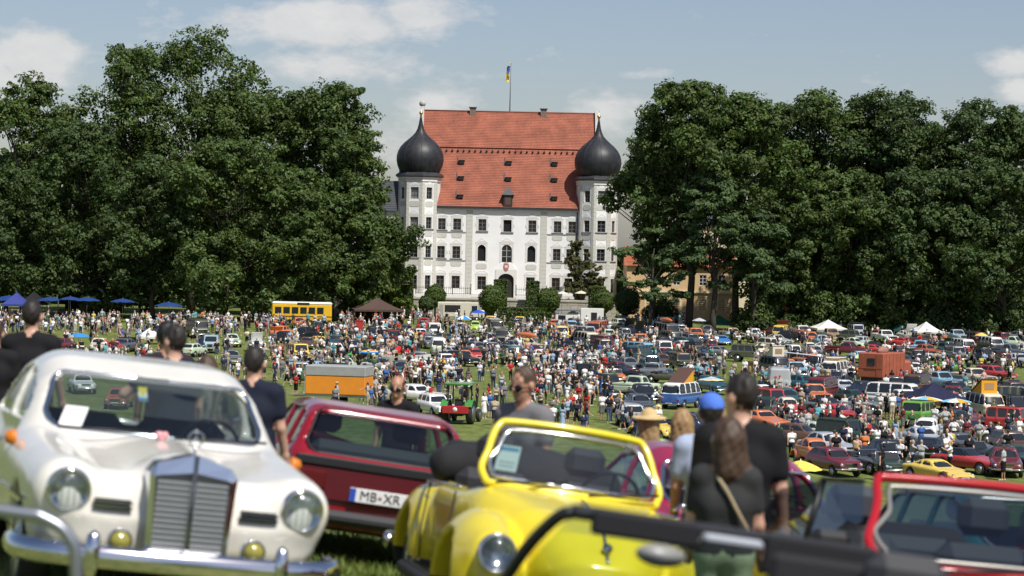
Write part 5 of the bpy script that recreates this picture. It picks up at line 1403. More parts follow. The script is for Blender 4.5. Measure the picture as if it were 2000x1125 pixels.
 ('white delivery van', 'by the white off-road pickup', 'bus', 'white', 1745, 800, 60, {}),
 ('dark cabriolet', 'behind the orange rounded car', 'roadster', 'slate', 1690, 925, 30, {}),
]
PARK = []
FOOT = []        # (x, y, radius, ref) of everything that stands on the meadow
for (ref, ext, kind, col, px, py, head, op) in FLEET:
    p = gpt(px, py - 3)
    if kind == 'boat':
        t = empty('trailer_boat')
        Vb = []
        secs = [(-2.6, .85, .5, 1.1), (-1.0, .95, .42, 1.12), (1.0, .8, .45, 1.2), (2.2, .4, .7, 1.32), (2.8, .03, 1.1, 1.38)]
        hull = MB()
        for (x, wv, zk, zd) in secs: Vb += [(x, 0, zk), (x, -wv * .8, zk + .2), (x, -wv, zd), (x, wv, zd), (x, wv * .8, zk + .2)]
        F = []
        for i in range(len(secs) - 1):
            for k in range(5): F.append((i * 5 + k, i * 5 + (k + 1) % 5, i * 5 + 5 + (k + 1) % 5, i * 5 + 5 + k))
        hull.add(Vb, F + [(4, 3, 2, 1, 0)], 0); hull.build('hull', [PAINTS['white']], t)
        MB().prism([(-.5, .55), (.3, .6), (.75, 1.02), (.4, 1.02), (.0, .8), (-.5, .75)], 'y', -.985, -.955).build('red_flash', [PAINTS['red']], t)
        MB().add([(.9, -.7, 1.2), (.9, .7, 1.2), (.5, .6, 1.55), (.5, -.6, 1.55)], [(0, 1, 2, 3)]).build('windscreen', [GLASSD], t)
        MB().box((-2.7, -.5, .32), (3.6, -.42, .4)).box((-2.7, .42, .32), (3.6, .5, .4)).build('trailer_frame', [STEEL], t)
        for sy in (1, -1): link('wheel', wheel_data(.29, .16), t, Matrix.Translation((-.8, sy * .8, .29)) @ Matrix.Rotation(0 if sy > 0 else math.pi, 4, 'Z'))
        place(t, px, py, head, at_=p); tag(t, ref + ' ' + ext, 'boat'); FOOT.append((p.x, p.y, 2.4, ref)); continue
    t = field_car(NAMES[kind], kind, col, op.get('c2'))
    if op.get('c2') and kind != 'bus':
        b = next(c for c in t.children if c.name.split('.')[0] == 'body')     # two-tone roofs need their own faces: give the upper body the second colour
        me = shared((kind, 'two'), lambda: b.data.copy())
        if 'two_done' not in me:
            V = np.empty(len(me.vertices) * 3, np.float32); me.vertices.foreach_get('co', V); V = V.reshape(-1, 3)
            Q = np.empty(len(me.loops), np.int32); me.loops.foreach_get('vertex_index', Q); Q = Q.reshape(-1, 4)
            mi = np.empty(len(me.polygons), np.int32); me.polygons.foreach_get('material_index', mi)
            mi[V[Q].mean(1)[:, 2] > KIND[kind]['belt'] + .05] = 1; me.polygons.foreach_set('material_index', mi); me['two_done'] = 1
        b.data = me
        for i, c in ((0, col), (1, op['c2'])): b.material_slots[i].link = 'OBJECT'; b.material_slots[i].material = PAINTS[c]
    if op.get('hood'): raise_hood(t, kind, 'white' if 'huge white bonnet' in ref else col)
    if op.get('boot'): raise_hood(t, kind, col, 58, True)
    if op.get('pop'): popup(t, op['pop'][0], op['pop'][1])
    if op.get('pop2'): popup(t, op['pop2'][0], op['pop2'][1], tilt=False, h=.28)
    if op.get('load'):
        zt = max(q[1] for q in KIND[kind]['cab'])
        MB().lathe([(.02, -1.9), (.22, -1.4), (.34, -.6), (.36, .3), (.26, 1.2), (.02, 1.9)], 10, 0, Matrix.Translation((-.3, 0, zt + .28)) @ Matrix.Rotation(math.pi / 2, 4, 'Y')).build('roof_load', [PAINTS[op['load']]], t)
    if op.get('rack'):
        MB().box((-1.5, -.66, 1.92), (.2, .66, 1.96)).box((-1.5, -.68, 1.96), (-1.44, .68, 2.08)).box((.14, -.68, 1.96), (.2, .68, 2.08)).build('roof_rack', [BLACK], t)
    if op.get('openjeep'):
        MB().tube([(-.5, -.7, 1.05), (-.5, -.66, 1.86), (-.5, .66, 1.86), (-.5, .7, 1.05)], .04, 6).tube([(-.5, -.66, 1.86), (.45, -.64, 1.8), (.45, .64, 1.8), (-.5, .66, 1.86)], .03, 6).build('roll_bar', [BLACK], t)
    place(t, px, py, head + random.uniform(-3, 3), at_=p)
    if op.get('big'): t.scale = (op['big'],) * 3
    tag(t, ref + ' ' + ext, CATS.get(kind, 'car'), 'vehicles parked on the meadow')
    FOOT.append((p.x, p.y, 2.0, ref)); PARK.append((p.x, p.y, rad(head - 90), 2.35, .95))

# ------------------------------------------------------------------ special vehicles
def lorry_box(t, L, W, z0, z1, m, x0):
    MB().box((x0 - L, -W / 2, z0), (x0, W / 2, z1), bev=.06).build('box_body', [m], t)
RB = mat('red_oxide_paint', (.36, .095, .05), .6, var=.12, vscale=2)
t = empty('box_truck')
lorry_box(t, 4.6, 2.3, .95, 3.05, RB, 1.6)
for k in range(7): MB().box((-3.0 + k * .72, -1.18, 1.0), (-2.95 + k * .72, -1.152, 3.0)).build('side_rib', [RB], t)
MB().box((-3.04, -.45, 2.0), (-3.005, .25, 2.6)).build('rear_window', [GLASSD], t)
MB().box((-3.03, -1.05, 1.0), (-3.006, -.6, 2.9)).box((-3.03, .6, 1.0), (-3.006, 1.05, 2.9)).box((-3.05, -1.1, 1.72), (-3.006, 1.1, 1.78)).build('rear_door', [RB], t)
cabm = car_proto('boxvan')
MB().box((1.65, -1.0, .7), (3.3, 1.0, 2.3), bev=.18).build('cab', [RB], t)
MB().box((3.28, -.85, 1.55), (3.33, .85, 2.1), bev=.01).build('windscreen', [GLASSD], t)
MB().box((-2.9, -.9, .6), (3.2, .9, .95)).build('chassis', [BLACK], t)
for x in (2.4, -1.8):
    for sy in (1, -1): link('wheel', wheel_data(.46, .26), t, Matrix.Translation((x, sy * .98, .46)) @ Matrix.Rotation(0 if sy > 0 else math.pi, 4, 'Z'))
MB().lathe([(.02, -.9), (.3, -.6), (.42, 0), (.3, .6), (.02, .9)], 10, 0, Matrix.Translation((-.6, 0, 3.2)) @ Matrix.Rotation(math.pi / 2, 4, 'Y')).build('roof_load', [mat('roof_load_brown', (.3, .15, .11), .7)], t)
p = gpt(1728, 756); place(t, 0, 0, 145, at_=p); tag(t, 'rusty red box truck with small rear window in the crowd', 'truck'); FOOT.append((p.x, p.y, 2.9, 'red box truck'))

# green tractor
TG = PAINTS['green']; TGm = paint('tractor_green', (.06, .26, .05)); TR = paint('tractor_red', (.42, .02, .03))
t = empty('tractor')
MB().box((.2, -.32, .75), (2.0, .32, 1.35), bev=.08).build('engine_hood', [TGm], t)
MB().box((-1.0, -.3, .5), (.4, .3, .95), bev=.05).build('gearbox', [BLACK], t)
for x, r, wv in ((1.6, .42, .22), (-.75, .72, .4)):
    for sy in (1, -1): link('wheel', wheel_data(r, wv), t, Matrix.Translation((x, sy * .82, r)) @ Matrix.Rotation(0 if sy > 0 else math.pi, 4, 'Z'))
for sy in (1, -1):
    pts = [(-.75 + .84 * math.cos(a), .72 + .84 * math.sin(a)) for a in np.linspace(.35, 2.6, 9)]
    f = MB()
    for a, b in zip(pts[:-1], pts[1:]): f.add([(a[0], sy * .58, a[1]), (b[0], sy * .58, b[1]), (b[0], sy * 1.05, b[1]), (a[0], sy * 1.05, a[1])], [(0, 1, 2, 3)], 0, True)
    f.build('mudguard', [TGm], t)
for sx, sy in ((.3, 1), (.3, -1), (-1.1, 1), (-1.1, -1)): MB().box((sx - .04, sy * .62 - .04, 1.2), (sx + .04, sy * .62 + .04, 2.5)).build('cab_post', [BLACK], t)
MB().box((-1.35, -.82, 2.5), (.55, .82, 2.66), bev=.06).build('cab_roof', [TGm], t)
MB().box((-.75, -.25, 1.05), (-.3, .25, 1.2), bev=.04).box((-.85, -.25, 1.15), (-.72, .25, 1.6), bev=.04).build('seat', [LEATHER], t)
MB().box((-1.75, -.85, .72), (-1.2, .85, 1.2), bev=.03).build('rear_box', [TR], t)
MB().lathe([(.16, 0), (.16, .01)], 16, 0, Matrix.Translation((-1.752, 0, .97)) @ Matrix.Rotation(-math.pi / 2, 4, 'Y')).build('badge', [PAINTS['white']], t)
MB().tube([(1.3, .2, 1.3), (1.3, .2, 2.1)], .04, 6).build('exhaust', [BLACK], t)
p = gpt(900, 826); place(t, 0, 0, 168, at_=p); tag(t, 'green tractor with roof and red rear box seen from behind', 'tractor'); FOOT.append((p.x, p.y, 1.7, 'green tractor'))

# orange tarpaulin trailer
t = empty('box_trailer')
OR = mat('orange_tarpaulin', (.78, .27, .02), .6, var=.06, vscale=2); GT = mat('grey_tarpaulin', (.33, .33, .32), .7, var=.1, vscale=2)
MB().box((-1.95, -1.0, .75), (1.95, 1.0, 1.9), bev=.03).build('box_body', [OR], t)
MB().box((-1.98, -1.03, 1.903), (1.98, 1.03, 2.55), bev=.05).build('top_cover', [GT], t)
MB().box((1.955, -1.02, .75), (1.985, 1.02, 1.9)).build('front_panel', [GT], t)
for k in range(4): MB().box((-1.3 + k * .85, -1.04, 1.6), (-1.26 + k * .85, -1.004, 1.9)).build('strap', [BLACK], t)
MB().box((-.35, -1.03, .9), (.1, -1.004, 1.0)).build('number_plate', [PLATE], t)
for sy in (1, -1): link('wheel', wheel_data(.32, .2), t, Matrix.Translation((0, sy * .9, .32)) @ Matrix.Rotation(0 if sy > 0 else math.pi, 4, 'Z'))
MB().tube([(1.9, 0, .6), (3.0, 0, .55)], .05, 6).box((-1.9, -.9, .6), (1.9, .9, .75)).build('drawbar', [STEEL], t)
p = gpt(662, 792); place(t, 0, 0, 90 + 180 - 12, at_=p); t.scale = (1.12,) * 3
tag(t, 'orange tarpaulin trailer with grey top behind the red hatchback', 'trailer'); FOOT.append((p.x, p.y, 2.3, 'orange trailer'))

# yellow school bus turned snack bar
t = empty('school_bus'); SY = paint('bus_yellow', (.80, .46, .02)); D_ = 299.0
c = at(590, 610, D_); gzc = float(gz(c.x, D_))
MB().box((-3.9, -1.2, .6), (3.9, 1.2, 2.75), bev=.12).build('body', [SY], t)
MB().box((-3.95, -1.22, 2.6), (3.95, 1.22, 3.05), bev=.2).build('roof', [PAINTS['white']], t)
for k in range(6): MB().box((-3.5 + k * 1.1, -1.225, 1.5), (-2.65 + k * 1.1, -1.19, 2.35), bev=.01).build('side_window', [GLASSD], t)
MB().box((-.6, -1.23, 2.66), (1.0, -1.205, 2.95)).build('destination_board', [BLACK], t)
MB().box((-3.9, -1.226, 1.1), (3.9, -1.2, 1.2)).build('stripe', [BLACK], t)
for x in (2.4, -2.4):
    for sy in (1, -1): link('wheel', wheel_data(.5, .26), t, Matrix.Translation((x, sy * 1.08, .5)) @ Matrix.Rotation(0 if sy > 0 else math.pi, 4, 'Z'))
t.matrix_world = Matrix.Translation((c.x, D_, gzc)) @ Matrix.Rotation(rad(3), 4, 'Z'); tag(t, 'yellow school bus with white roof serving under the oaks', 'bus'); FOOT.append((c.x, D_, 4.0, 'yellow school bus'))
# beige food truck
t = empty('food_truck'); D_ = 322.0; c = at(898, 606, D_); gzc = float(gz(c.x, D_)); BG_ = mat('beige_panel', (.62, .58, .47), .6, var=.05)
MB().box((-3.1, -1.1, .7), (2.6, 1.1, 2.75), bev=.06).build('body', [BG_], t)
MB().box((2.62, -1.05, .55), (3.5, 1.05, 1.7), bev=.15).build('cab', [BG_], t)
MB().box((-2.1, -1.115, 1.35), (.1, -1.08, 2.35)).build('serving_hatch', [mat('hatch_dark', (.012, .012, .014), .7)], t)
MB().box((1.7, -1.112, 1.4), (2.5, -1.085, 2.3)).build('side_window', [GLASSD], t); MB().box((-2.9, -1.112, .8), (-2.3, -1.085, 2.4)).build('door', [mat('door_grey', (.35, .34, .3), .6)], t)
for x in (2.4, -1.8):
    for sy in (1, -1): link('wheel', wheel_data(.38, .2), t, Matrix.Translation((x, sy * 1.0, .38)) @ Matrix.Rotation(0 if sy > 0 else math.pi, 4, 'Z'))
t.matrix_world = Matrix.Translation((c.x, D_, gzc)); tag(t, 'beige food truck with dark serving hatch before the castle', 'food truck'); FOOT.append((c.x, D_, 3.4, 'beige food truck'))
# white food truck
t = empty('food_truck'); D_ = 306.0; c = at(1136, 634, D_); gzc = float(gz(c.x, D_)); WP = PAINTS['white']
MB().box((-.2, -1.1, .4), (2.9, 1.1, 2.75), bev=.05).build('body', [WP], t)
MB().box((1.2, -1.115, .6), (2.0, -1.08, 2.2)).build('door', [mat('hatch_dark'), ], t)
MB().box((-3.6, -1.0, .4), (-.22, 1.0, 1.9), bev=.1).build('cab', [WP], t)
MB().box((-3.2, -1.015, 1.15), (-2.2, -.98, 1.75)).build('side_window', [GLASSD], t)
MB().box((-3.4, -1.3, 2.35), (-.3, 1.0, 2.6), bev=.05).build('awning', [mat('awning_grey', (.2, .21, .25), .8)], t)
for x in (1.6, -2.6):
    for sy in (1, -1): link('wheel', wheel_data(.36, .2), t, Matrix.Translation((x, sy * .95, .36)) @ Matrix.Rotation(0 if sy > 0 else math.pi, 4, 'Z'))
t.matrix_world = Matrix.Translation((c.x, D_, gzc)); tag(t, 'white food truck with open door and grey awning by the round tree', 'food truck'); FOOT.append((c.x, D_, 3.2, 'white food truck'))

# ------------------------------------------------------------------ tents, parasols, stage
def cloth(name, c): return mat('cloth_' + name, c, .85, 0, .2, var=.06, vscale=2, trans=.12)
def tent(label, px, py, wpx, col, hpx, ref, lift=.55, closed=False, head=8):
    """Square canopy: pyramid roof with hanging valance on four legs; py is the foot, hpx the full height in pixels."""
    p = gpt(px, py); s = FPX / p.y; W = wpx / s; H = hpx / s
    t = empty('canopy_tent'); e = H * lift; h = W / 2
    r = MB(); n = 8
    for k in range(4):
        a0, a1 = k * math.pi / 2 + math.pi / 4, (k + 1) * math.pi / 2 + math.pi / 4
        c0 = Vector((math.cos(a0), math.sin(a0), 0)) * h * 1.414; c1 = Vector((math.cos(a1), math.sin(a1), 0)) * h * 1.414
        rows = []
        for i in range(7):
            f = i / 6; z = e + (H - e) * (f ** 1.25)
            rows.append([(c0 * (1 - f)).lerp(c1 * (1 - f), j / n) + Vector((0, 0, z - .06 * h * math.sin(math.pi * j / n) * math.sin(math.pi * f))) for j in range(n + 1)])
        for i in range(6):
            for j in range(n): r.add([rows[i][j], rows[i][j + 1], rows[i + 1][j + 1], rows[i + 1][j]], [(0, 1, 2, 3)], 0, True)
        for j in range(n):
            a, b = rows[0][j], rows[0][j + 1]; dz = .22 + (.05 if j % 2 else 0)
            r.add([a, b, b - Vector((0, 0, .25)), a - Vector((0, 0, .25))], [(3, 2, 1, 0)], 0)
            if closed and k != 3: r.add([a - Vector((0, 0, .25)), b - Vector((0, 0, .25)), Vector((b.x, b.y, .05)), Vector((a.x, a.y, .05))], [(3, 2, 1, 0)], 0)
    r.build('canopy', [col], t)
    for sx in (1, -1):
        for sy in (1, -1): MB().tube([(sx * h * .96, sy * h * .96, 0), (sx * h * .96, sy * h * .96, e)], .035, 6).build('leg', [STEEL if not closed else BLACK], t)
    place(t, 0, 0, head, at_=p); tag(t, label, 'tent'); FOOT.append((p.x, p.y, h, ref))
    return t
tent('white pointed tent at the right tree line, first of two', 1617, 660, 60, cloth('white', (.78, .77, .72)), 36, 'first white tent')
tent('white pointed tent at the right tree line beside the dark green one', 1808, 668, 52, cloth('white'  , (.78, .77, .72)), 40, 'second white tent')
tent('dark green flat tent beside the second white tent', 1760, 660, 44, cloth('darkgreen', (.02, .07, .055)), 31, 'dark green tent')
tent('mid green pointed tent under the pines', 1404, 648, 48, cloth('green', (.06, .22, .12)), 33, 'green tent')
tent('brown pointed tent with pale prints beside the yellow bus', 736, 631, 96, cloth('brown', (.10, .065, .055)), 50, 'brown tent', closed=True)
tent('navy pointed canopy over the green jeep', 1822, 812, 108, cloth('navy', (.025, .028, .065)), 66, 'navy canopy')
tent('red canopy over an orange stand in the crowd', 772, 700, 54, cloth('red', (.55, .03, .03)), 28, 'red canopy', .6)
tent('white awning tent on the left lawn behind the dark haired man', 292, 672, 50, cloth('white', ()), 32, 'white awning', .5)
tent('violet blue pointed tent at the left edge', 32, 628, 56, cloth('violetblue', (.05, .065, .26)), 58, 'violet blue tent', .6)
tent('black pointed tent beside the violet blue one', 66, 624, 54, cloth('black', (.02, .02, .023)), 56, 'black tent', .6)
def parasol(label, px, top_y, foot_y, wpx, cols, ref=None, ribs=8, depth=.2, tilt=0.0, d=None):
    p = gpt(px, foot_y) if d is None else None
    if d is not None:
        a = at(px, top_y, d); p = Vector((a.x, d, float(gz(a.x, d))))
    s = FPX / p.y; R_ = wpx / s / 2; H = at(px, top_y, p.y).z - p.z
    t = empty('parasol'); c = MB(); n = ribs * 2
    prof = [(1.0, 0), (.75, .36), (.5, .64), (.25, .86), (.02, 1.0)]
    for i in range(4):
        for k in range(n):
            a0, a1 = 2 * math.pi * k / n, 2 * math.pi * (k + 1) / n
            def q(a, i, kk): r, z = prof[i]; sag = (1 if kk % 2 == 0 else .955); return (math.cos(a) * r * R_ * sag, math.sin(a) * r * R_ * sag, H - depth * 2 * R_ * (1 - z) - (0 if kk % 2 == 0 else .03 * R_ * r))
            m_ = (k // 2) % len(cols) if len(cols) < 4 else i % len(cols)
            c.add([q(a0, i, k), q(a1, i, k + 1), q(a1, i + 1, k + 1), q(a0, i + 1, k)], [(0, 1, 2, 3)], m_, True)
    c.build('canopy', cols, t); MB().tube([(0, 0, 0), (0, 0, H + .08)], .025, 6).build('pole', [STEEL], t)
    rb = MB()
    for k in range(ribs): a = 2 * math.pi * k / ribs; rb.tube([(0, 0, H - depth * R_ * .9), (math.cos(a) * R_ * .97, math.sin(a) * R_ * .97, H - depth * 2 * R_ - .01)], .012, 4)
    rb.build('ribs', [STEEL], t)
    t.matrix_world = Matrix.Translation(p) @ Matrix.Rotation(rad(tilt), 4, 'Y'); tag(t, label, 'parasol')
    if ref: FOOT.append((p.x, p.y, .4, ref))
DB = cloth('darkblue', (.02, .055, .20)); WH = cloth('white', ()); YE = cloth('yellow', (.82, .62, .12))
for (lab, px, ty, wd) in (('dark blue parasol nearest the left edge', 18, 577, 70), ('dark blue parasol before the stage, first of three', 98, 580, 52), ('dark blue parasol before the stage, second of three', 138, 579, 46), ('dark blue parasol before the stage, third of three', 170, 580, 54), ('dark blue parasol under the low oak boughs', 240, 583, 50), ('dark blue parasol standing alone left of the oaks trunks', 330, 590, 58)):
    parasol(lab, px, ty, 632, wd, [DB], lab.split(',')[0], d=296, depth=.13)
parasol('bright blue parasol on the left lawn', 153, 650, 678, 50, [cloth('brightblue', (.05, .25, .62))], 'bright blue parasol', depth=.14)
parasol('blue and white parasol by the beige food truck', 905, 616, 640, 36, [cloth('brightblue', ()), WH], None)
parasol('royal blue parasol near the beige food truck', 934, 605, 632, 30, [cloth('royal', (.03, .10, .50))], None)
parasol('cream parasol on the terrace, first of two', 1098, 569, 0, 22, [cloth('cream', (.78, .70, .52))], None, d=334)
parasol('cream parasol on the terrace, second of two', 1135, 568, 0, 25, [cloth('cream', ())], None, d=334)
parasol('grey parasol beside the green tent', 1365, 621, 656, 28, [cloth('grey', (.5, .5, .52))], 'grey parasol')
parasol('small light blue parasol behind the vivid blue sports car', 1427, 647, 668, 22, [cloth('skyblue', (.2, .52, .72))], 'light blue parasol')
parasol('tan parasol left of the vivid blue sports car', 1377, 650, 666, 15, [cloth('tan', (.6, .42, .2))], None)
parasol('yellow parasol at the right tree line', 1916, 650, 682, 26, [YE], None)
parasol('black parasol at the right tree line', 1892, 645, 680, 22, [cloth('black', ())], None)
parasol('pale green parasol behind the red box truck', 1677, 692, 722, 34, [cloth('palegreen', (.42, .62, .18)), cloth('palegreen2', (.55, .7, .35))], None)
parasol('rainbow ringed parasol in the left crowd', 722, 682, 712, 46, [cloth('brightblue', ()), YE, cloth('red', ()), cloth('skyblue', ())], 'rainbow parasol', depth=.13)
parasol('green parasol beside the rainbow one', 686, 688, 712, 24, [cloth('grass', (.05, .32, .08))], None)
parasol('orange and blue striped parasol beside the blue camper', 1388, 736, 782, 50, [cloth('sand', (.75, .6, .3)), cloth('skyblue', ()), cloth('orange', (.8, .35, .05)), WH], 'striped parasol', depth=.12)
parasol('yellow blue and white parasol under the navy canopy', 1806, 774, 822, 70, [cloth('gold', (.72, .42, .04)), WH, cloth('skyblue', ())], 'yellow and blue parasol', depth=.1)
parasol('second yellow blue and white parasol by the cream camper', 1866, 778, 824, 62, [cloth('gold', ()), cloth('skyblue', ()), WH], None, depth=.1)
parasol('large pale yellow parasol beside the man in the black shirt', 1562, 899, 975, 86, [YE], 'yellow parasol', depth=.2, ribs=10)
parasol('pinkish parasol by the white food truck', 1124, 611, 634, 24, [cloth('pink', (.55, .42, .4))], None)
parasol('tilted red parasol before the school bus', 565, 592, 616, 34, [cloth('red', ())], None, tilt=28)
# striped awning beside the navy camper
p = gpt(1562, 735); aw = empty('awning_roof', p); tag(aw, 'pale blue sheet awning stretched beside the navy camper', 'awning')
MB().add([(-1.9, -1.1, 2.3), (1.9, -1.1, 1.95), (1.9, 1.1, 1.95), (-1.9, 1.1, 2.3)], [(0, 1, 2, 3)]).build('sheet', [cloth('paleblue', (.5, .6, .74))], aw)
for sx, z in ((-1.85, 2.3), (1.85, 1.95)):
    for sy in (-1, 1): MB().tube([(sx, sy, 0), (sx, sy, z)], .025, 5).build('pole', [STEEL], aw)
# the stage with its arched roof under the oaks
p = at(160, 600, 312); g0 = float(gz(p.x, 312)); st = empty('stage', (p.x, 312, g0)); tag(st, 'dark stage with arched canopy roof under the oaks', 'stage')
MB().box((-3.2, 0, 0), (3.2, 4, .9)).build('platform', [BLACK], st)
ar = MB()
A = [(3.3 * math.cos(a), 2.9 + 1.5 * math.sin(a)) for a in np.linspace(0, math.pi, 13)]
for (x0, z0), (x1, z1) in zip(A[:-1], A[1:]):
    ar.add([(x0, -.4, z0), (x1, -.4, z1), (x1, 4, z1), (x0, 4, z0)], [(0, 1, 2, 3)], 0, True); ar.add([(x0, -.42, z0), (x1, -.42, z1), (x1 * .96, -.42, z1 - .2), (x0 * .96, -.42, z0 - .2)], [(0, 1, 2, 3)], 1)
ar.build('arched_roof', [cloth('slate', (.07, .075, .085)), mat('edge_grey', (.4, .4, .42), .6)], st)
MB().box((-3.1, 3.9, .9), (3.1, 4.0, 3.6)).build('back_cloth', [cloth('black', ())], st)
for sx in (-3.2, 3.2): MB().tube([(sx, -.3, 0), (sx, -.3, 2.95)], .08, 6).build('truss', [STEEL], st)
tent('dark grey canopy left of the stage arch', 108, 616, 56, cloth('slate', ()), 70, 'grey canopy', .72)
# loose things on the lawn
for (lab, px, py, wv, dv, hv, m_) in (('open black display box on the left lawn', 250, 684, 1.6, .8, 1.3, BLACK), ('yellow advertising cube before the school bus', 612, 634, .6, .6, 1.0, PAINTS['yellow']), ('red folding board near the brown tent', 701, 652, 1.0, .2, 1.6, PAINTS['red']), ('low dark crate table behind the navy camper', 1470, 728, 1.2, .8, .9, PAINTS['brown'])):
    p = gpt(px, py); o = empty('display_box', p); tag(o, lab, 'box')
    MB().box((-wv / 2, -dv / 2, .1), (wv / 2, dv / 2, hv), bev=.03).build('box_body', [m_], o); MB().box((-wv / 2 - .05, -dv / 2 - .05, hv + .003), (wv / 2 + .05, dv / 2 + .05, hv + .06)).build('lid', [m_], o)
    for sx in (-1, 1): MB().box((sx * wv * .4 - .04, -dv * .4, 0), (sx * wv * .4 + .04, dv * .4, .1)).build('foot', [BLACK], o)
p = gpt(552, 668); o = empty('surfboard', p); tag(o, 'long yellow surfboard lying out from the orange saloon', 'surfboard')
MB().lathe([(.01, -1.6), (.2, -1.0), (.28, 0), (.22, .9), (.01, 1.6)], 10, 0, Matrix.Translation((0, -1.5, 1.0)) @ Matrix.Rotation(rad(76), 4, 'Y') @ Matrix.Diagonal((.25, 1, 1, 1))).build('board', [PAINTS['yellow']], o)
for x in (-.8, .8): MB().tube([(x, -1.7, 0), (x, -1.5, .95), (x, -1.3, 0)], .02, 4).build('trestle', [STEEL], o)

# more parked cars filling the rows between the named ones
random.seed(21)
COLW = dict(white='white', cream='cream', silver='silver', grey='grey', slate='slate grey', black='black', red='red', darkred='maroon', orange='orange', yellow='yellow', green='green', darkgreen='dark green', olive='olive', palegreen='pale green', teal='teal', blue='blue', navy='navy', skyblue='sky blue', brown='brown', tan='tan')
NOUN = dict(saloon='saloon', coupe='coupe', cruiser='cruiser', estate='estate car', hatch='hatchback', mini='little car', beetle='rounded car', rearsport='sports coupe', roadster='open roadster', bus='van', pickup='pickup', jeep='off-roader', vintage='oldtimer')
used = set()
ZONES = [((1340, 660, 2000, 735), 48), ((1480, 735, 2000, 850), 24), ((1560, 850, 2000, 925), 9), ((880, 640, 1340, 740), 44), ((560, 640, 880, 745), 24), ((60, 668, 480, 720), 6), ((1120, 735, 1340, 790), 6)]
for (x0, y0, x1, y1), cnt in ZONES:
    made = tries = 0
    while made < cnt and tries < 600:
        tries += 1
        px, py = random.uniform(x0, x1), random.uniform(y0, y1)
        if 1395 < px < 1475 and 672 < py < 735: continue         # the open strip of grass
        if 880 < px < 1050 and py > 715: continue
        p = gpt(px, py)
        if any((p.x - q[0]) ** 2 + ((p.y - q[1]) * .8) ** 2 < (2.75 + (q[2] - 2) * .8) ** 2 for q in FOOT): continue
        kind = random.choice(['saloon', 'saloon', 'coupe', 'coupe', 'estate', 'hatch', 'beetle', 'cruiser', 'roadster', 'rearsport', 'bus', 'pickup', 'jeep', 'vintage', 'mini'])
        near = min((q for q in FOOT if not q[3].startswith('~')), key=lambda q: (q[0] - p.x) ** 2 + (q[1] - p.y) ** 2)
        dx, dy = p.x - near[0], p.y - near[1]
        rel = ('behind' if dy > 0 else 'before') if abs(dy) > 1.2 * abs(dx) else 'beside'
        for _ in range(40):
            col = random.choice(['white', 'silver', 'grey', 'slate', 'black', 'black', 'darkred', 'red', 'navy', 'darkgreen', 'cream', 'brown', 'teal', 'skyblue', 'olive', 'orange', 'palegreen', 'yellow'])
            lab = f"{COLW[col]} {NOUN[kind]} parked {rel} the {near[3]}"
            if lab not in used: break
        else: continue
        used.add(lab)
        head = random.choice([8, 15, 25, 12, 160, 40, 60]) + random.uniform(-6, 6)
        t = field_car(NAMES[kind], kind, col); place(t, 0, 0, head, at_=p)
        tag(t, lab, CATS.get(kind, 'car'), 'vehicles parked on the meadow')
        FOOT.append((p.x, p.y, 2.0, '~')); PARK.append((p.x, p.y, rad(head - 90), 2.3, .92)); made += 1
FOOT = [q for q in FOOT if q[3] != '~']
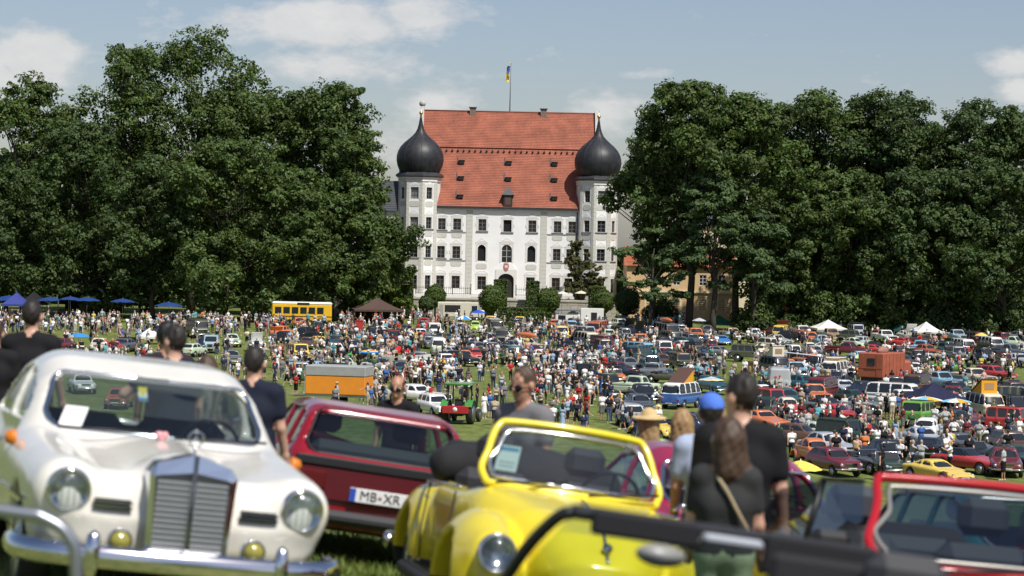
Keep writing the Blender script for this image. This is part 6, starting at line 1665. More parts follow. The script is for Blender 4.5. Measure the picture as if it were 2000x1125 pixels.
# ------------------------------------------------------------------ people
def rotv(v, ang, ax):
    c, s = math.cos(ang), math.sin(ang); x, y, z = v
    if ax == 'y': return np.array([x * c + z * s, y, -x * s + z * c])
    if ax == 'z': return np.array([x * c - y * s, x * s + y * c, z])
    return np.array([x, y * c - z * s, y * s + z * c])
SKIN, TOP, BOT, HAIR, SHOE, ACC = range(6)
def body_parts(pose):
    """Joint chains of a figure facing +x, feet on z = 0, 1.76 m tall when upright: list of (material, a, b, ra, rb, blend)."""
    P = dict(legs=((0, 0), (0, 0)), arms=((0, .12, .15), (0, .12, .15)), lean=0.0, female=False, shorts=False, sleeve=.55, skirt=0.0, hips=.92, look=0.0, nod=0.0, sit=False, hands=None)
    P.update(pose); L = []
    fem = P['female']; hz = P['hips']
    sh = .165 if fem else .192
    lean = P['lean']
    def up(p): return rotv(np.array(p) - np.array([0, 0, hz]), lean, 'y') + np.array([0, 0, hz])
    pel = np.array([0, 0, hz])
    for i, sy in enumerate((1, -1)):
        a, kb = P['legs'][i]
        hip = pel + np.array([0, sy * .09, -.02])
        kd = rotv((0, 0, -.43), -a, 'y'); knee = hip + kd
        ank = knee + rotv((0, 0, -.43), -a + kb, 'y')
        toe = ank + np.array([.15, sy * .03, -.035])
        L.append((BOT, hip, knee, .092, .062, .04) if not P['skirt'] else (SKIN, hip, knee, .08, .055, .03))
        cm = SKIN if (P['shorts'] or P['skirt']) else BOT
        if P['shorts'] and not P['skirt']: L.append((BOT, hip, hip + kd * .95, .10, .085, .03))
        L.append((cm, knee, ank, .058 if cm == BOT else .052, .045 if cm == BOT else .036, .02))
        L.append((SHOE, ank + np.array([-.03, 0, -.03]), toe, .045, .036, .02))
    L.append((BOT, pel + np.array([0, -.06, .02]), pel + np.array([0, .06, .02]), .115, .115, .05))
    if P['skirt']:
        L.append((TOP, pel + np.array([0, 0, .12]), pel + np.array([0, 0, -P['skirt']]), .13, .2, .05))
    w = .10 if fem else .118
    if P.get('shirt'):
        for sy in (1, -1): L.append((TOP, up((0, sy * .055, hz + .30)), up((0, sy * .055, hz + .06)), .112, .118, .05))
    L.append((TOP, up((0, -.045, hz + .12)), up((0, .045, hz + .12)), w, w, .05))
    L.append((TOP, up((.0, -.07, hz + .36)), up((.0, .07, hz + .36)), .118 if fem else .13, .118 if fem else .13, .07))
    L.append((TOP, up((0, -sh + .04, hz + .50)), up((0, sh - .04, hz + .50)), .072, .072, .06))
    for sy in (1, -1): L.append((TOP, up((-.01, sy * .05, hz + .555)), up((0, sy * (sh - .03), hz + .515)), .05, .06, .05))
    L.append((SKIN, up((0, 0, hz + .52)), up((.015, 0, hz + .66)), .061 if not fem else .052, .057 if not fem else .048, .03))
    hc = up((.02, 0, hz + .735))
    for i, sy in enumerate((1, -1)):
        fw, out, el = P['arms'][i]
        s = up((0, sy * sh, hz + .495))
        ud = rotv(rotv((0, 0, -.29), -fw, 'y'), sy * out, 'x'); e = s + ud
        fd = rotv(rotv((0, 0, -.25), -(fw + el), 'y'), sy * (out * .6 - (.35 if el > 1.2 else 0)), 'x')
        ha = e + fd
        if P['hands'] and P['hands'][i] is not None:
            ha = np.array(P['hands'][i]); m = (s + ha) / 2; d = ha - s; dl = np.linalg.norm(d)
            off = math.sqrt(max(0.0, .28 ** 2 - (dl / 2) ** 2)); pole = np.array([-.3, sy * .8, -.5]); pole -= d * (pole @ d) / (dl * dl + 1e-9); pole /= np.linalg.norm(pole) + 1e-9
            e = m + pole * off; fd = (ha - e); ud = e - s
        sl = P['sleeve']
        L.append((TOP, s, s + ud * sl, .062 if fem else .070, .056 if fem else .064, .04))
        L.append((SKIN if sl < .95 else TOP, s + ud * sl * .7, e, .046, .041, .015))
        L.append((SKIN if sl < 1.6 else TOP, e, ha, .041, .03, .02))
        hd = fd / (np.linalg.norm(fd) + 1e-9)
        L.append((SKIN, ha, ha + hd * .085, .036, .03, .02))
    return L, hc, P
def figure(pose, h=.035, hair='short', hat=None, pack=False, bag=False, detail=False, build=1.0):
    """Meshes a figure as one continuous body with material zones."""
    L, hc, P = body_parts(pose)
    pts = np.array([q for l in L for q in (l[1], l[2])]); lo = np.minimum(pts.min(0), hc - .2) - .24; hi = np.maximum(pts.max(0), hc + .3) + .24
    lo[2] = min(lo[2] + .12, -.1)
    g = Grid(lo, hi, h)
    prim = []
    for (m, a, b, ra, rb, k) in L:
        s = build if m in (TOP, BOT) else 1.0
        prim.append((m, cone(g, a, b, ra * s, rb * s), k))
    hc = np.array(hc); tl = P['look']
    class G2: pass
    q = G2(); c, s = math.cos(-tl), math.sin(-tl); X, Y = g.x - hc[0], g.y - hc[1]
    nd = P['nod']; Xr = X * c - Y * s; Yr = X * s + Y * c; Zr = g.z - hc[2]
    q.x, q.y, q.z = Xr * math.cos(nd) - Zr * math.sin(nd), Yr + 0 * Zr, Xr * math.sin(nd) + Zr * math.cos(nd)
    prim.append((SKIN, ell(q, (0.0, 0, .02), (.098, .077, .115)), .03))
    prim.append((SKIN, ell(q, (.035, 0, -.055), (.06, .055, .065)), .03))
    if detail:
        prim.append((SKIN, cone(q, (.088, 0, .02), (.112, 0, -.022), .010, .016), .018))
        for sy in (1, -1):
            prim.append((SKIN, ell(q, (-.008, sy * .086, -.005), (.028, .015, .036)), .006))
            prim.append((SKIN, cone(q, (.082, sy * .015, .042), (.078, sy * .05, .044), .010, .008), .014))
        prim.append((SKIN, cone(q, (.086, -.02, -.062), (.086, .02, -.062), .008, .008), .012))
        prim.append((SKIN, ell(q, (.078, 0, -.1), (.02, .022, .018)), .02))
    wig = (.0045 if detail else 0) * (np.sin(q.y * 88 + q.z * 31) * np.sin(q.z * 71 - q.x * 43) + np.sin(q.x * 97 + q.y * 23)) - (.006 if detail else 0)
    hatcut = (q.z - .04 + 0 * q.x) if hat else -1.0
    if hair == 'short':
        hr = np.maximum(ell(q, (-.014, 0, .036), (.100, .079, .108)) + wig, -(q.z * .9 - q.x * 1.0 + .045) * .7)
        hr = np.maximum(hr, np.minimum(q.x + .022, .022 - q.z) + 0 * q.y)
        prim.append((HAIR, np.maximum(np.maximum(hr, -.072 - q.z + 0 * q.y), hatcut), .006))
    elif hair == 'long':
        prim.append((HAIR, np.maximum(np.maximum(ell(q, (-.02, 0, .03), (.108, .090, .116)) + wig, -(q.z * .9 - q.x * 1.0 + .05) * .7), hatcut), .01))
        prim.append((HAIR, cone(q, (-.05, .025, .0), (-.085, .035, -.19), .078, .055) + wig, .03)); prim.append((HAIR, cone(q, (-.05, -.025, .0), (-.085, -.05, -.205), .078, .05) + wig, .03))
        if detail: prim.append((HAIR, cone(q, (-.09, -.05, -.14), (-.12, -.10, -.215), .05, .025) + wig, .03)); prim.append((HAIR, cone(q, (-.02, .07, -.02), (-.03, .08, -.16), .03, .025) + wig, .02))
    elif hair == 'pony':
        prim.append((HAIR, np.maximum(ell(q, (-.016, 0, .035), (.102, .086, .114)), -(q.z * .9 - q.x * 1.0 + .05) * .7), .01))
        prim.append((HAIR, cone(q, (-.09, 0, .03), (-.13, 0, -.18), .045, .03), .02))
    elif hair == 'balding':
        prim.append((HAIR, np.maximum(np.maximum(ell(q, (-.012, 0, .02), (.096, .082, .105)) + wig * .6, q.z - .075 + q.x * .4), -(q.z * .9 - q.x * 1.0 + .05) * .7), .006))
    if hat == 'cap':
        prim.append((ACC, np.maximum(ell(q, (-.005, 0, .05), (.112, .094, .105)), .045 - q.z + 0 * q.x), .01))
        prim.append((ACC, np.maximum(ell(q, (.10, 0, .05), (.10, .075, .03)), -.0 - q.x + .03), .01))
    elif hat == 'sun':
        prim.append((ACC, np.maximum(ell(q, (-.005, 0, .06), (.105, .09, .10)), .04 - q.z + 0 * q.x), .01))
        prim.append((ACC, ell(q, (0, 0, .055), (.2, .18, .026)), .01))
    if pack:
        a = np.array([-.2, 0, P['hips'] + .32]); a = rotv(a - np.array([0, 0, P['hips']]), P['lean'], 'y') + np.array([0, 0, P['hips']])
        prim.append((ACC, rbox(g, a, (.10, .15, .21), .07), .01))
    if bag:
        prim.append((ACC, rbox(g, (-.02, -.24, P['hips'] - .05), (.12, .05, .13), .04), .01))
    D = None; T = None; B = None
    for (m, d, k) in prim:
        d = np.broadcast_to(d, tuple(g.n)).astype(np.float32)
        if D is None: D, B, T = d.copy(), d.copy(), np.full(d.shape, m, np.int8)
        else:
            T = np.where(d < B, np.int8(m), T); B = np.minimum(B, d); D = smin(D, d, k)
    V, F = nets(g, D)
    c = V[F].mean(1); i = np.clip(np.round((c - g.lo) / g.h).astype(int), 0, g.n - 1)
    mi = T[i[:, 0], i[:, 1], i[:, 2]].astype(np.int32)
    V[:, 2] -= max(V[:, 2].min(), -.1) if not P['sit'] else 0
    return V, F, mi, hc
def cm(name, col, r=.85): return mat('cloth_' + name, col, r, 0, .2, var=.12, vscale=9, bump=.15, bscale=40)
SKINM = [mat('skin_light', (.56, .33, .235), .5, var=.06, vscale=12), mat('skin_tan', (.42, .22, .14), .5, var=.06, vscale=12), mat('skin_pale', (.62, .40, .30), .5, var=.06, vscale=12)]
TOPS = {'white': ((.74, .74, .73), 27), 'black': ((.014, .014, .016), 20), 'navy': ((.02, .028, .06), 13), 'grey': ((.17, .17, .18), 10), 'pale grey': ((.42, .42, .42), 8), 'light blue': ((.27, .38, .50), 7), 'red': ((.42, .035, .035), 4), 'beige': ((.46, .38, .28), 8), 'blue': ((.05, .12, .32), 4), 'pink': ((.55, .32, .31), 3), 'green': ((.05, .12, .055), 2), 'olive': ((.10, .10, .06), 3), 'yellow': ((.62, .48, .12), 1.2), 'orange': ((.58, .19, .06), 1.5), 'turquoise': ((.10, .32, .36), 2), 'maroon': ((.12, .025, .03), 3)}
BOTS = {'blue': ((.07, .10, .17), 22), 'dark blue': ((.022, .030, .05), 22), 'black': ((.014, .014, .015), 22), 'beige': ((.40, .33, .23), 14), 'grey': ((.15, .15, .15), 11), 'olive': ((.09, .09, .055), 5), 'white': ((.6, .59, .57), 3)}
HAIRS = {'dark': (.018, .013, .010), 'brown': (.06, .033, .018), 'fair': (.30, .19, .08), 'grey': (.30, .29, .28), 'black': (.008, .008, .008)}
ACCS = {'white': (.72, .71, .68), 'straw': (.55, .40, .20), 'red': (.5, .03, .03), 'navy': (.02, .03, .08), 'black': (.015, .015, .016)}
TM = {k: cm('top_' + k.replace(' ', '_'), v[0]) for k, v in TOPS.items()}
BM = {k: cm('bottom_' + k.replace(' ', '_'), v[0]) for k, v in BOTS.items()}
HM = {k: mat('hair_' + k, v, .6, var=.25, vscale=25) for k, v in HAIRS.items()}
AM = {k: cm('accessory_' + k, v) for k, v in ACCS.items()}
SHM = {'dark': mat('shoe_dark', (.02, .018, .016), .6), 'white': mat('shoe_white', (.6, .6, .58), .6)}
# the poses: name, arguments, words for the label
POSES = [
 ('standing', dict(pose=dict(arms=((.1, .1, .2), (.05, .12, .25)))), 'trousers', 'T-shirt'),
 ('standing', dict(pose=dict(shorts=True, arms=((.15, .1, .3), (-.1, .14, .2)), legs=((.05, 0), (-.05, 0)))), 'shorts', 'T-shirt'),
 ('walking', dict(pose=dict(legs=((.42, .15), (-.35, .25)), arms=((-.4, .08, .2), (.45, .1, .35)), lean=.05)), 'trousers', 'T-shirt'),
 ('walking', dict(pose=dict(shorts=True, legs=((-.32, .3), (.38, .1)), arms=((.4, .1, .4), (-.4, .1, .2)), lean=.05)), 'shorts', 'polo shirt'),
 ('with hands on hips', dict(pose=dict(arms=((-.35, .75, 0), (-.35, .75, 0)), hands=((.05, .19, .98), (.05, -.19, .98)))), 'trousers', 'shirt'),
 ('with folded arms', dict(pose=dict(shorts=True, hands=((.22, -.1, 1.2), (.23, .1, 1.17)))), 'shorts', 'T-shirt'),
 ('with a raised phone', dict(pose=dict(hands=((.42, .06, 1.42), (.42, -.06, 1.42)), nod=.15)), 'trousers', 'T-shirt'),
 ('in a long skirt', dict(pose=dict(female=True, skirt=.45, arms=((.2, .1, .6), (-.1, .12, .2))), hair='long'), 'dress', 'dress'),
 ('with long hair', dict(pose=dict(female=True, shorts=True, sleeve=.3, legs=((.25, .1), (-.2, .15)), arms=((-.2, .1, .2), (.3, .1, .7))), hair='long'), 'shorts', 'top'),
 ('with a ponytail', dict(pose=dict(female=True, arms=((.3, .12, 1.0), (.1, .1, .2))), hair='pony'), 'trousers', 'blouse'),
 ('bending forward', dict(pose=dict(lean=.75, arms=((.9, .1, .2), (.8, .1, .4)), legs=((.1, .1), (-.1, .1)), nod=-.2)), 'trousers', 'shirt'),
 ('with a backpack', dict(pose=dict(shorts=True, legs=((.2, .1), (-.18, .1)), arms=((.2, .15, .9), (.1, .12, .6))), pack=True), 'shorts', 'T-shirt'),
 ('in a cap', dict(pose=dict(arms=((.1, .1, .5), (.2, .1, .3)), shorts=True), hat='cap'), 'shorts', 'T-shirt'),
 ('in a sun hat', dict(pose=dict(arms=((.2, .1, .8), (-.1, .12, .2)), legs=((.1, 0), (-.1, 0))), hat='sun'), 'trousers', 'shirt'),
 ('with a shoulder bag', dict(pose=dict(female=True, arms=((.1, .1, .3), (.2, .12, .9)), legs=((-.2, .15), (.22, .05))), hair='long', bag=True), 'trousers', 'T-shirt'),
 ('pointing', dict(pose=dict(shorts=True, arms=((.1, .1, .2), (1.25, .2, .1)), look=-.3)), 'shorts', 'shirt'),
]
SLOT0 = [SKINM[0], TM['white'], BM['blue'], HM['dark'], SHM['dark'], AM['black']]
PM = []
for (ph, kw, bt, tp) in POSES:
    V, F, mi, _ = figure(h=.036, **kw)
    PM.append((V, F, mi, mesh_np('person', V, F, mi, SLOT0, True)))
def wpick(d): return random.choices(list(d), [v[1] for v in d.values()])[0]
random.seed(99)
SPOTS = []
def blocked(x, y):
    for (cx, cy, a, L, W) in PARK:
        dx, dy = x - cx, y - cy
        if dx * dx + dy * dy > 9: continue
        u, v = dx * math.cos(a) + dy * math.sin(a), -dx * math.sin(a) + dy * math.cos(a)
        if abs(u) < L + .2 and abs(v) < W + .2: return True
    for q in FOOT[-0:]:
        if q[2] > 2.2 and (q[3].endswith('truck') or 'trailer' in q[3] or 'bus' in q[3]) and abs(x - q[0]) < q[2] and abs(y - q[1]) < 1.6: return True
    return False
CROWD = [((-30, 630, 560, 660), 330), ((560, 622, 900, 682), 250), ((880, 628, 1340, 722), 420), ((1050, 715, 1205, 792), 110), ((560, 682, 900, 765), 190), ((895, 720, 1050, 835), 34), ((1340, 656, 2030, 762), 280), ((1480, 762, 2030, 905), 120), ((1050, 788, 1480, 862), 32), ((120, 660, 560, 722), 95), ((1600, 895, 2000, 940), 12), ((140, 720, 420, 800), 12), ((560, 762, 880, 806), 34), ((430, 700, 600, 760), 30), ((1000, 800, 1260, 850), 14)]
for (x0, y0, x1, y1), cnt in CROWD:
    made = tries = 0; cen = [(random.uniform(x0, x1), random.uniform(y0, y1)) for _ in range(max(3, cnt // 7))]
    while made < cnt and tries < cnt * 12:
        tries += 1
        if random.random() < .55:
            c = random.choice(cen); px, py = c[0] + random.gauss(0, 12), c[1] + random.gauss(0, 3)
            if not (x0 <= px <= x1 and y0 <= py <= y1): continue
        else: px, py = random.uniform(x0, x1), random.uniform(y0, y1)
        if 1400 < px < 1475 and 676 < py < 735 and random.random() < .8: continue
        if 70 < px < 300 and 655 < py < 668 and random.random() < .7: continue
        p = gpt(px, py)
        if blocked(p.x, p.y) or any((p.x - q[0]) ** 2 + (p.y - q[1]) ** 2 < .2 for q in SPOTS): continue
        SPOTS.append((p.x, p.y, px, py)); made += 1
# a few people picked out by hand: pixel foot, top, bottom, pose index, heading
HAND = [(963, 760, 'grey', 'dark blue', 0, 175), (942, 745, 'navy', 'navy', 1, 170), (945, 818, 'white', 'white', 7, 30), (985, 795, 'grey', 'grey', 2, 10), (1131, 820, 'black', 'black', 14, 40), (1150, 790, 'white', 'dark blue', 1, 170), (1070, 772, 'white', 'grey', 1, 175), (1104, 822, 'red', 'blue', 1, 20), (1404, 728, 'pale grey', 'blue', 0, 170),
        (1565, 838, 'maroon', 'grey', 1, 170), (1528, 838, 'grey', 'black', 0, 170), (1724, 872, 'white', 'black', 0, 175), (1748, 870, 'light blue', 'light blue', 7, 170), (1855, 900, 'yellow', 'beige', 1, 175), (1735, 900, 'black', 'beige', 3, 20), (1594, 840, 'turquoise', 'blue', 10, 150), (1680, 862, 'beige', 'beige', 13, 160), (1770, 830, 'black', 'black', 4, 20), (1765, 925, 'black', 'grey', 10, 0), (1916, 728, 'yellow', 'black', 0, 170), (1968, 900, 'black', 'black', 4, 160), (1990, 872, 'white', 'white', 9, 30)]
IND = []
for (px, py, tc, bc, pi, hd) in HAND: p = gpt(px, py); IND.append((p.x, p.y, tc, bc, pi, hd))
SPOTS.sort(key=lambda q: q[1])
seen = set()
def near_ref(x, y): return min(FOOT, key=lambda q: (q[0] - x) ** 2 + (q[1] - y) ** 2)[3]
def add_person(x, y, tc, bc, pi, hd):
    ph, kw, bt, tp = POSES[pi]
    ref = near_ref(x, y)
    for tr in range(60):
        if bt == 'dress': lab = f"person in a long {tc} dress near the {ref}"
        else: lab = f"person {ph if ph not in ('standing', 'walking', 'pointing', 'bending forward') else ph} in {tc} {tp} and {bc} {bt} near the {ref}"
        if lab not in seen and len(lab.split()) <= 16: break
        if len(lab.split()) > 16: lab = f"person in {tc} {tp} and {bc} {bt} near the {ref}"
        if lab not in seen and len(lab.split()) <= 16: break
        tc, bc = wpick(TOPS), wpick(BOTS)
    else: return False
    seen.add(lab)
    o = link('person', PM[pi][3])
    hair = random.choice(['dark', 'brown', 'brown', 'fair', 'grey', 'black'])
    acc = random.choice(['white', 'straw', 'navy', 'red', 'black']) if kw.get('hat') != 'sun' else random.choice(['straw', 'white'])
    bm = BM[bc] if bc in BM else TM[bc]
    for k, m_ in enumerate((random.choice(SKINM), TM[tc], bm, HM[hair], SHM[random.choice(['dark', 'white'])], AM[acc])):
        o.material_slots[k].link = 'OBJECT'; o.material_slots[k].material = m_
    s = random.uniform(.93, 1.05)
    o.matrix_world = Matrix.Translation((x, y, float(gz(x, y)) - .01)) @ Matrix.Rotation(rad(hd - 90), 4, 'Z') @ Matrix.Scale(s, 4)
    tag(o, lab, 'person', 'visitors walking among the cars')
    return True
for q in IND: add_person(*q)
NI = 300 - len(IND); rest = []
k = 0
for (x, y, px, py) in SPOTS:
    pi = random.choices(range(len(POSES)), [12, 12, 10, 10, 5, 4, 4, 5, 7, 6, 3, 7, 7, 6, 5, 2])[0]
    hd = random.choice([0, 180, 160, 200, 90, 270]) + random.uniform(-35, 35)
    if k < NI and add_person(x, y, wpick(TOPS), wpick(BOTS), pi, hd): k += 1
    else: rest.append((x, y, pi, hd))
# the rest of the crowd, too many and too small to pick apart, is one mass
def low_mesh(me, ratio):
    o = bpy.data.objects.new('tmp', me); COL.objects.link(o); m = o.modifiers.new('d', 'DECIMATE'); m.ratio = ratio
    m.use_collapse_triangulate = True
    dg = bpy.context.evaluated_depsgraph_get(); ev = o.evaluated_get(dg); r = ev.to_mesh()
    r.calc_loop_triangles()
    V = np.empty(len(r.vertices) * 3, np.float32); r.vertices.foreach_get('co', V)
    T_ = np.empty(len(r.loop_triangles) * 3, np.int32); r.loop_triangles.foreach_get('vertices', T_)
    mi = np.empty(len(r.loop_triangles), np.int32); r.loop_triangles.foreach_get('material_index', mi)
    ev.to_mesh_clear(); bpy.data.objects.remove(o)
    return V.reshape(-1, 3), T_.reshape(-1, 3), mi
LOW = [low_mesh(q[3], .13) for q in PM]
pal = SKINM + list(TM.values()) + list(BM.values()) + list(HM.values()) + list(SHM.values()) + list(AM.values())
pidx = {m_.name: i for i, m_ in enumerate(pal)}
VV, FF, MI, nb = [], [], [], 0
for (x, y, pi, hd) in rest:
    V, F, mi = LOW[pi]; a = rad(hd - 90); s = random.uniform(.93, 1.05)
    c, sn = math.cos(a) * s, math.sin(a) * s
    W_ = np.stack([V[:, 0] * c - V[:, 1] * sn + x, V[:, 0] * sn + V[:, 1] * c + y, V[:, 2] * s + float(gz(x, y))], 1)
    ch = np.array([pidx[m_.name] for m_ in (random.choice(SKINM), TM[wpick(TOPS)], BM[wpick(BOTS)], HM[random.choice(list(HM))], SHM[random.choice(['dark', 'white'])], AM[random.choice(list(AM))])])
    VV.append(W_); FF.append(F + nb); MI.append(ch[mi]); nb += len(V)
crowd = link('crowd', mesh_np('crowd', np.concatenate(VV), np.concatenate(FF), np.concatenate(MI), pal, True))
tag(crowd, 'distant crowd of visitors filling the back of the meadow', 'crowd', kind='stuff')
# ------------------------------------------------------------------ the cars of the front row
GLS = glass_mat('windscreen_glass', (.66, .72, .72)); GLT = glass_mat('tinted_glass', (.55, .66, .66)); GLD = glass_mat('smoked_glass', (.30, .33, .35))
MERC = paint('ivory_white', (.80, .765, .68), .18); BEY = paint('sunny_yellow', (.79, .64, .032), .2); HRED = paint('carmine_red', (.25, .007, .014), .2); RRED = paint('signal_red', (.42, .010, .014), .2)
CRIM = paint('magenta_red', (.33, .012, .05), .2); TEAL_ = paint('dark_teal', (.012, .085, .10), .2); NBLK = paint('gloss_black', (.006, .006, .008), .15)
REFL = mat('lamp_reflector', (.75, .76, .78), .22, 1.0); LGL = glass_mat('lamp_glass', (.9, .93, .95), 1.0, .9)
PAPER = mat('white_paper', (.8, .8, .78), .8, var=.03)
def torus(mb, R_, r, M, n=24, k=8, m=0):
    pts = [M @ Vector((R_ * math.cos(2 * math.pi * i / n), R_ * math.sin(2 * math.pi * i / n), 0)) for i in range(n)]
    return mb.tube(pts, r, k, m, closed=True)
AX = Matrix.Rotation(math.pi / 2, 4, 'Y')          # turns a lathe's axis to +x
def headlamp(t, pos, r, name='headlight', lens=None, yaw=0.0, up=0.0):
    M = Matrix.Translation(pos) @ Matrix.Rotation(yaw, 4, 'Z') @ Matrix.Rotation(-up, 4, 'Y') @ AX
    o = MB().lathe([(r * .5, -.10), (r * 1.05, -.05), (r * 1.16, .0), (r * 1.15, .025), (r * 1.03, .045), (r, .03)], 28, 0, M).build(name, [CHROME], t)
    MB().lathe([(r * .99, .028), (r * .8, -.01), (r * .45, -.05), (r * .16, -.065), (.001, -.066)], 28, 0, M).lathe([(.001, -.03), (r * .13, -.035), (r * .16, -.06)], 12, 0, M).build('reflector', [REFL], o)
    MB().lathe([(r * 1.0, .03), (r * .85, .048), (r * .55, .066), (.001, .076)], 28, 0, M).build('lens', [lens or LGL], o)
    for k in range(5): MB().box((.035, -.004, -r * .8), (.04, .004, r * .8)).build('lens_rib', [LGL], o, Matrix.Translation(pos) @ Matrix.Rotation(yaw, 4, 'Z') @ Matrix.Translation((0, (k - 2) * r * .32, 0)))
    return o
def big_wheel(t, x, y, r, wd, rimcol, cap=True):
    a, b = wheel_mesh(r, wd, n=28); sy = 1 if y > 0 else -1
    M = Matrix.Translation((x, y, r)) @ (Matrix.Identity(4) if sy > 0 else Matrix.Rotation(math.pi, 4, 'Z'))
    o = empty('wheel'); o.parent = t; o.matrix_local = M
    a.build('tyre', [TYRE], o); b.build('rim', [rimcol], o)
    if cap: MB().lathe([(r * .34, wd * .44), (r * .3, wd * .56), (r * .15, wd * .63), (.001, wd * .64)], 20, 0, Matrix.Rotation(-math.pi / 2, 4, 'X')).build('hub_cap', [CHROME], o)
def bar_bumper(t, pts, r, flat=1.0, name='bumper'):
    p = spline(pts, 6, False); m = MB(); m.tube([tuple(q) for q in p], r, 10, 0)
    zc = np.mean([q[2] for q in pts]); m.v = [(v[0], v[1], zc + (v[2] - zc) * flat) for v in m.v]
    return m.build(name, [CHROME], t)
def seat(t, x, y, z, m=None, head=True, w_=.26):
    s = MB().box((x - .25, y - w_, z), (x + .27, y + w_, z + .16), bev=.05).box((x - .42, y - w_, z + .08), (x - .24, y + w_, z + .62), bev=.07)
    if head: s.box((x - .42, y - .14, z + .66), (x - .3, y + .14, z + .86), bev=.05)
    s.build('seat', [m or LEATHER], t)
def steering(t, x, y, z, r=.2):
    M = Matrix.Translation((x, y, z)) @ Matrix.Rotation(rad(-62), 4, 'Y')
    s = torus(MB(), r, .012, M, 24, 6); s.tube([M @ Vector((-r, 0, 0)), M @ Vector((r, 0, 0))], .01, 5).tube([M @ Vector((0, 0, 0)), M @ Vector((0, 0, -.4))], .02, 6)
    s.build('steering_wheel', [BLACK], t)
def outline(sp, zoff=0.0, n=40, post=None, front=True):
    """Rounded outline of a windscreen in (y, z)."""
    w0, w1 = sp['cabw']; zb = sp['belt']; zt = max(p[1] for p in sp['cab']); zl, zh = zb + sp.get('sill', .04), zt - sp.get('head', .09)
    post = sp.get('post', .1) if post is None else post
    W = lambda z: w0 + (w1 - w0) * (z - zb) / (zt - zb) - post
    c = .10; P = []
    for (sy, a0, zc, top) in ((1, -90, zl + c, 0), (1, 0, zh - c, 1), (-1, 90, zh - c, 1), (-1, 180, zl + c, 0)):
        for k in range(7):
            a = rad(a0 + k * 15); z = zc + c * math.sin(a); P.append((sy * (W(zc) - c) + c * math.cos(a), z))
    return P
def on_cab(pr, P, d, start):
    g, D, cab = pr['fields']; cab = np.ascontiguousarray(np.broadcast_to(cab, tuple(g.n)))
    return march(g, cab, [(start, y, z) for (y, z) in P], d)
def trim_tube(t, pts, r, m, name='windscreen_trim'):
    c = np.mean(pts, 0); P = [tuple(q) for q in pts]
    return MB().tube(P, r, 8, 0, closed=True).build(name, [m], t)
def ground_car(t, x, y, head): return place(t, 0, 0, head, at_=(x, y))

# ---- ivory white saloon of the fifties
def ponton_extra(g, D):
    for sy in (1, -1):
        D = smin(D, cone(g, (1.90, sy * .655, .70), (.5, sy * .69, .78), .185, .19), .10)
        D = smin(D, ell(g, (-1.35, sy * .70, .66), (.85, .17, .34)), .12)
    D = smin(D, cone(g, (1.86, 0, .655), (.75, 0, .575), .295, .43), .10)
    D = smin(D, rbox(g, (1.9, 0, .66), (.2, .2, .28), .08), .08)
    return D
PON = S(side=[(-2.2, .33), (1.92, .33), (2.05, .42), (2.08, .58), (2.02, .76), (1.85, .83), (.95, .93), (.75, .96), (-1.1, .99), (-1.7, .93), (-2.15, .82), (-2.32, .6), (-2.3, .4)],
    plan=[(-2.32, .52), (-2.1, .72), (-1.5, .84), (0, .87), (1.2, .86), (1.75, .835), (2.0, .77), (2.1, .68)], cab=[(1.04, .86), (.38, 1.33), (.02, 1.435), (-.5, 1.47), (-1.0, 1.42), (-1.4, 1.26), (-1.9, .88)],
    cabw=(.81, .655), belt=.965, glassx=(.22, -1.05), pillars=(-.33,), pw=.045, axles=(1.33, -1.32), wr=.33, ww=.17, extra=ponton_extra, k=.16, kc=.22, curve=.30, post=.105, head=.14, sill=.03, inset=.125, kw=.12, floor=.62, pad=.06, mats=[MERC, MERC, BLACK], glassm=GLS, tuck=.10, arch=1.12)
pon = car_meshes(PON, .024, hollow=True)
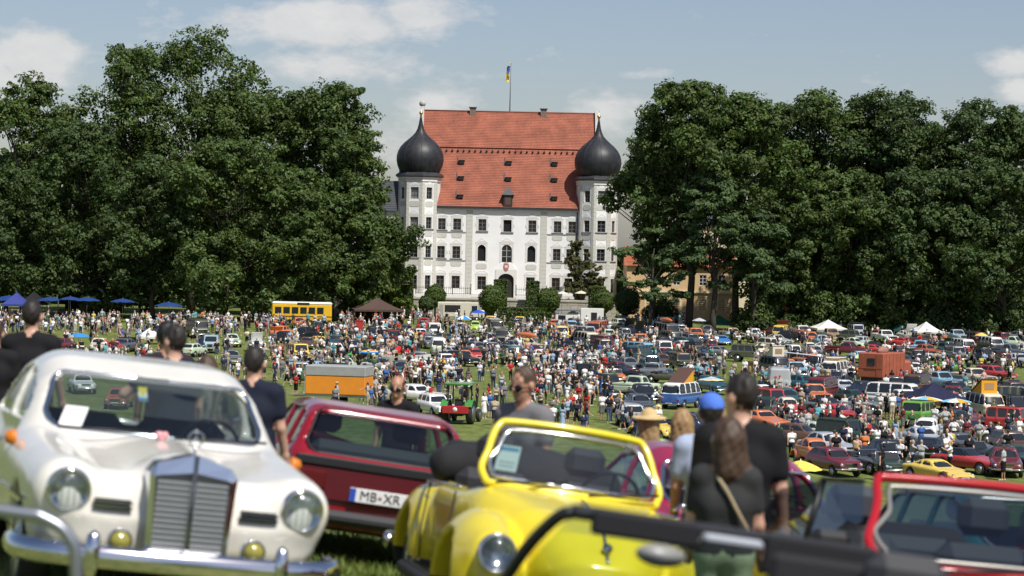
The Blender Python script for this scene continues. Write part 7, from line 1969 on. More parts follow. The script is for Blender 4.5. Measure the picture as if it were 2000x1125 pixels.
def ponton(label, x, y, head, paintm, full=True):
    t = empty('saloon_car'); b = link('body', pon['body'], t)
    for i in (0, 1): b.material_slots[i].link = 'OBJECT'; b.material_slots[i].material = paintm
    for k, nm in (('windscreen', 'windscreen'), ('rear_window', 'rear_window'), ('side_window+1', 'side_window'), ('side_window-1', 'side_window')): link(nm, pon[k], t)
    for xw in PON['axles']:
        for sy in (1, -1): big_wheel(t, xw, sy * .74, .33, .17, paintm)
    P = on_cab(pon, outline(PON), (-1, 0, 0), 1.6); trim_tube(t, P, .017, CHROME)
    P = on_cab(pon, outline(PON), (1, 0, 0), -2.4); trim_tube(t, P, .014, CHROME, 'rear_window_trim')
    for sy in (1, -1):
        headlamp(t, (2.055, sy * .655, .715), .108, up=-.08, yaw=sy * .06)
        f = headlamp(t, (2.21, sy * .37, .47), .062, 'fog_lamp', mat('yellow_lens', (.30, .27, .05), .1, 0, .9))
        MB().tube([(2.17, sy * .37, .42), (2.17, sy * .37, .34)], .014, 6).build('stalk', [CHROME], f)
        v = MB().box((2.03, sy * .41 - .10, .625), (2.085, sy * .41 + .10, .685)).build('side_vent', [BLACK], t)
        for zz in (.642, .668): MB().box((2.08, sy * .41 - .11, zz - .006), (2.10, sy * .41 + .11, zz + .006)).build('slat', [CHROME], v)
        MB().lathe([(.05, 0), (.048, .02), (.035, .055), (.001, .07)], 14, 0, Matrix.Translation((.78, sy * .845, .91)) @ Matrix.Rotation(-sy * math.pi / 2, 4, 'X')).build('turn_signal', [AMBER], t)
        MB().tube([(.98, sy * .35 - .28, 1.01), (.94, sy * .35 + .05, 1.02), (.90, sy * .35 + .30, 1.03)], .009, 5).build('wiper', [BLACK], t)
        MB().box((.05, sy * .868, .86), (.2, sy * .89, .885), bev=.006).box((-.9, sy * .868, .86), (-.75, sy * .89, .885), bev=.006).build('door_handle', [CHROME], t)
        MB().box((-1.9, sy * .882 - .006, .60), (1.7, sy * .882 + .006, .625)).build('side_trim', [CHROME], t)
    gr = MB()
    O = [(-.225, .40), (.225, .40), (.245, .86), (.205, .915), (0, .975), (-.205, .915), (-.245, .86)]; I = [(-.195, .425), (.195, .425), (.215, .84), (.18, .85), (0, .875), (-.18, .85), (-.215, .84)]
    for k in range(7):
        a, b_, c_, d_ = O[k], O[(k + 1) % 7], I[(k + 1) % 7], I[k]
        gr.add([(2.20, *a), (2.20, *b_), (2.215, *c_), (2.215, *d_)], [(0, 1, 2, 3)]); gr.add([(2.20, *a), (2.20, *b_), (2.0, *b_), (2.0, *a)], [(3, 2, 1, 0)]); gr.add([(2.215, *d_), (2.215, *c_), (2.17, *c_), (2.17, *d_)], [(0, 1, 2, 3)])
    gr.add([(2.165, *q) for q in I], [tuple(range(7))], 1); gr.box((2.17, -.012, .43), (2.235, .012, .97))
    gb = gr.build('grille', [CHROME, mat('grille_mesh', (.26, .26, .27), .5, .6)], t)
    sd = shared('pon_slat', lambda: MB().box((-.012, -.2, -.009), (.012, .2, .009), bev=.003).data('slat', [mat('slat_steel', (.60, .61, .63), .3, .9)]))
    for k in range(13): link('slat', sd, gb, (2.19, 0, .445 + k * .0305))
    vd = shared('pon_vslat', lambda: MB().box((-.004, -.003, -.2), (.004, .003, .2)).data('slat', [mat('slat_steel')]))
    for k in range(16): link('slat', vd, gb, (2.182, -.18 + k * .024, .63))
    orn = torus(MB(), .042, .005, Matrix.Translation((2.12, 0, 1.06)) @ AX, 24, 6)
    for a in (90, 210, 330): orn.tube([(2.12, 0, 1.06), (2.12, .042 * math.cos(rad(a)), 1.06 + .042 * math.sin(rad(a)))], [.006, .002], 5)
    orn.tube([(2.12, 0, .96), (2.12, 0, 1.02)], [.012, .006], 8); orn.build('hood_ornament', [CHROME], t)
    b2 = bar_bumper(t, [(1.75, -.90, .38), (2.05, -.87, .38), (2.24, -.62, .38), (2.30, 0, .38), (2.24, .62, .38), (2.05, .87, .38), (1.75, .90, .38)], .05, 1.35)
    for sy in (1, -1): MB().lathe([(.03, -.12), (.045, -.06), (.045, .04), (.035, .11), (.001, .135)], 12, 0, Matrix.Translation((2.29, sy * .52, .39))).build('overrider', [CHROME], b2)
    bar_bumper(t, [(-1.95, -.90, .40), (-2.25, -.84, .40), (-2.42, -.5, .40), (-2.45, 0, .40), (-2.42, .5, .40), (-2.25, .84, .40), (-1.95, .90, .40)], .05, 1.3)
    MB().box((.48, -.62, .68), (.72, .62, .92), bev=.06).build('dashboard', [mat('dash_grey', (.10, .10, .10), .5)], t)
    steering(t, .48, .36, .95); seat(t, -.1, .34, .46, mat('seat_grey', (.07, .07, .075), .7), False, .3); seat(t, -.1, -.34, .46, mat('seat_grey'), False, .3); seat(t, -1.05, 0, .36, mat('seat_grey'), False, .62)
    ground_car(t, x, y, head); t.matrix_world = t.matrix_world @ Matrix.Rotation(rad(2.4), 4, 'X') @ Matrix.Translation((0, 0, -.03)); tag(t, label, 'car')
    return t
m1 = ponton('ivory white rounded saloon with upright chrome grille and star', -2.47, 14.57, 17.5, MERC)
def paper(name, label, t, loc, dims, tiltdeg, cols, yaw=0):
    o = MB().box((-.003, -dims[0] / 2, 0), (.003, dims[0] / 2, dims[1]), 0)
    for k, (y0, z0, w_, h_, i) in enumerate(cols[1:]): o.box((.0032, y0 - w_ / 2, z0), (.0045, y0 + w_ / 2, z0 + h_), i)
    o = o.build(name, [PAPER if cols[0] is None else cols[0], mat('print_grey', (.45, .46, .48), .8), mat('print_yellow', (.7, .6, .08), .7), mat('print_blue', (.1, .3, .5), .7)], None)
    o.matrix_world = t.matrix_world @ Matrix.Translation(loc) @ Matrix.Rotation(yaw, 4, 'Z') @ Matrix.Rotation(-rad(tiltdeg), 4, 'Y')
    tag(o, label, 'paper'); return o
bpy.context.view_layer.update()
paper('paper_sheet', 'white entry sheet behind the windscreen of the ivory saloon', m1, (.72, -.53, 1.01), (.14, .19), 52, [None, (0, .03, .1, .012, 1), (0, .06, .1, .012, 1), (.0, .14, .1, .03, 1)], -.35)
paper('vignette_sticker', 'yellow and blue toll sticker high in the windscreen of the ivory saloon', m1, (.43, -.06, 1.20), (.055, .13), 52, [None, (0, .085, .055, .045, 2), (0, .0, .055, .03, 3), (0, .045, .03, .035, 2)])
# pink charm at the foot of the windscreen
ch = MB().lathe([(.001, -.03), (.03, -.012), (.036, .01), (.02, .03), (.001, .034)], 12, 0, Matrix.Translation((0, .022, 0))).lathe([(.001, -.03), (.03, -.012), (.036, .01), (.02, .03), (.001, .034)], 12, 0, Matrix.Translation((0, -.022, 0))).lathe([(.001, -.06), (.035, -.02), (.001, .01)], 12, 0)
ch = ch.build('pink_charm', [mat('pink_enamel', (.72, .33, .36), .25)]); ch.matrix_world = m1.matrix_world @ Matrix.Translation((1.06, -.02, 1.02)) @ Matrix.Scale(.75, 4); tag(ch, 'small pink heart charm on the hood of the ivory saloon', 'charm')
m2 = ponton('magenta red rounded saloon half hidden behind the couple', 1.66, 18.3, 11, CRIM)

# ---- sunny yellow convertible
def bug_extra(g, D):
    for sy in (1, -1):
        f = smax(ell(g, (1.2, sy * .64, .43), (.70, .265, .42)), .25 - g.z + 0 * g.x + 0 * g.y, .05); D = smin(D, f, .035)
        f = smax(ell(g, (-1.15, sy * .60, .45), (.66, .24, .43)), .25 - g.z + 0 * g.x + 0 * g.y, .05); D = smin(D, f, .035)
        D = smin(D, rbox(g, (0, sy * .70, .30), (.72, .16, .045), .03), .03)
        D = smin(D, cone(g, (1.70, sy * .655, .62), (1.2, sy * .64, .60), .112, .12), .09)
    return D
BUG = S(side=[(-1.9, .34), (1.72, .34), (1.93, .48), (1.90, .64), (1.68, .80), (1.3, .895), (.9, .955), (.66, .985), (.52, .97), (-1.0, .95), (-1.5, .86), (-1.9, .6)], plan=[(-1.95, .34), (-1.5, .56), (-.6, .70), (.45, .71), (.8, .66), (1.3, .52), (1.7, .37), (1.93, .25)], belt=.96, axles=(1.2, -1.15), wr=.325, ww=.16, extra=bug_extra, k=.22, tuck=.05, pad=.26, mats=[BEY, BEY, BLACK], arch=1.14,
        tub=lambda g: rbox(g, (-.36, 0, .95), (.86, .585, .48), .12))
bug = car_meshes(BUG, .024, hollow=True)
t = empty('convertible_car'); link('body', bug['body'], t)
for xw in BUG['axles']:
    for sy in (1, -1): big_wheel(t, xw, sy * (.68 if xw > 0 else .64), .325, .16, mat('rim_silver', (.5, .5, .52), .4, .7))
def bug_frame(off, inset=0.0):
    w0, w1 = .585 - inset, .51 - inset; z0, z1 = .985 + inset, 1.385 - inset; P = []
    for (y, z) in [(-w0 + .09, z0), (0, z0), (w0 - .09, z0), (w0 - .02, z0 + .03), (w0, z0 + .10), ((w0 + w1) / 2, (z0 + z1) / 2), (w1 + .012, z1 - .11), (w1 - .03, z1 - .03), (w1 - .11, z1), (0, z1 + .012), (-w1 + .11, z1), (-w1 + .03, z1 - .03), (-w1 - .012, z1 - .11), (-(w0 + w1) / 2, (z0 + z1) / 2), (-w0, z0 + .10), (-w0 + .02, z0 + .03)]:
        P.append((.66 - (z - .985) * .72 - .22 * y * y + off, y, z))
    return [tuple(q) for q in spline(P, 5, True)]
wf = MB().tube(bug_frame(0), .025, 10, 0, closed=True).build('windscreen_frame', [BEY], t)
MB().tube(bug_frame(.022, .045), .013, 8, 0, closed=True).build('chrome_trim', [CHROME], wf)
fr = bug_frame(0, .035); n = len(fr); cen = (.50, 0, 1.18)
gm = MB()
K = 8
rings = [[tuple(np.array(cen) + (np.array(p) - np.array(cen)) * (1 - k / K)) for p in fr] for k in range(K)] 
def ongl(p): return (.66 - (p[2] - .985) * .72 - .22 * p[1] * p[1], p[1], p[2])
rings = [[ongl(p) for p in r] for r in rings]
for k in range(K - 1):
    for i in range(n): gm.add([rings[k][i], rings[k][(i + 1) % n], rings[k + 1][(i + 1) % n], rings[k + 1][i]], [(0, 1, 2, 3)], 0, True)
gm.add(rings[-1], [tuple(range(n))], 0, True)
gm.build('windscreen', [GLT], t)
for sy in (1, -1):
    headlamp(t, (1.865, sy * .655, .63), .10, up=.06)
    MB().tube([(.74, sy * .3 - .22, 1.0), (.70, sy * .3, 1.03), (.66, sy * .3 + .25, 1.06)], .009, 5).build('wiper', [BLACK], t)
    MB().tube([tuple(q) for q in spline([(.60, sy * .715, .935), (-.2, sy * .728, .915), (-.9, sy * .70, .895), (-1.4, sy * .56, .84)], 5, False)], .012, 6).build('side_trim', [CHROME], t)
    MB().tube([(-.62, sy * .735, .80), (-.50, sy * .745, .80)], .014, 6).build('door_handle', [CHROME], t)
    dl = [(.50, sy * .722, .90), (.52, sy * .742, .60), (.42, sy * .735, .38)]; MB().tube(dl, .006, 4).tube([(-.60, sy * .724, .90), (-.62, sy * .742, .60), (-.55, sy * .735, .38)], .006, 4).build('door_gap', [BLACK], t)
    if sy > 0: MB().lathe([(.06, -.02), (.06, .0), (.05, .03), (.001, .04)], 14, 0, Matrix.Translation((.42, sy * .86, 1.06)) @ AX).tube([(.44, sy * .86, 1.06), (.5, sy * .70, .98)], .01, 5).build('mirror', [CHROME], t)
MB().tube([tuple(q) for q in spline([(.92, 0, .968), (1.3, 0, .915), (1.66, 0, .81), (1.88, 0, .66)], 5, False)], .011, 6).build('hood_trim', [CHROME], t)
MB().lathe([(.03, 0), (.03, .02), (.001, .028)], 14, 0, Matrix.Translation((1.80, 0, .735)) @ Matrix.Rotation(rad(55), 4, 'Y')).build('hood_badge', [CHROME], t)
bar_bumper(t, [(1.6, -.80, .40), (1.9, -.76, .40), (2.03, -.45, .40), (2.05, 0, .40), (2.03, .45, .40), (1.9, .76, .40), (1.6, .80, .40)], .045, 1.4)
bar_bumper(t, [(-1.7, -.80, .40), (-1.98, -.74, .40), (-2.08, -.4, .40), (-2.1, 0, .40), (-2.08, .4, .40), (-1.98, .74, .40), (-1.7, .80, .40)], .045, 1.4)
for sy in (1, -1): seat(t, -.2, sy * .31, .42, mat('seat_blackish', (.018, .018, .022), .7))
seat(t, -.95, 0, .42, mat('seat_blackish'), False, .52)
steering(t, .30, .31, .98); MB().box((.40, -.6, .72), (.66, .6, .965), bev=.05).build('dashboard', [BLACK], t)
g = Grid((-2.0, -.85, .7), (-.6, .85, 1.5), .03)
D = smin(ell(g, (-1.22, 0, 1.03), (.40, .66, .20)), smin(cone(g, (-1.0, -.55, 1.02), (-1.0, .55, 1.02), .14, .14), cone(g, (-1.42, -.42, 1.08), (-1.42, .42, 1.08), .12, .12), .08), .08)
for k in range(5): D = D + .012 * np.sin(g.y * 26 + k) * np.sin(g.x * 17 + k * 2)
link('folded_top', mesh_np('folded_top', *nets(g, D), mats=[CANVAS], smooth=True), t)
ground_car(t, .17, 14.94, 10); tag(t, 'yellow open convertible with rounded wings and upright windscreen', 'car')
bpy.context.view_layer.update(); byel = t
paper('paper_sheet', 'white entry sheet behind the windscreen of the yellow convertible', t, (.50, -.43, 1.07), (.14, .20), 36, [None, (0, .03, .1, .012, 1), (0, .06, .1, .012, 1), (0, .155, .12, .03, 3)], -.3)

# ---- red hatchback seen from behind
HAT = S(side=[(-1.95, .30), (1.95, .30), (2.05, .45), (2.0, .62), (1.7, .74), (.85, .86), (.55, .89), (-1.6, .93), (-1.98, .90), (-2.05, .80), (-2.07, .45)], plan=[(-2.08, .70), (-1.85, .79), (-1.0, .83), (1.2, .82), (1.8, .76), (2.05, .64)], cab=[(.95, .80), (.18, 1.25), (-.1, 1.31), (-1.0, 1.32), (-1.5, 1.28), (-1.68, 1.22), (-2.06, .82)], cabw=(.755, .60), belt=.89, glassx=(.05, -1.6), pillars=(-.45, -1.18), axles=(1.3, -1.22), wr=.30, ww=.19, k=.09, kc=.12, curve=.10, post=.09, head=.07, sill=.005, inset=.085, floor=.5, mats=[HRED, HRED, BLACK], glassm=GLT, tuck=.10)
hat = car_meshes(HAT, .026, hollow=True)
def hatchback(label, x, y, head, paintm, hat=None, plate=None, roofm=None, glass=None, black_tail=True, back='rear'):
    hat = hat or globals()['hat']
    t = empty('hatchback_car'); b = link('body', hat['body'], t)
    for i in (0, 1): b.material_slots[i].link = 'OBJECT'; b.material_slots[i].material = paintm
    for k, nm in (('windscreen', 'windscreen'), ('rear_window', 'rear_window'), ('side_window+1', 'side_window'), ('side_window-1', 'side_window')):
        if k in hat: link(nm, hat[k], t)
    for xw in HAT['axles']:
        for sy in (1, -1): big_wheel(t, xw, sy * .71, .30, .19, mat('rim_silver'))
    if black_tail:
        MB().box((-2.115, -.72, .80), (-2.045, .72, .875), bev=.01).build('tail_panel', [BLACK], t)
        MB().box((-2.10, -.70, .54), (-2.055, .70, .80), bev=.008).build('tail_recess', [mat('recess_red', (.09, .006, .01), .4)], t)
    for sy in (1, -1):
        MB().box((-2.115, sy * .58 - .12, .62), (-2.06, sy * .58 + .12, .76), bev=.01).build('tail_light', [mat('tail_lamp_dark', (.10, .008, .01), .2)], t)
        headlamp(t, (1.99, sy * .56, .58), .08)
        MB().box((.42, min(sy * .80, sy * .98), .88), (.54, max(sy * .80, sy * .98), 1.0), bev=.03).build('mirror', [BLACK], t)
    MB().box((-2.22, -.80, .36), (-1.95, .80, .47), bev=.04).build('bumper', [mat('bumper_plastic', (.022, .022, .024), .6)], t); MB().box((1.9, -.78, .38), (2.16, .78, .50), bev=.04).build('bumper', [mat('bumper_plastic')], t)
    trim_tube(t, on_cab(hat, outline(HAT), (1, 0, 0), -2.6), .011, BLACK, 'rear_window_seal'); trim_tube(t, on_cab(hat, outline(HAT), (-1, 0, 0), 1.8), .013, STEEL)
    for sy in (1, -1): seat(t, -.25, sy * .36, .38); 
    seat(t, -1.15, 0, .38, None, False, .56); steering(t, .32, .36, .90, .19); MB().box((.45, -.66, .62), (.85, .66, .88), bev=.05).build('dashboard', [BLACK], t)
    for y_ in (-.3, .25): MB().tube([(.93, y_ - .2, .905), (.86, y_ + .3, .935)], .01, 5).build('wiper', [BLACK], t)
    ground_car(t, x, y, head); tag(t, label, 'car'); return t
def text_on(t, s, size, M, m, name='lettering', ext=.002):
    c = bpy.data.curves.new(name, 'FONT'); c.body = s; c.size = size; c.extrude = ext; c.align_x = 'CENTER'; c.align_y = 'CENTER'; c.materials.append(m)
    o = bpy.data.objects.new('tmp', c); COL.objects.link(o)
    me = bpy.data.meshes.new_from_object(o.evaluated_get(bpy.context.evaluated_depsgraph_get())); bpy.data.objects.remove(o)
    return link(name, me, t, M)
h1 = hatchback('red hatchback seen from behind with number plate and black tail panel', -1.50, 20.2, 191, HRED)
pl = MB().box((-2.125, -.26, .555), (-2.104, .26, .665), bev=.004).build('number_plate', [PLATE], h1)
MB().box((-2.129, .212, .558), (-2.1255, .258, .662)).build('euro_band', [mat('euro_blue', (.02, .07, .40), .5)], pl)
RM = Matrix(((0, 0, -1, -2.128), (-1, 0, 0, -.02), (0, 1, 0, .61), (0, 0, 0, 1)))
text_on(pl, 'MB', .105, Matrix.Translation((0, .13, 0)) @ RM, mat('plate_black', (.015, .015, .015), .6), 'plate_lettering')
text_on(pl, 'XR', .105, Matrix.Translation((0, -.06, 0)) @ RM, mat('plate_black'), 'plate_lettering')
MB().lathe([(.016, 0), (.015, .002), (.001, .003)], 14, 0, Matrix.Translation((-2.127, .015, .61)) @ AX.inverted()).build('plate_seal', [mat('seal_red', (.35, .2, .2), .5)], pl)
h1.scale = (1.01,) * 3
MB().tube([(-1.5, .62, 1.05), (-1.0, -.1, .92), (-.7, -.5, .85)], .03, 8).build('strut_bar', [RRED], h1)
bpy.context.view_layer.update()
# ---- signal red open car at the right
def ring_frame(w0, w1, z0, z1, xf, inset=0.0, off=0.0):
    """Closed rounded outline of an upright windscreen; xf(y, z) gives its x."""
    w0, w1, z0, z1 = w0 - inset, w1 - inset, z0 + inset, z1 - inset
    Q = [(-w0 + .09, z0), (0, z0), (w0 - .09, z0), (w0 - .02, z0 + .03), (w0, z0 + .10), ((w0 + w1) / 2, (z0 + z1) / 2), (w1 + .012, z1 - .11), (w1 - .02, z1 - .02), (w1 - .09, z1), (0, z1 + .01), (-w1 + .09, z1), (-w1 + .02, z1 - .02), (-w1 - .012, z1 - .11), (-(w0 + w1) / 2, (z0 + z1) / 2), (-w0, z0 + .10), (-w0 + .02, z0 + .03)]
    return [tuple(q) for q in spline([(xf(y, z) + off, y, z) for y, z in Q], 5, True)]
def ring_glass(fr, xf, cz):
    n = len(fr); K = 8; gm = MB()
    rings = [[(0, p[1] * (1 - k / K), cz + (p[2] - cz) * (1 - k / K)) for p in fr] for k in range(K)]
    rings = [[(xf(p[1], p[2]), p[1], p[2]) for p in r] for r in rings]
    for k in range(K - 1):
        for i in range(n): gm.add([rings[k][i], rings[k][(i + 1) % n], rings[k + 1][(i + 1) % n], rings[k + 1][i]], [(0, 1, 2, 3)], 0, True)
    gm.add(rings[-1], [tuple(range(n))], 0, True)
    return gm
OPN = {k: v for k, v in HAT.items() if k not in ('cab', 'cabw', 'glassx', 'pillars')}
OPN.update(mats=[RRED, RRED, BLACK], tub=lambda g: rbox(g, (-.50, 0, .95), (.98, .64, .46), .1))
opn = car_meshes(OPN, .026, hollow=True)
t = empty('convertible_car'); link('body', opn['body'], t)
for xw in OPN['axles']:
    for sy in (1, -1): big_wheel(t, xw, sy * .71, .30, .19, mat('rim_silver'))
xf = lambda y, z: .80 - (z - .89) * 1.25 - .16 * y * y
wf = MB().tube(ring_frame(.70, .585, .895, 1.285, xf), .023, 10, 0, closed=True).build('windscreen_frame', [RRED], t)
MB().tube(ring_frame(.70, .585, .895, 1.285, xf, .038, .012), .012, 8, 0, closed=True).build('windscreen_trim', [mat('trim_grey', (.32, .31, .28), .4, .5)], wf)
ring_glass(ring_frame(.70, .585, .895, 1.285, xf, .03), xf, 1.09).build('windscreen', [glass_mat('dusky_glass', (.44, .50, .52))], t)
for sy in (1, -1):
    for (q, nm) in (([(.62, .735, .92), (-.10, .755, .93), (-.17, .665, 1.235), (.26, .625, 1.25)], 'side_window'), ([(-.16, .757, .93), (-1.05, .745, .93), (-.85, .67, 1.16), (-.23, .667, 1.235)], 'side_window')):
        MB().add([(x, sy * y, z) for x, y, z in q], [(0, 1, 2, 3)]).build(nm, [GLD], t)
    MB().tube([(-.13, sy * .757, .92), (-.20, sy * .667, 1.24)], .018, 6).tube([(-.20, sy * .667, 1.24), (.26, sy * .627, 1.255)], .012, 6).build('window_bar', [BLACK], t)
    MB().box((.46, sy * .86 - .09, .90), (.58, sy * .86 + .09, 1.02), bev=.03).tube([(.52, sy * .8, .93), (.55, sy * .74, .9)], .02, 6).build('mirror', [BLACK], t)
    headlamp(t, (1.99, sy * .56, .58), .08); seat(t, -.25, sy * .36, .36, mat('seat_slate', (.035, .04, .048), .7))
    MB().tube([(.93, sy * .3 - .2, .895), (.84, sy * .3 + .28, .925)], .01, 5).build('wiper', [BLACK], t)
seat(t, -1.1, 0, .34, mat('seat_slate'), False, .56); steering(t, .34, .36, .90, .19); MB().box((.45, -.64, .62), (.74, .64, .87), bev=.05).build('dashboard', [BLACK], t)
MB().box((-1.85, -.64, .88), (-1.42, .64, 1.02), bev=.06).build('folded_top', [CANVAS], t)
MB().box((-2.22, -.80, .36), (-1.95, .80, .47), bev=.04).build('bumper', [mat('bumper_plastic')], t); MB().box((1.9, -.78, .38), (2.16, .78, .50), bev=.04).build('bumper', [mat('bumper_plastic')], t)
ground_car(t, 2.36, 12.15, 11); t.scale = (1.1,) * 3; tag(t, 'signal red open car with framed windscreen at the right of the front row', 'car')
te_ = hatchback('dark teal car behind the signal red one at the right edge', 4.0, 17.4, 8, TEAL_, black_tail=False)

# ---- black roadster in the very front, only its windscreen frame in the picture
def rs_extra(g, D):
    for sy in (1, -1): D = smin(D, ell(g, (1.2, sy * .58, .42), (.75, .2, .24)), .1)
    return D
RDS = S(side=[(-2.0, .30), (1.95, .30), (2.08, .40), (2.0, .48), (1.7, .55), (.6, .68), (.3, .72), (-.9, .72), (-1.0, .76), (-1.8, .72), (-2.05, .6), (-2.05, .4)], plan=KIND['roadster']['plan'], belt=.85, axles=(1.2, -1.15), wr=.30, ww=.18, k=.14, extra=rs_extra, pad=.1, mats=[NBLK, NBLK, BLACK], tub=lambda g: rbox(g, (-.42, 0, .78), (.72, .60, .45), .1))
rds = car_meshes(RDS, .035, hollow=True)
t = empty('roadster_car'); link('body', rds['body'], t)
for xw in RDS['axles']:
    for sy in (1, -1): big_wheel(t, xw, sy * .68, .30, .18, mat('rim_silver'))
FR = [(.56, -.71, .70), (.36, -.655, .92), (.20, -.60, 1.05), (.155, -.56, 1.075), (.16, 0, 1.09), (.155, .56, 1.075), (.20, .60, 1.05), (.36, .655, .92), (.56, .71, .70)]
f_ = MB().tube([tuple(q) for q in spline(FR[:4], 4, False)], .024, 8).tube([tuple(q) for q in spline(FR[-4:], 4, False)], .024, 8)
f_.box((.13, -.57, 1.055), (.20, .57, 1.105), bev=.018)
wf = f_.build('windscreen_frame', [mat('frame_black', (.02, .021, .024), .3)], t)
MB().add([(.56, -.69, .71), (.56, .69, .71), (.19, .56, 1.06), (.19, -.56, 1.06)], [(0, 1, 2, 3)]).build('windscreen', [glass_mat('green_glass', (.62, .74, .70), 1.0, .6)], t)
for y0, y1, zl in ((.11, .50, 1.015), (-.57, -.13, .965)): MB().box((.09, y0, zl), (.122, y1, 1.10), bev=.012).build('sun_visor', [mat('visor_black', (.007, .007, .010), .85)], t)
MB().box((.07, -.12, 1.04), (.128, .10, 1.075), bev=.012).build('header_sky_sheen', [mat('sky_sheen_grey', (.34, .36, .40), .6)], t)  # sky reflection on the header, put into the colour of a grey strip
MB().lathe([(.001, -.015), (.035, -.012), (.04, .005), (.001, .02)], 16, 0, Matrix.Translation((.10, .24, .975)) @ AX.inverted() @ Matrix.Diagonal((1, 2.3, 1, 1))).tube([(.11, .22, .98), (.15, .06, 1.06)], .008, 5).build('interior_mirror', [mat('mirror_grey', (.24, .24, .23), .4)], t)
for sy in (1, -1):
    seat(t, -.35, sy * .33, .22 if sy > 0 else .27, None, sy < 0); headlamp(t, (2.0, sy * .56, .43), .07)
    if sy < 0: MB().box((.30, sy * .76 - .07, .88), (.42, sy * .76 + .07, .98), bev=.03).tube([(.4, sy * .72, .9), (.42, sy * .66, .84)], .015, 6).build('mirror', [BLACK], t)
MB().box((-.66, -.62, .66), (-.61, .10, 1.075), bev=.02).build('added_dark_panel', [CANVAS], t)  # added dark panel standing in for the shaded inside of the car
steering(t, .10, .33, .60, .17); MB().box((.24, -.6, .52), (.5, .6, .70), bev=.05).build('dashboard', [BLACK], t)
ground_car(t, .66, 7.75, 192); t.matrix_world = Matrix.Translation((0, 0, .04)) @ t.matrix_world; tag(t, 'black open roadster whose windscreen frame crosses the bottom of the picture', 'car')

# ---- steel tube hoop at the lower left
p = at(150, 1100, 8.0); gx0 = p.x
hp = empty('tube_barrier', (gx0 - .6, 8.0, float(gz(gx0 - .6, 8.0)))); tag(hp, 'grey steel tube hoop barrier at the lower left edge', 'barrier')
hh = .86
pts = spline([(-.62, 0, -.1), (-.62, 0, .6), (-.60, 0, .76), (-.5, 0, .84), (-.36, 0, .855), (.36, 0, .775), (.48, 0, .755), (.57, 0, .69), (.60, 0, .55), (.61, 0, -.15)], 5, False)
MB().tube([tuple(q) for q in pts], .024, 12).build('hoop', [mat('galvanised_tube', (.30, .32, .35), .35, .8)], hp)
MB().tube([(-.62, 0, .32), (.60, 0, .26)], .016, 8).build('cross_tube', [mat('galvanised_tube')], hp)
for x in (-.62, .61): MB().box((x - .07, -.07, -.14), (x + .07, .07, -.02), bev=.01).build('foot_plate', [mat('galvanised_tube')], hp)

# ------------------------------------------------------------------ the people of the front row
def front_person(label, px, top_y, d, head, kw, mats, wear=None, height=None):
    """A finely meshed figure; top_y: pixel row of the crown of the head."""
    p = at(px, top_y, d); x, y = p.x, d; z = float(gz(x, y)); H = (p.z - z) if height is None else height
    kw['pose'].setdefault('shirt', True)
    V, F, mi, hc = figure(h=.0135, detail=True, **kw)
    s = H / (V[:, 2].max())
    o = link('person', mesh_np('person', V, F, mi, mats, True))
    o.matrix_world = Matrix.Translation((x, y, z)) @ Matrix.Rotation(rad(head - 90), 4, 'Z') @ Matrix.Scale(s, 4)
    tag(o, label, 'person')
    if wear: wear(o, hc, kw['pose'].get('look', 0))
    return o
def shades(o, hc, look):
    M = Matrix.Translation(hc) @ Matrix.Rotation(look, 4, 'Z'); m = MB()
    for sy in (1, -1):
        m.lathe([(.001, .006), (.033, .004), (.036, -.004)], 16, 0, M @ Matrix.Translation((.098, sy * .036, .016)) @ Matrix.Rotation(sy * .25, 4, 'Z') @ AX @ Matrix.Diagonal((.8, 1.05, 1, 1)))
        m.tube([M @ Vector((.09, sy * .068, .02)), M @ Vector((.03, sy * .086, .02)), M @ Vector((-.02, sy * .088, .01))], .004, 5)
    m.tube([M @ Vector((.108, -.012, .024)), M @ Vector((.108, .012, .024))], .004, 5)
    m.build('sunglasses', [mat('sunglass_black', (.006, .006, .008), .1)], o)
def mset(skin, top, bot, hair, shoe='dark', acc=None): return [SKINM[skin], top, bot, HM[hair], SHM[shoe], acc or AM['black']]
BK = cm('front_black', (.012, .012, .014)); NV = cm('front_navy', (.014, .018, .034)); GP = cm('front_grey_polo', (.17, .165, .17)); CH = cm('front_charcoal', (.035, .036, .036)); LB = cm('front_pale_blue', (.40, .46, .60)); GN = cm('front_green_scarf', (.30, .50, .22)); PT = cm('front_pattern', (.34, .34, .36))
back = dict(arms=((.1, .14, .25), (.05, .14, .3)))
front_person('man in black T-shirt with his back to us behind the ivory saloon', 62, 585, 19.4, 178, dict(pose=dict(back, arms=((.9, .25, 1.1), (.1, .14, .3))), build=1.08), mset(0, BK, BM['dark blue'], 'dark'))
front_person('person in black cut by the left edge beside the man in black', -12, 622, 19.0, 185, dict(pose=dict(back)), mset(0, BK, BM['black'], 'brown'))
front_person('dark haired man in navy with raised arms behind the ivory saloon', 342, 632, 17.7, 200, dict(pose=dict(look=.5, hands=((.25, .22, 1.28), None))), mset(0, NV, BM['blue'], 'dark'))
front_person('taller dark haired man close behind the one in navy', 326, 626, 20.2, 190, dict(pose=dict(back)), mset(1, cm('front_plum', (.03, .02, .03)), BM['black'], 'black'))
front_person('brown haired person of whom only the hair shows over the ivory roof', 405, 693, 18.4, 170, dict(pose=dict(back, female=True), hair='long'), mset(0, TM['beige'], BM['blue'], 'brown'))
front_person('man in navy T-shirt with cropped hair, back to us', 497, 675, 17.05, 172, dict(pose=dict(back), build=1.06), mset(0, NV, BM['dark blue'], 'dark'))
front_person('man in black shirt and sunglasses facing us over the red hatchback', 778, 734, 24.2, -18, dict(pose=dict(back, look=.1), hair='balding'), mset(1, BK, BM['black'], 'dark'), shades)
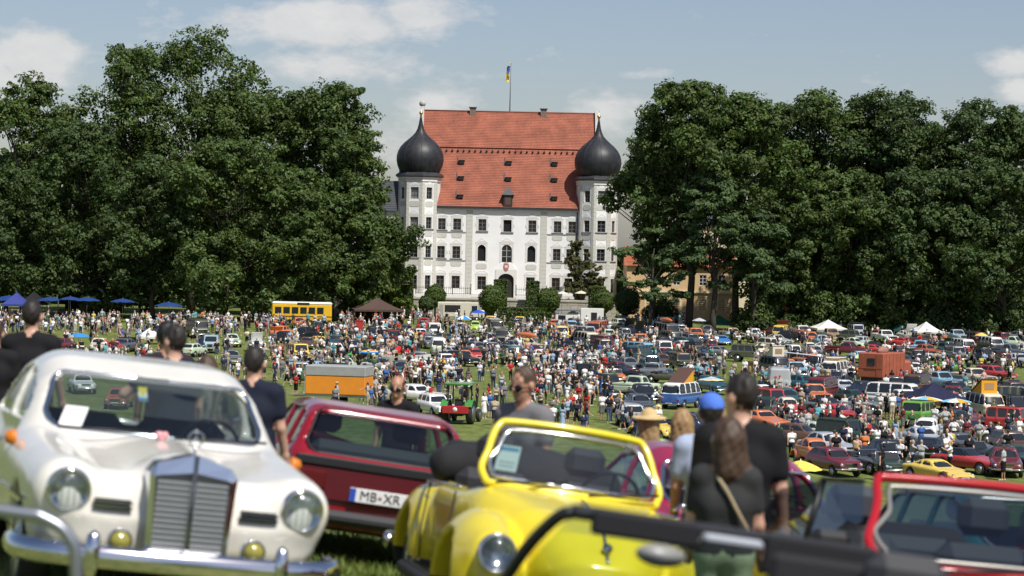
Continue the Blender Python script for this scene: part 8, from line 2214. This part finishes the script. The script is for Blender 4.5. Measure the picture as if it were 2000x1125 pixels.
front_person('man in grey polo shirt and sunglasses behind the yellow convertible', 1026, 714, 17.4, -38, dict(pose=dict(back, look=-.1, nod=.1, arms=((.15, .16, .3), (.05, .16, .3))), build=1.12), mset(1, GP, BM['beige'], 'brown'), shades)
front_person('person in pale green scarf and straw hat beyond the yellow convertible', 1268, 796, 21.0, 175, dict(pose=dict(back, female=True), hair='long', hat='sun'), mset(0, GN, BM['beige'], 'fair', 'dark', AM['straw']))
front_person('fair haired person in patterned top beside the straw hat', 1333, 797, 20.2, 182, dict(pose=dict(back, female=True), hair='long'), mset(0, PT, BM['blue'], 'fair'))
front_person('person in blue and white cap hidden behind the couple', 1390, 766, 15.8, 175, dict(pose=dict(back, sleeve=.6), hat='cap'), mset(1, LB, BM['blue'], 'dark', 'dark', cm('cap_blue', (.08, .18, .62))))
def strap(o, hc, look):
    P = spline([(.08, .07, 1.44), (.0, .07, 1.505), (-.09, .04, 1.46), (-.138, -.02, 1.38), (-.146, -.08, 1.27), (-.128, -.135, 1.17), (-.06, -.18, 1.08), (.03, -.18, 1.05)], 6, False); m = MB()
    m.tube([tuple(q) for q in P], .013, 6); m.build('bag_strap', [cm('strap_beige', (.34, .27, .17))], o)
wm = front_person('brown haired woman in charcoal T-shirt with beige bag strap, back to us', 1420, 812, 12.4, 172, dict(pose=dict(female=True, look=.55, nod=-.05, arms=((.15, .16, .5), (.1, .14, .4)), sleeve=.6), hair='long', build=1.02), mset(0, CH, cm('front_sage', (.30, .36, .24)), 'brown'), strap)
mn = front_person('tall man in black T-shirt, back to us beside the woman', 1448, 727, 13.6, 176, dict(pose=dict(look=.8, arms=((.05, .12, .25), (.02, .17, .12)), sleeve=.62), build=1.08), mset(0, BK, BM['dark blue'], 'dark'))

# ------------------------------------------------------------------ grass blades between the front cars
n = 26000
gx_ = RNG.uniform(-4.2, 2.6, n); gy_ = RNG.uniform(9.5, 23.5, n)
gx_[:14000] = RNG.uniform(-2.4, -.3, 14000); gy_[:14000] = RNG.uniform(15.0, 21.5, 14000)
hgt = RNG.uniform(.05, .14, n); an = RNG.uniform(0, 2 * math.pi, n); wd_ = RNG.uniform(.004, .009, n); ln = RNG.uniform(.2, .9, n)
gz_ = gz(gx_, gy_); ca, sa = np.cos(an), np.sin(an)
b0 = np.stack([gx_ - ca * wd_, gy_ - sa * wd_, gz_ - .01], 1); b1 = np.stack([gx_ + ca * wd_, gy_ + sa * wd_, gz_ - .01], 1)
m0 = np.stack([gx_ - sa * hgt * ln * .35, gy_ + ca * hgt * ln * .35, gz_ + hgt * .6], 1); wv = np.stack([ca * wd_ * .7, sa * wd_ * .7, 0 * wd_], 1)
tp = np.stack([gx_ - sa * hgt * ln, gy_ + ca * hgt * ln, gz_ + hgt], 1)
V = np.stack([b0, b1, m0 + wv, m0 - wv, tp], 1).reshape(-1, 3); i0 = np.arange(n) * 5
F = np.concatenate([np.stack([i0, i0 + 1, i0 + 2], 1), np.stack([i0, i0 + 2, i0 + 3], 1), np.stack([i0 + 3, i0 + 2, i0 + 4], 1)])
me = mesh_np('grass', V, F, mats=[mat('grass_blade', (.15, .20, .045), .6, 0, .3, attr='tint', trans=.25)])
ca_ = me.color_attributes.new('tint', 'FLOAT_COLOR', 'POINT'); tc_ = np.ones((n, 5, 4), np.float32); tc_[:, :, :3] = tints(n, .25)[:, None, :]; ca_.data.foreach_set('color', tc_.ravel())
tag(link('grass', me), 'uneven green grass growing between the cars of the front row', 'grass', kind='stuff')
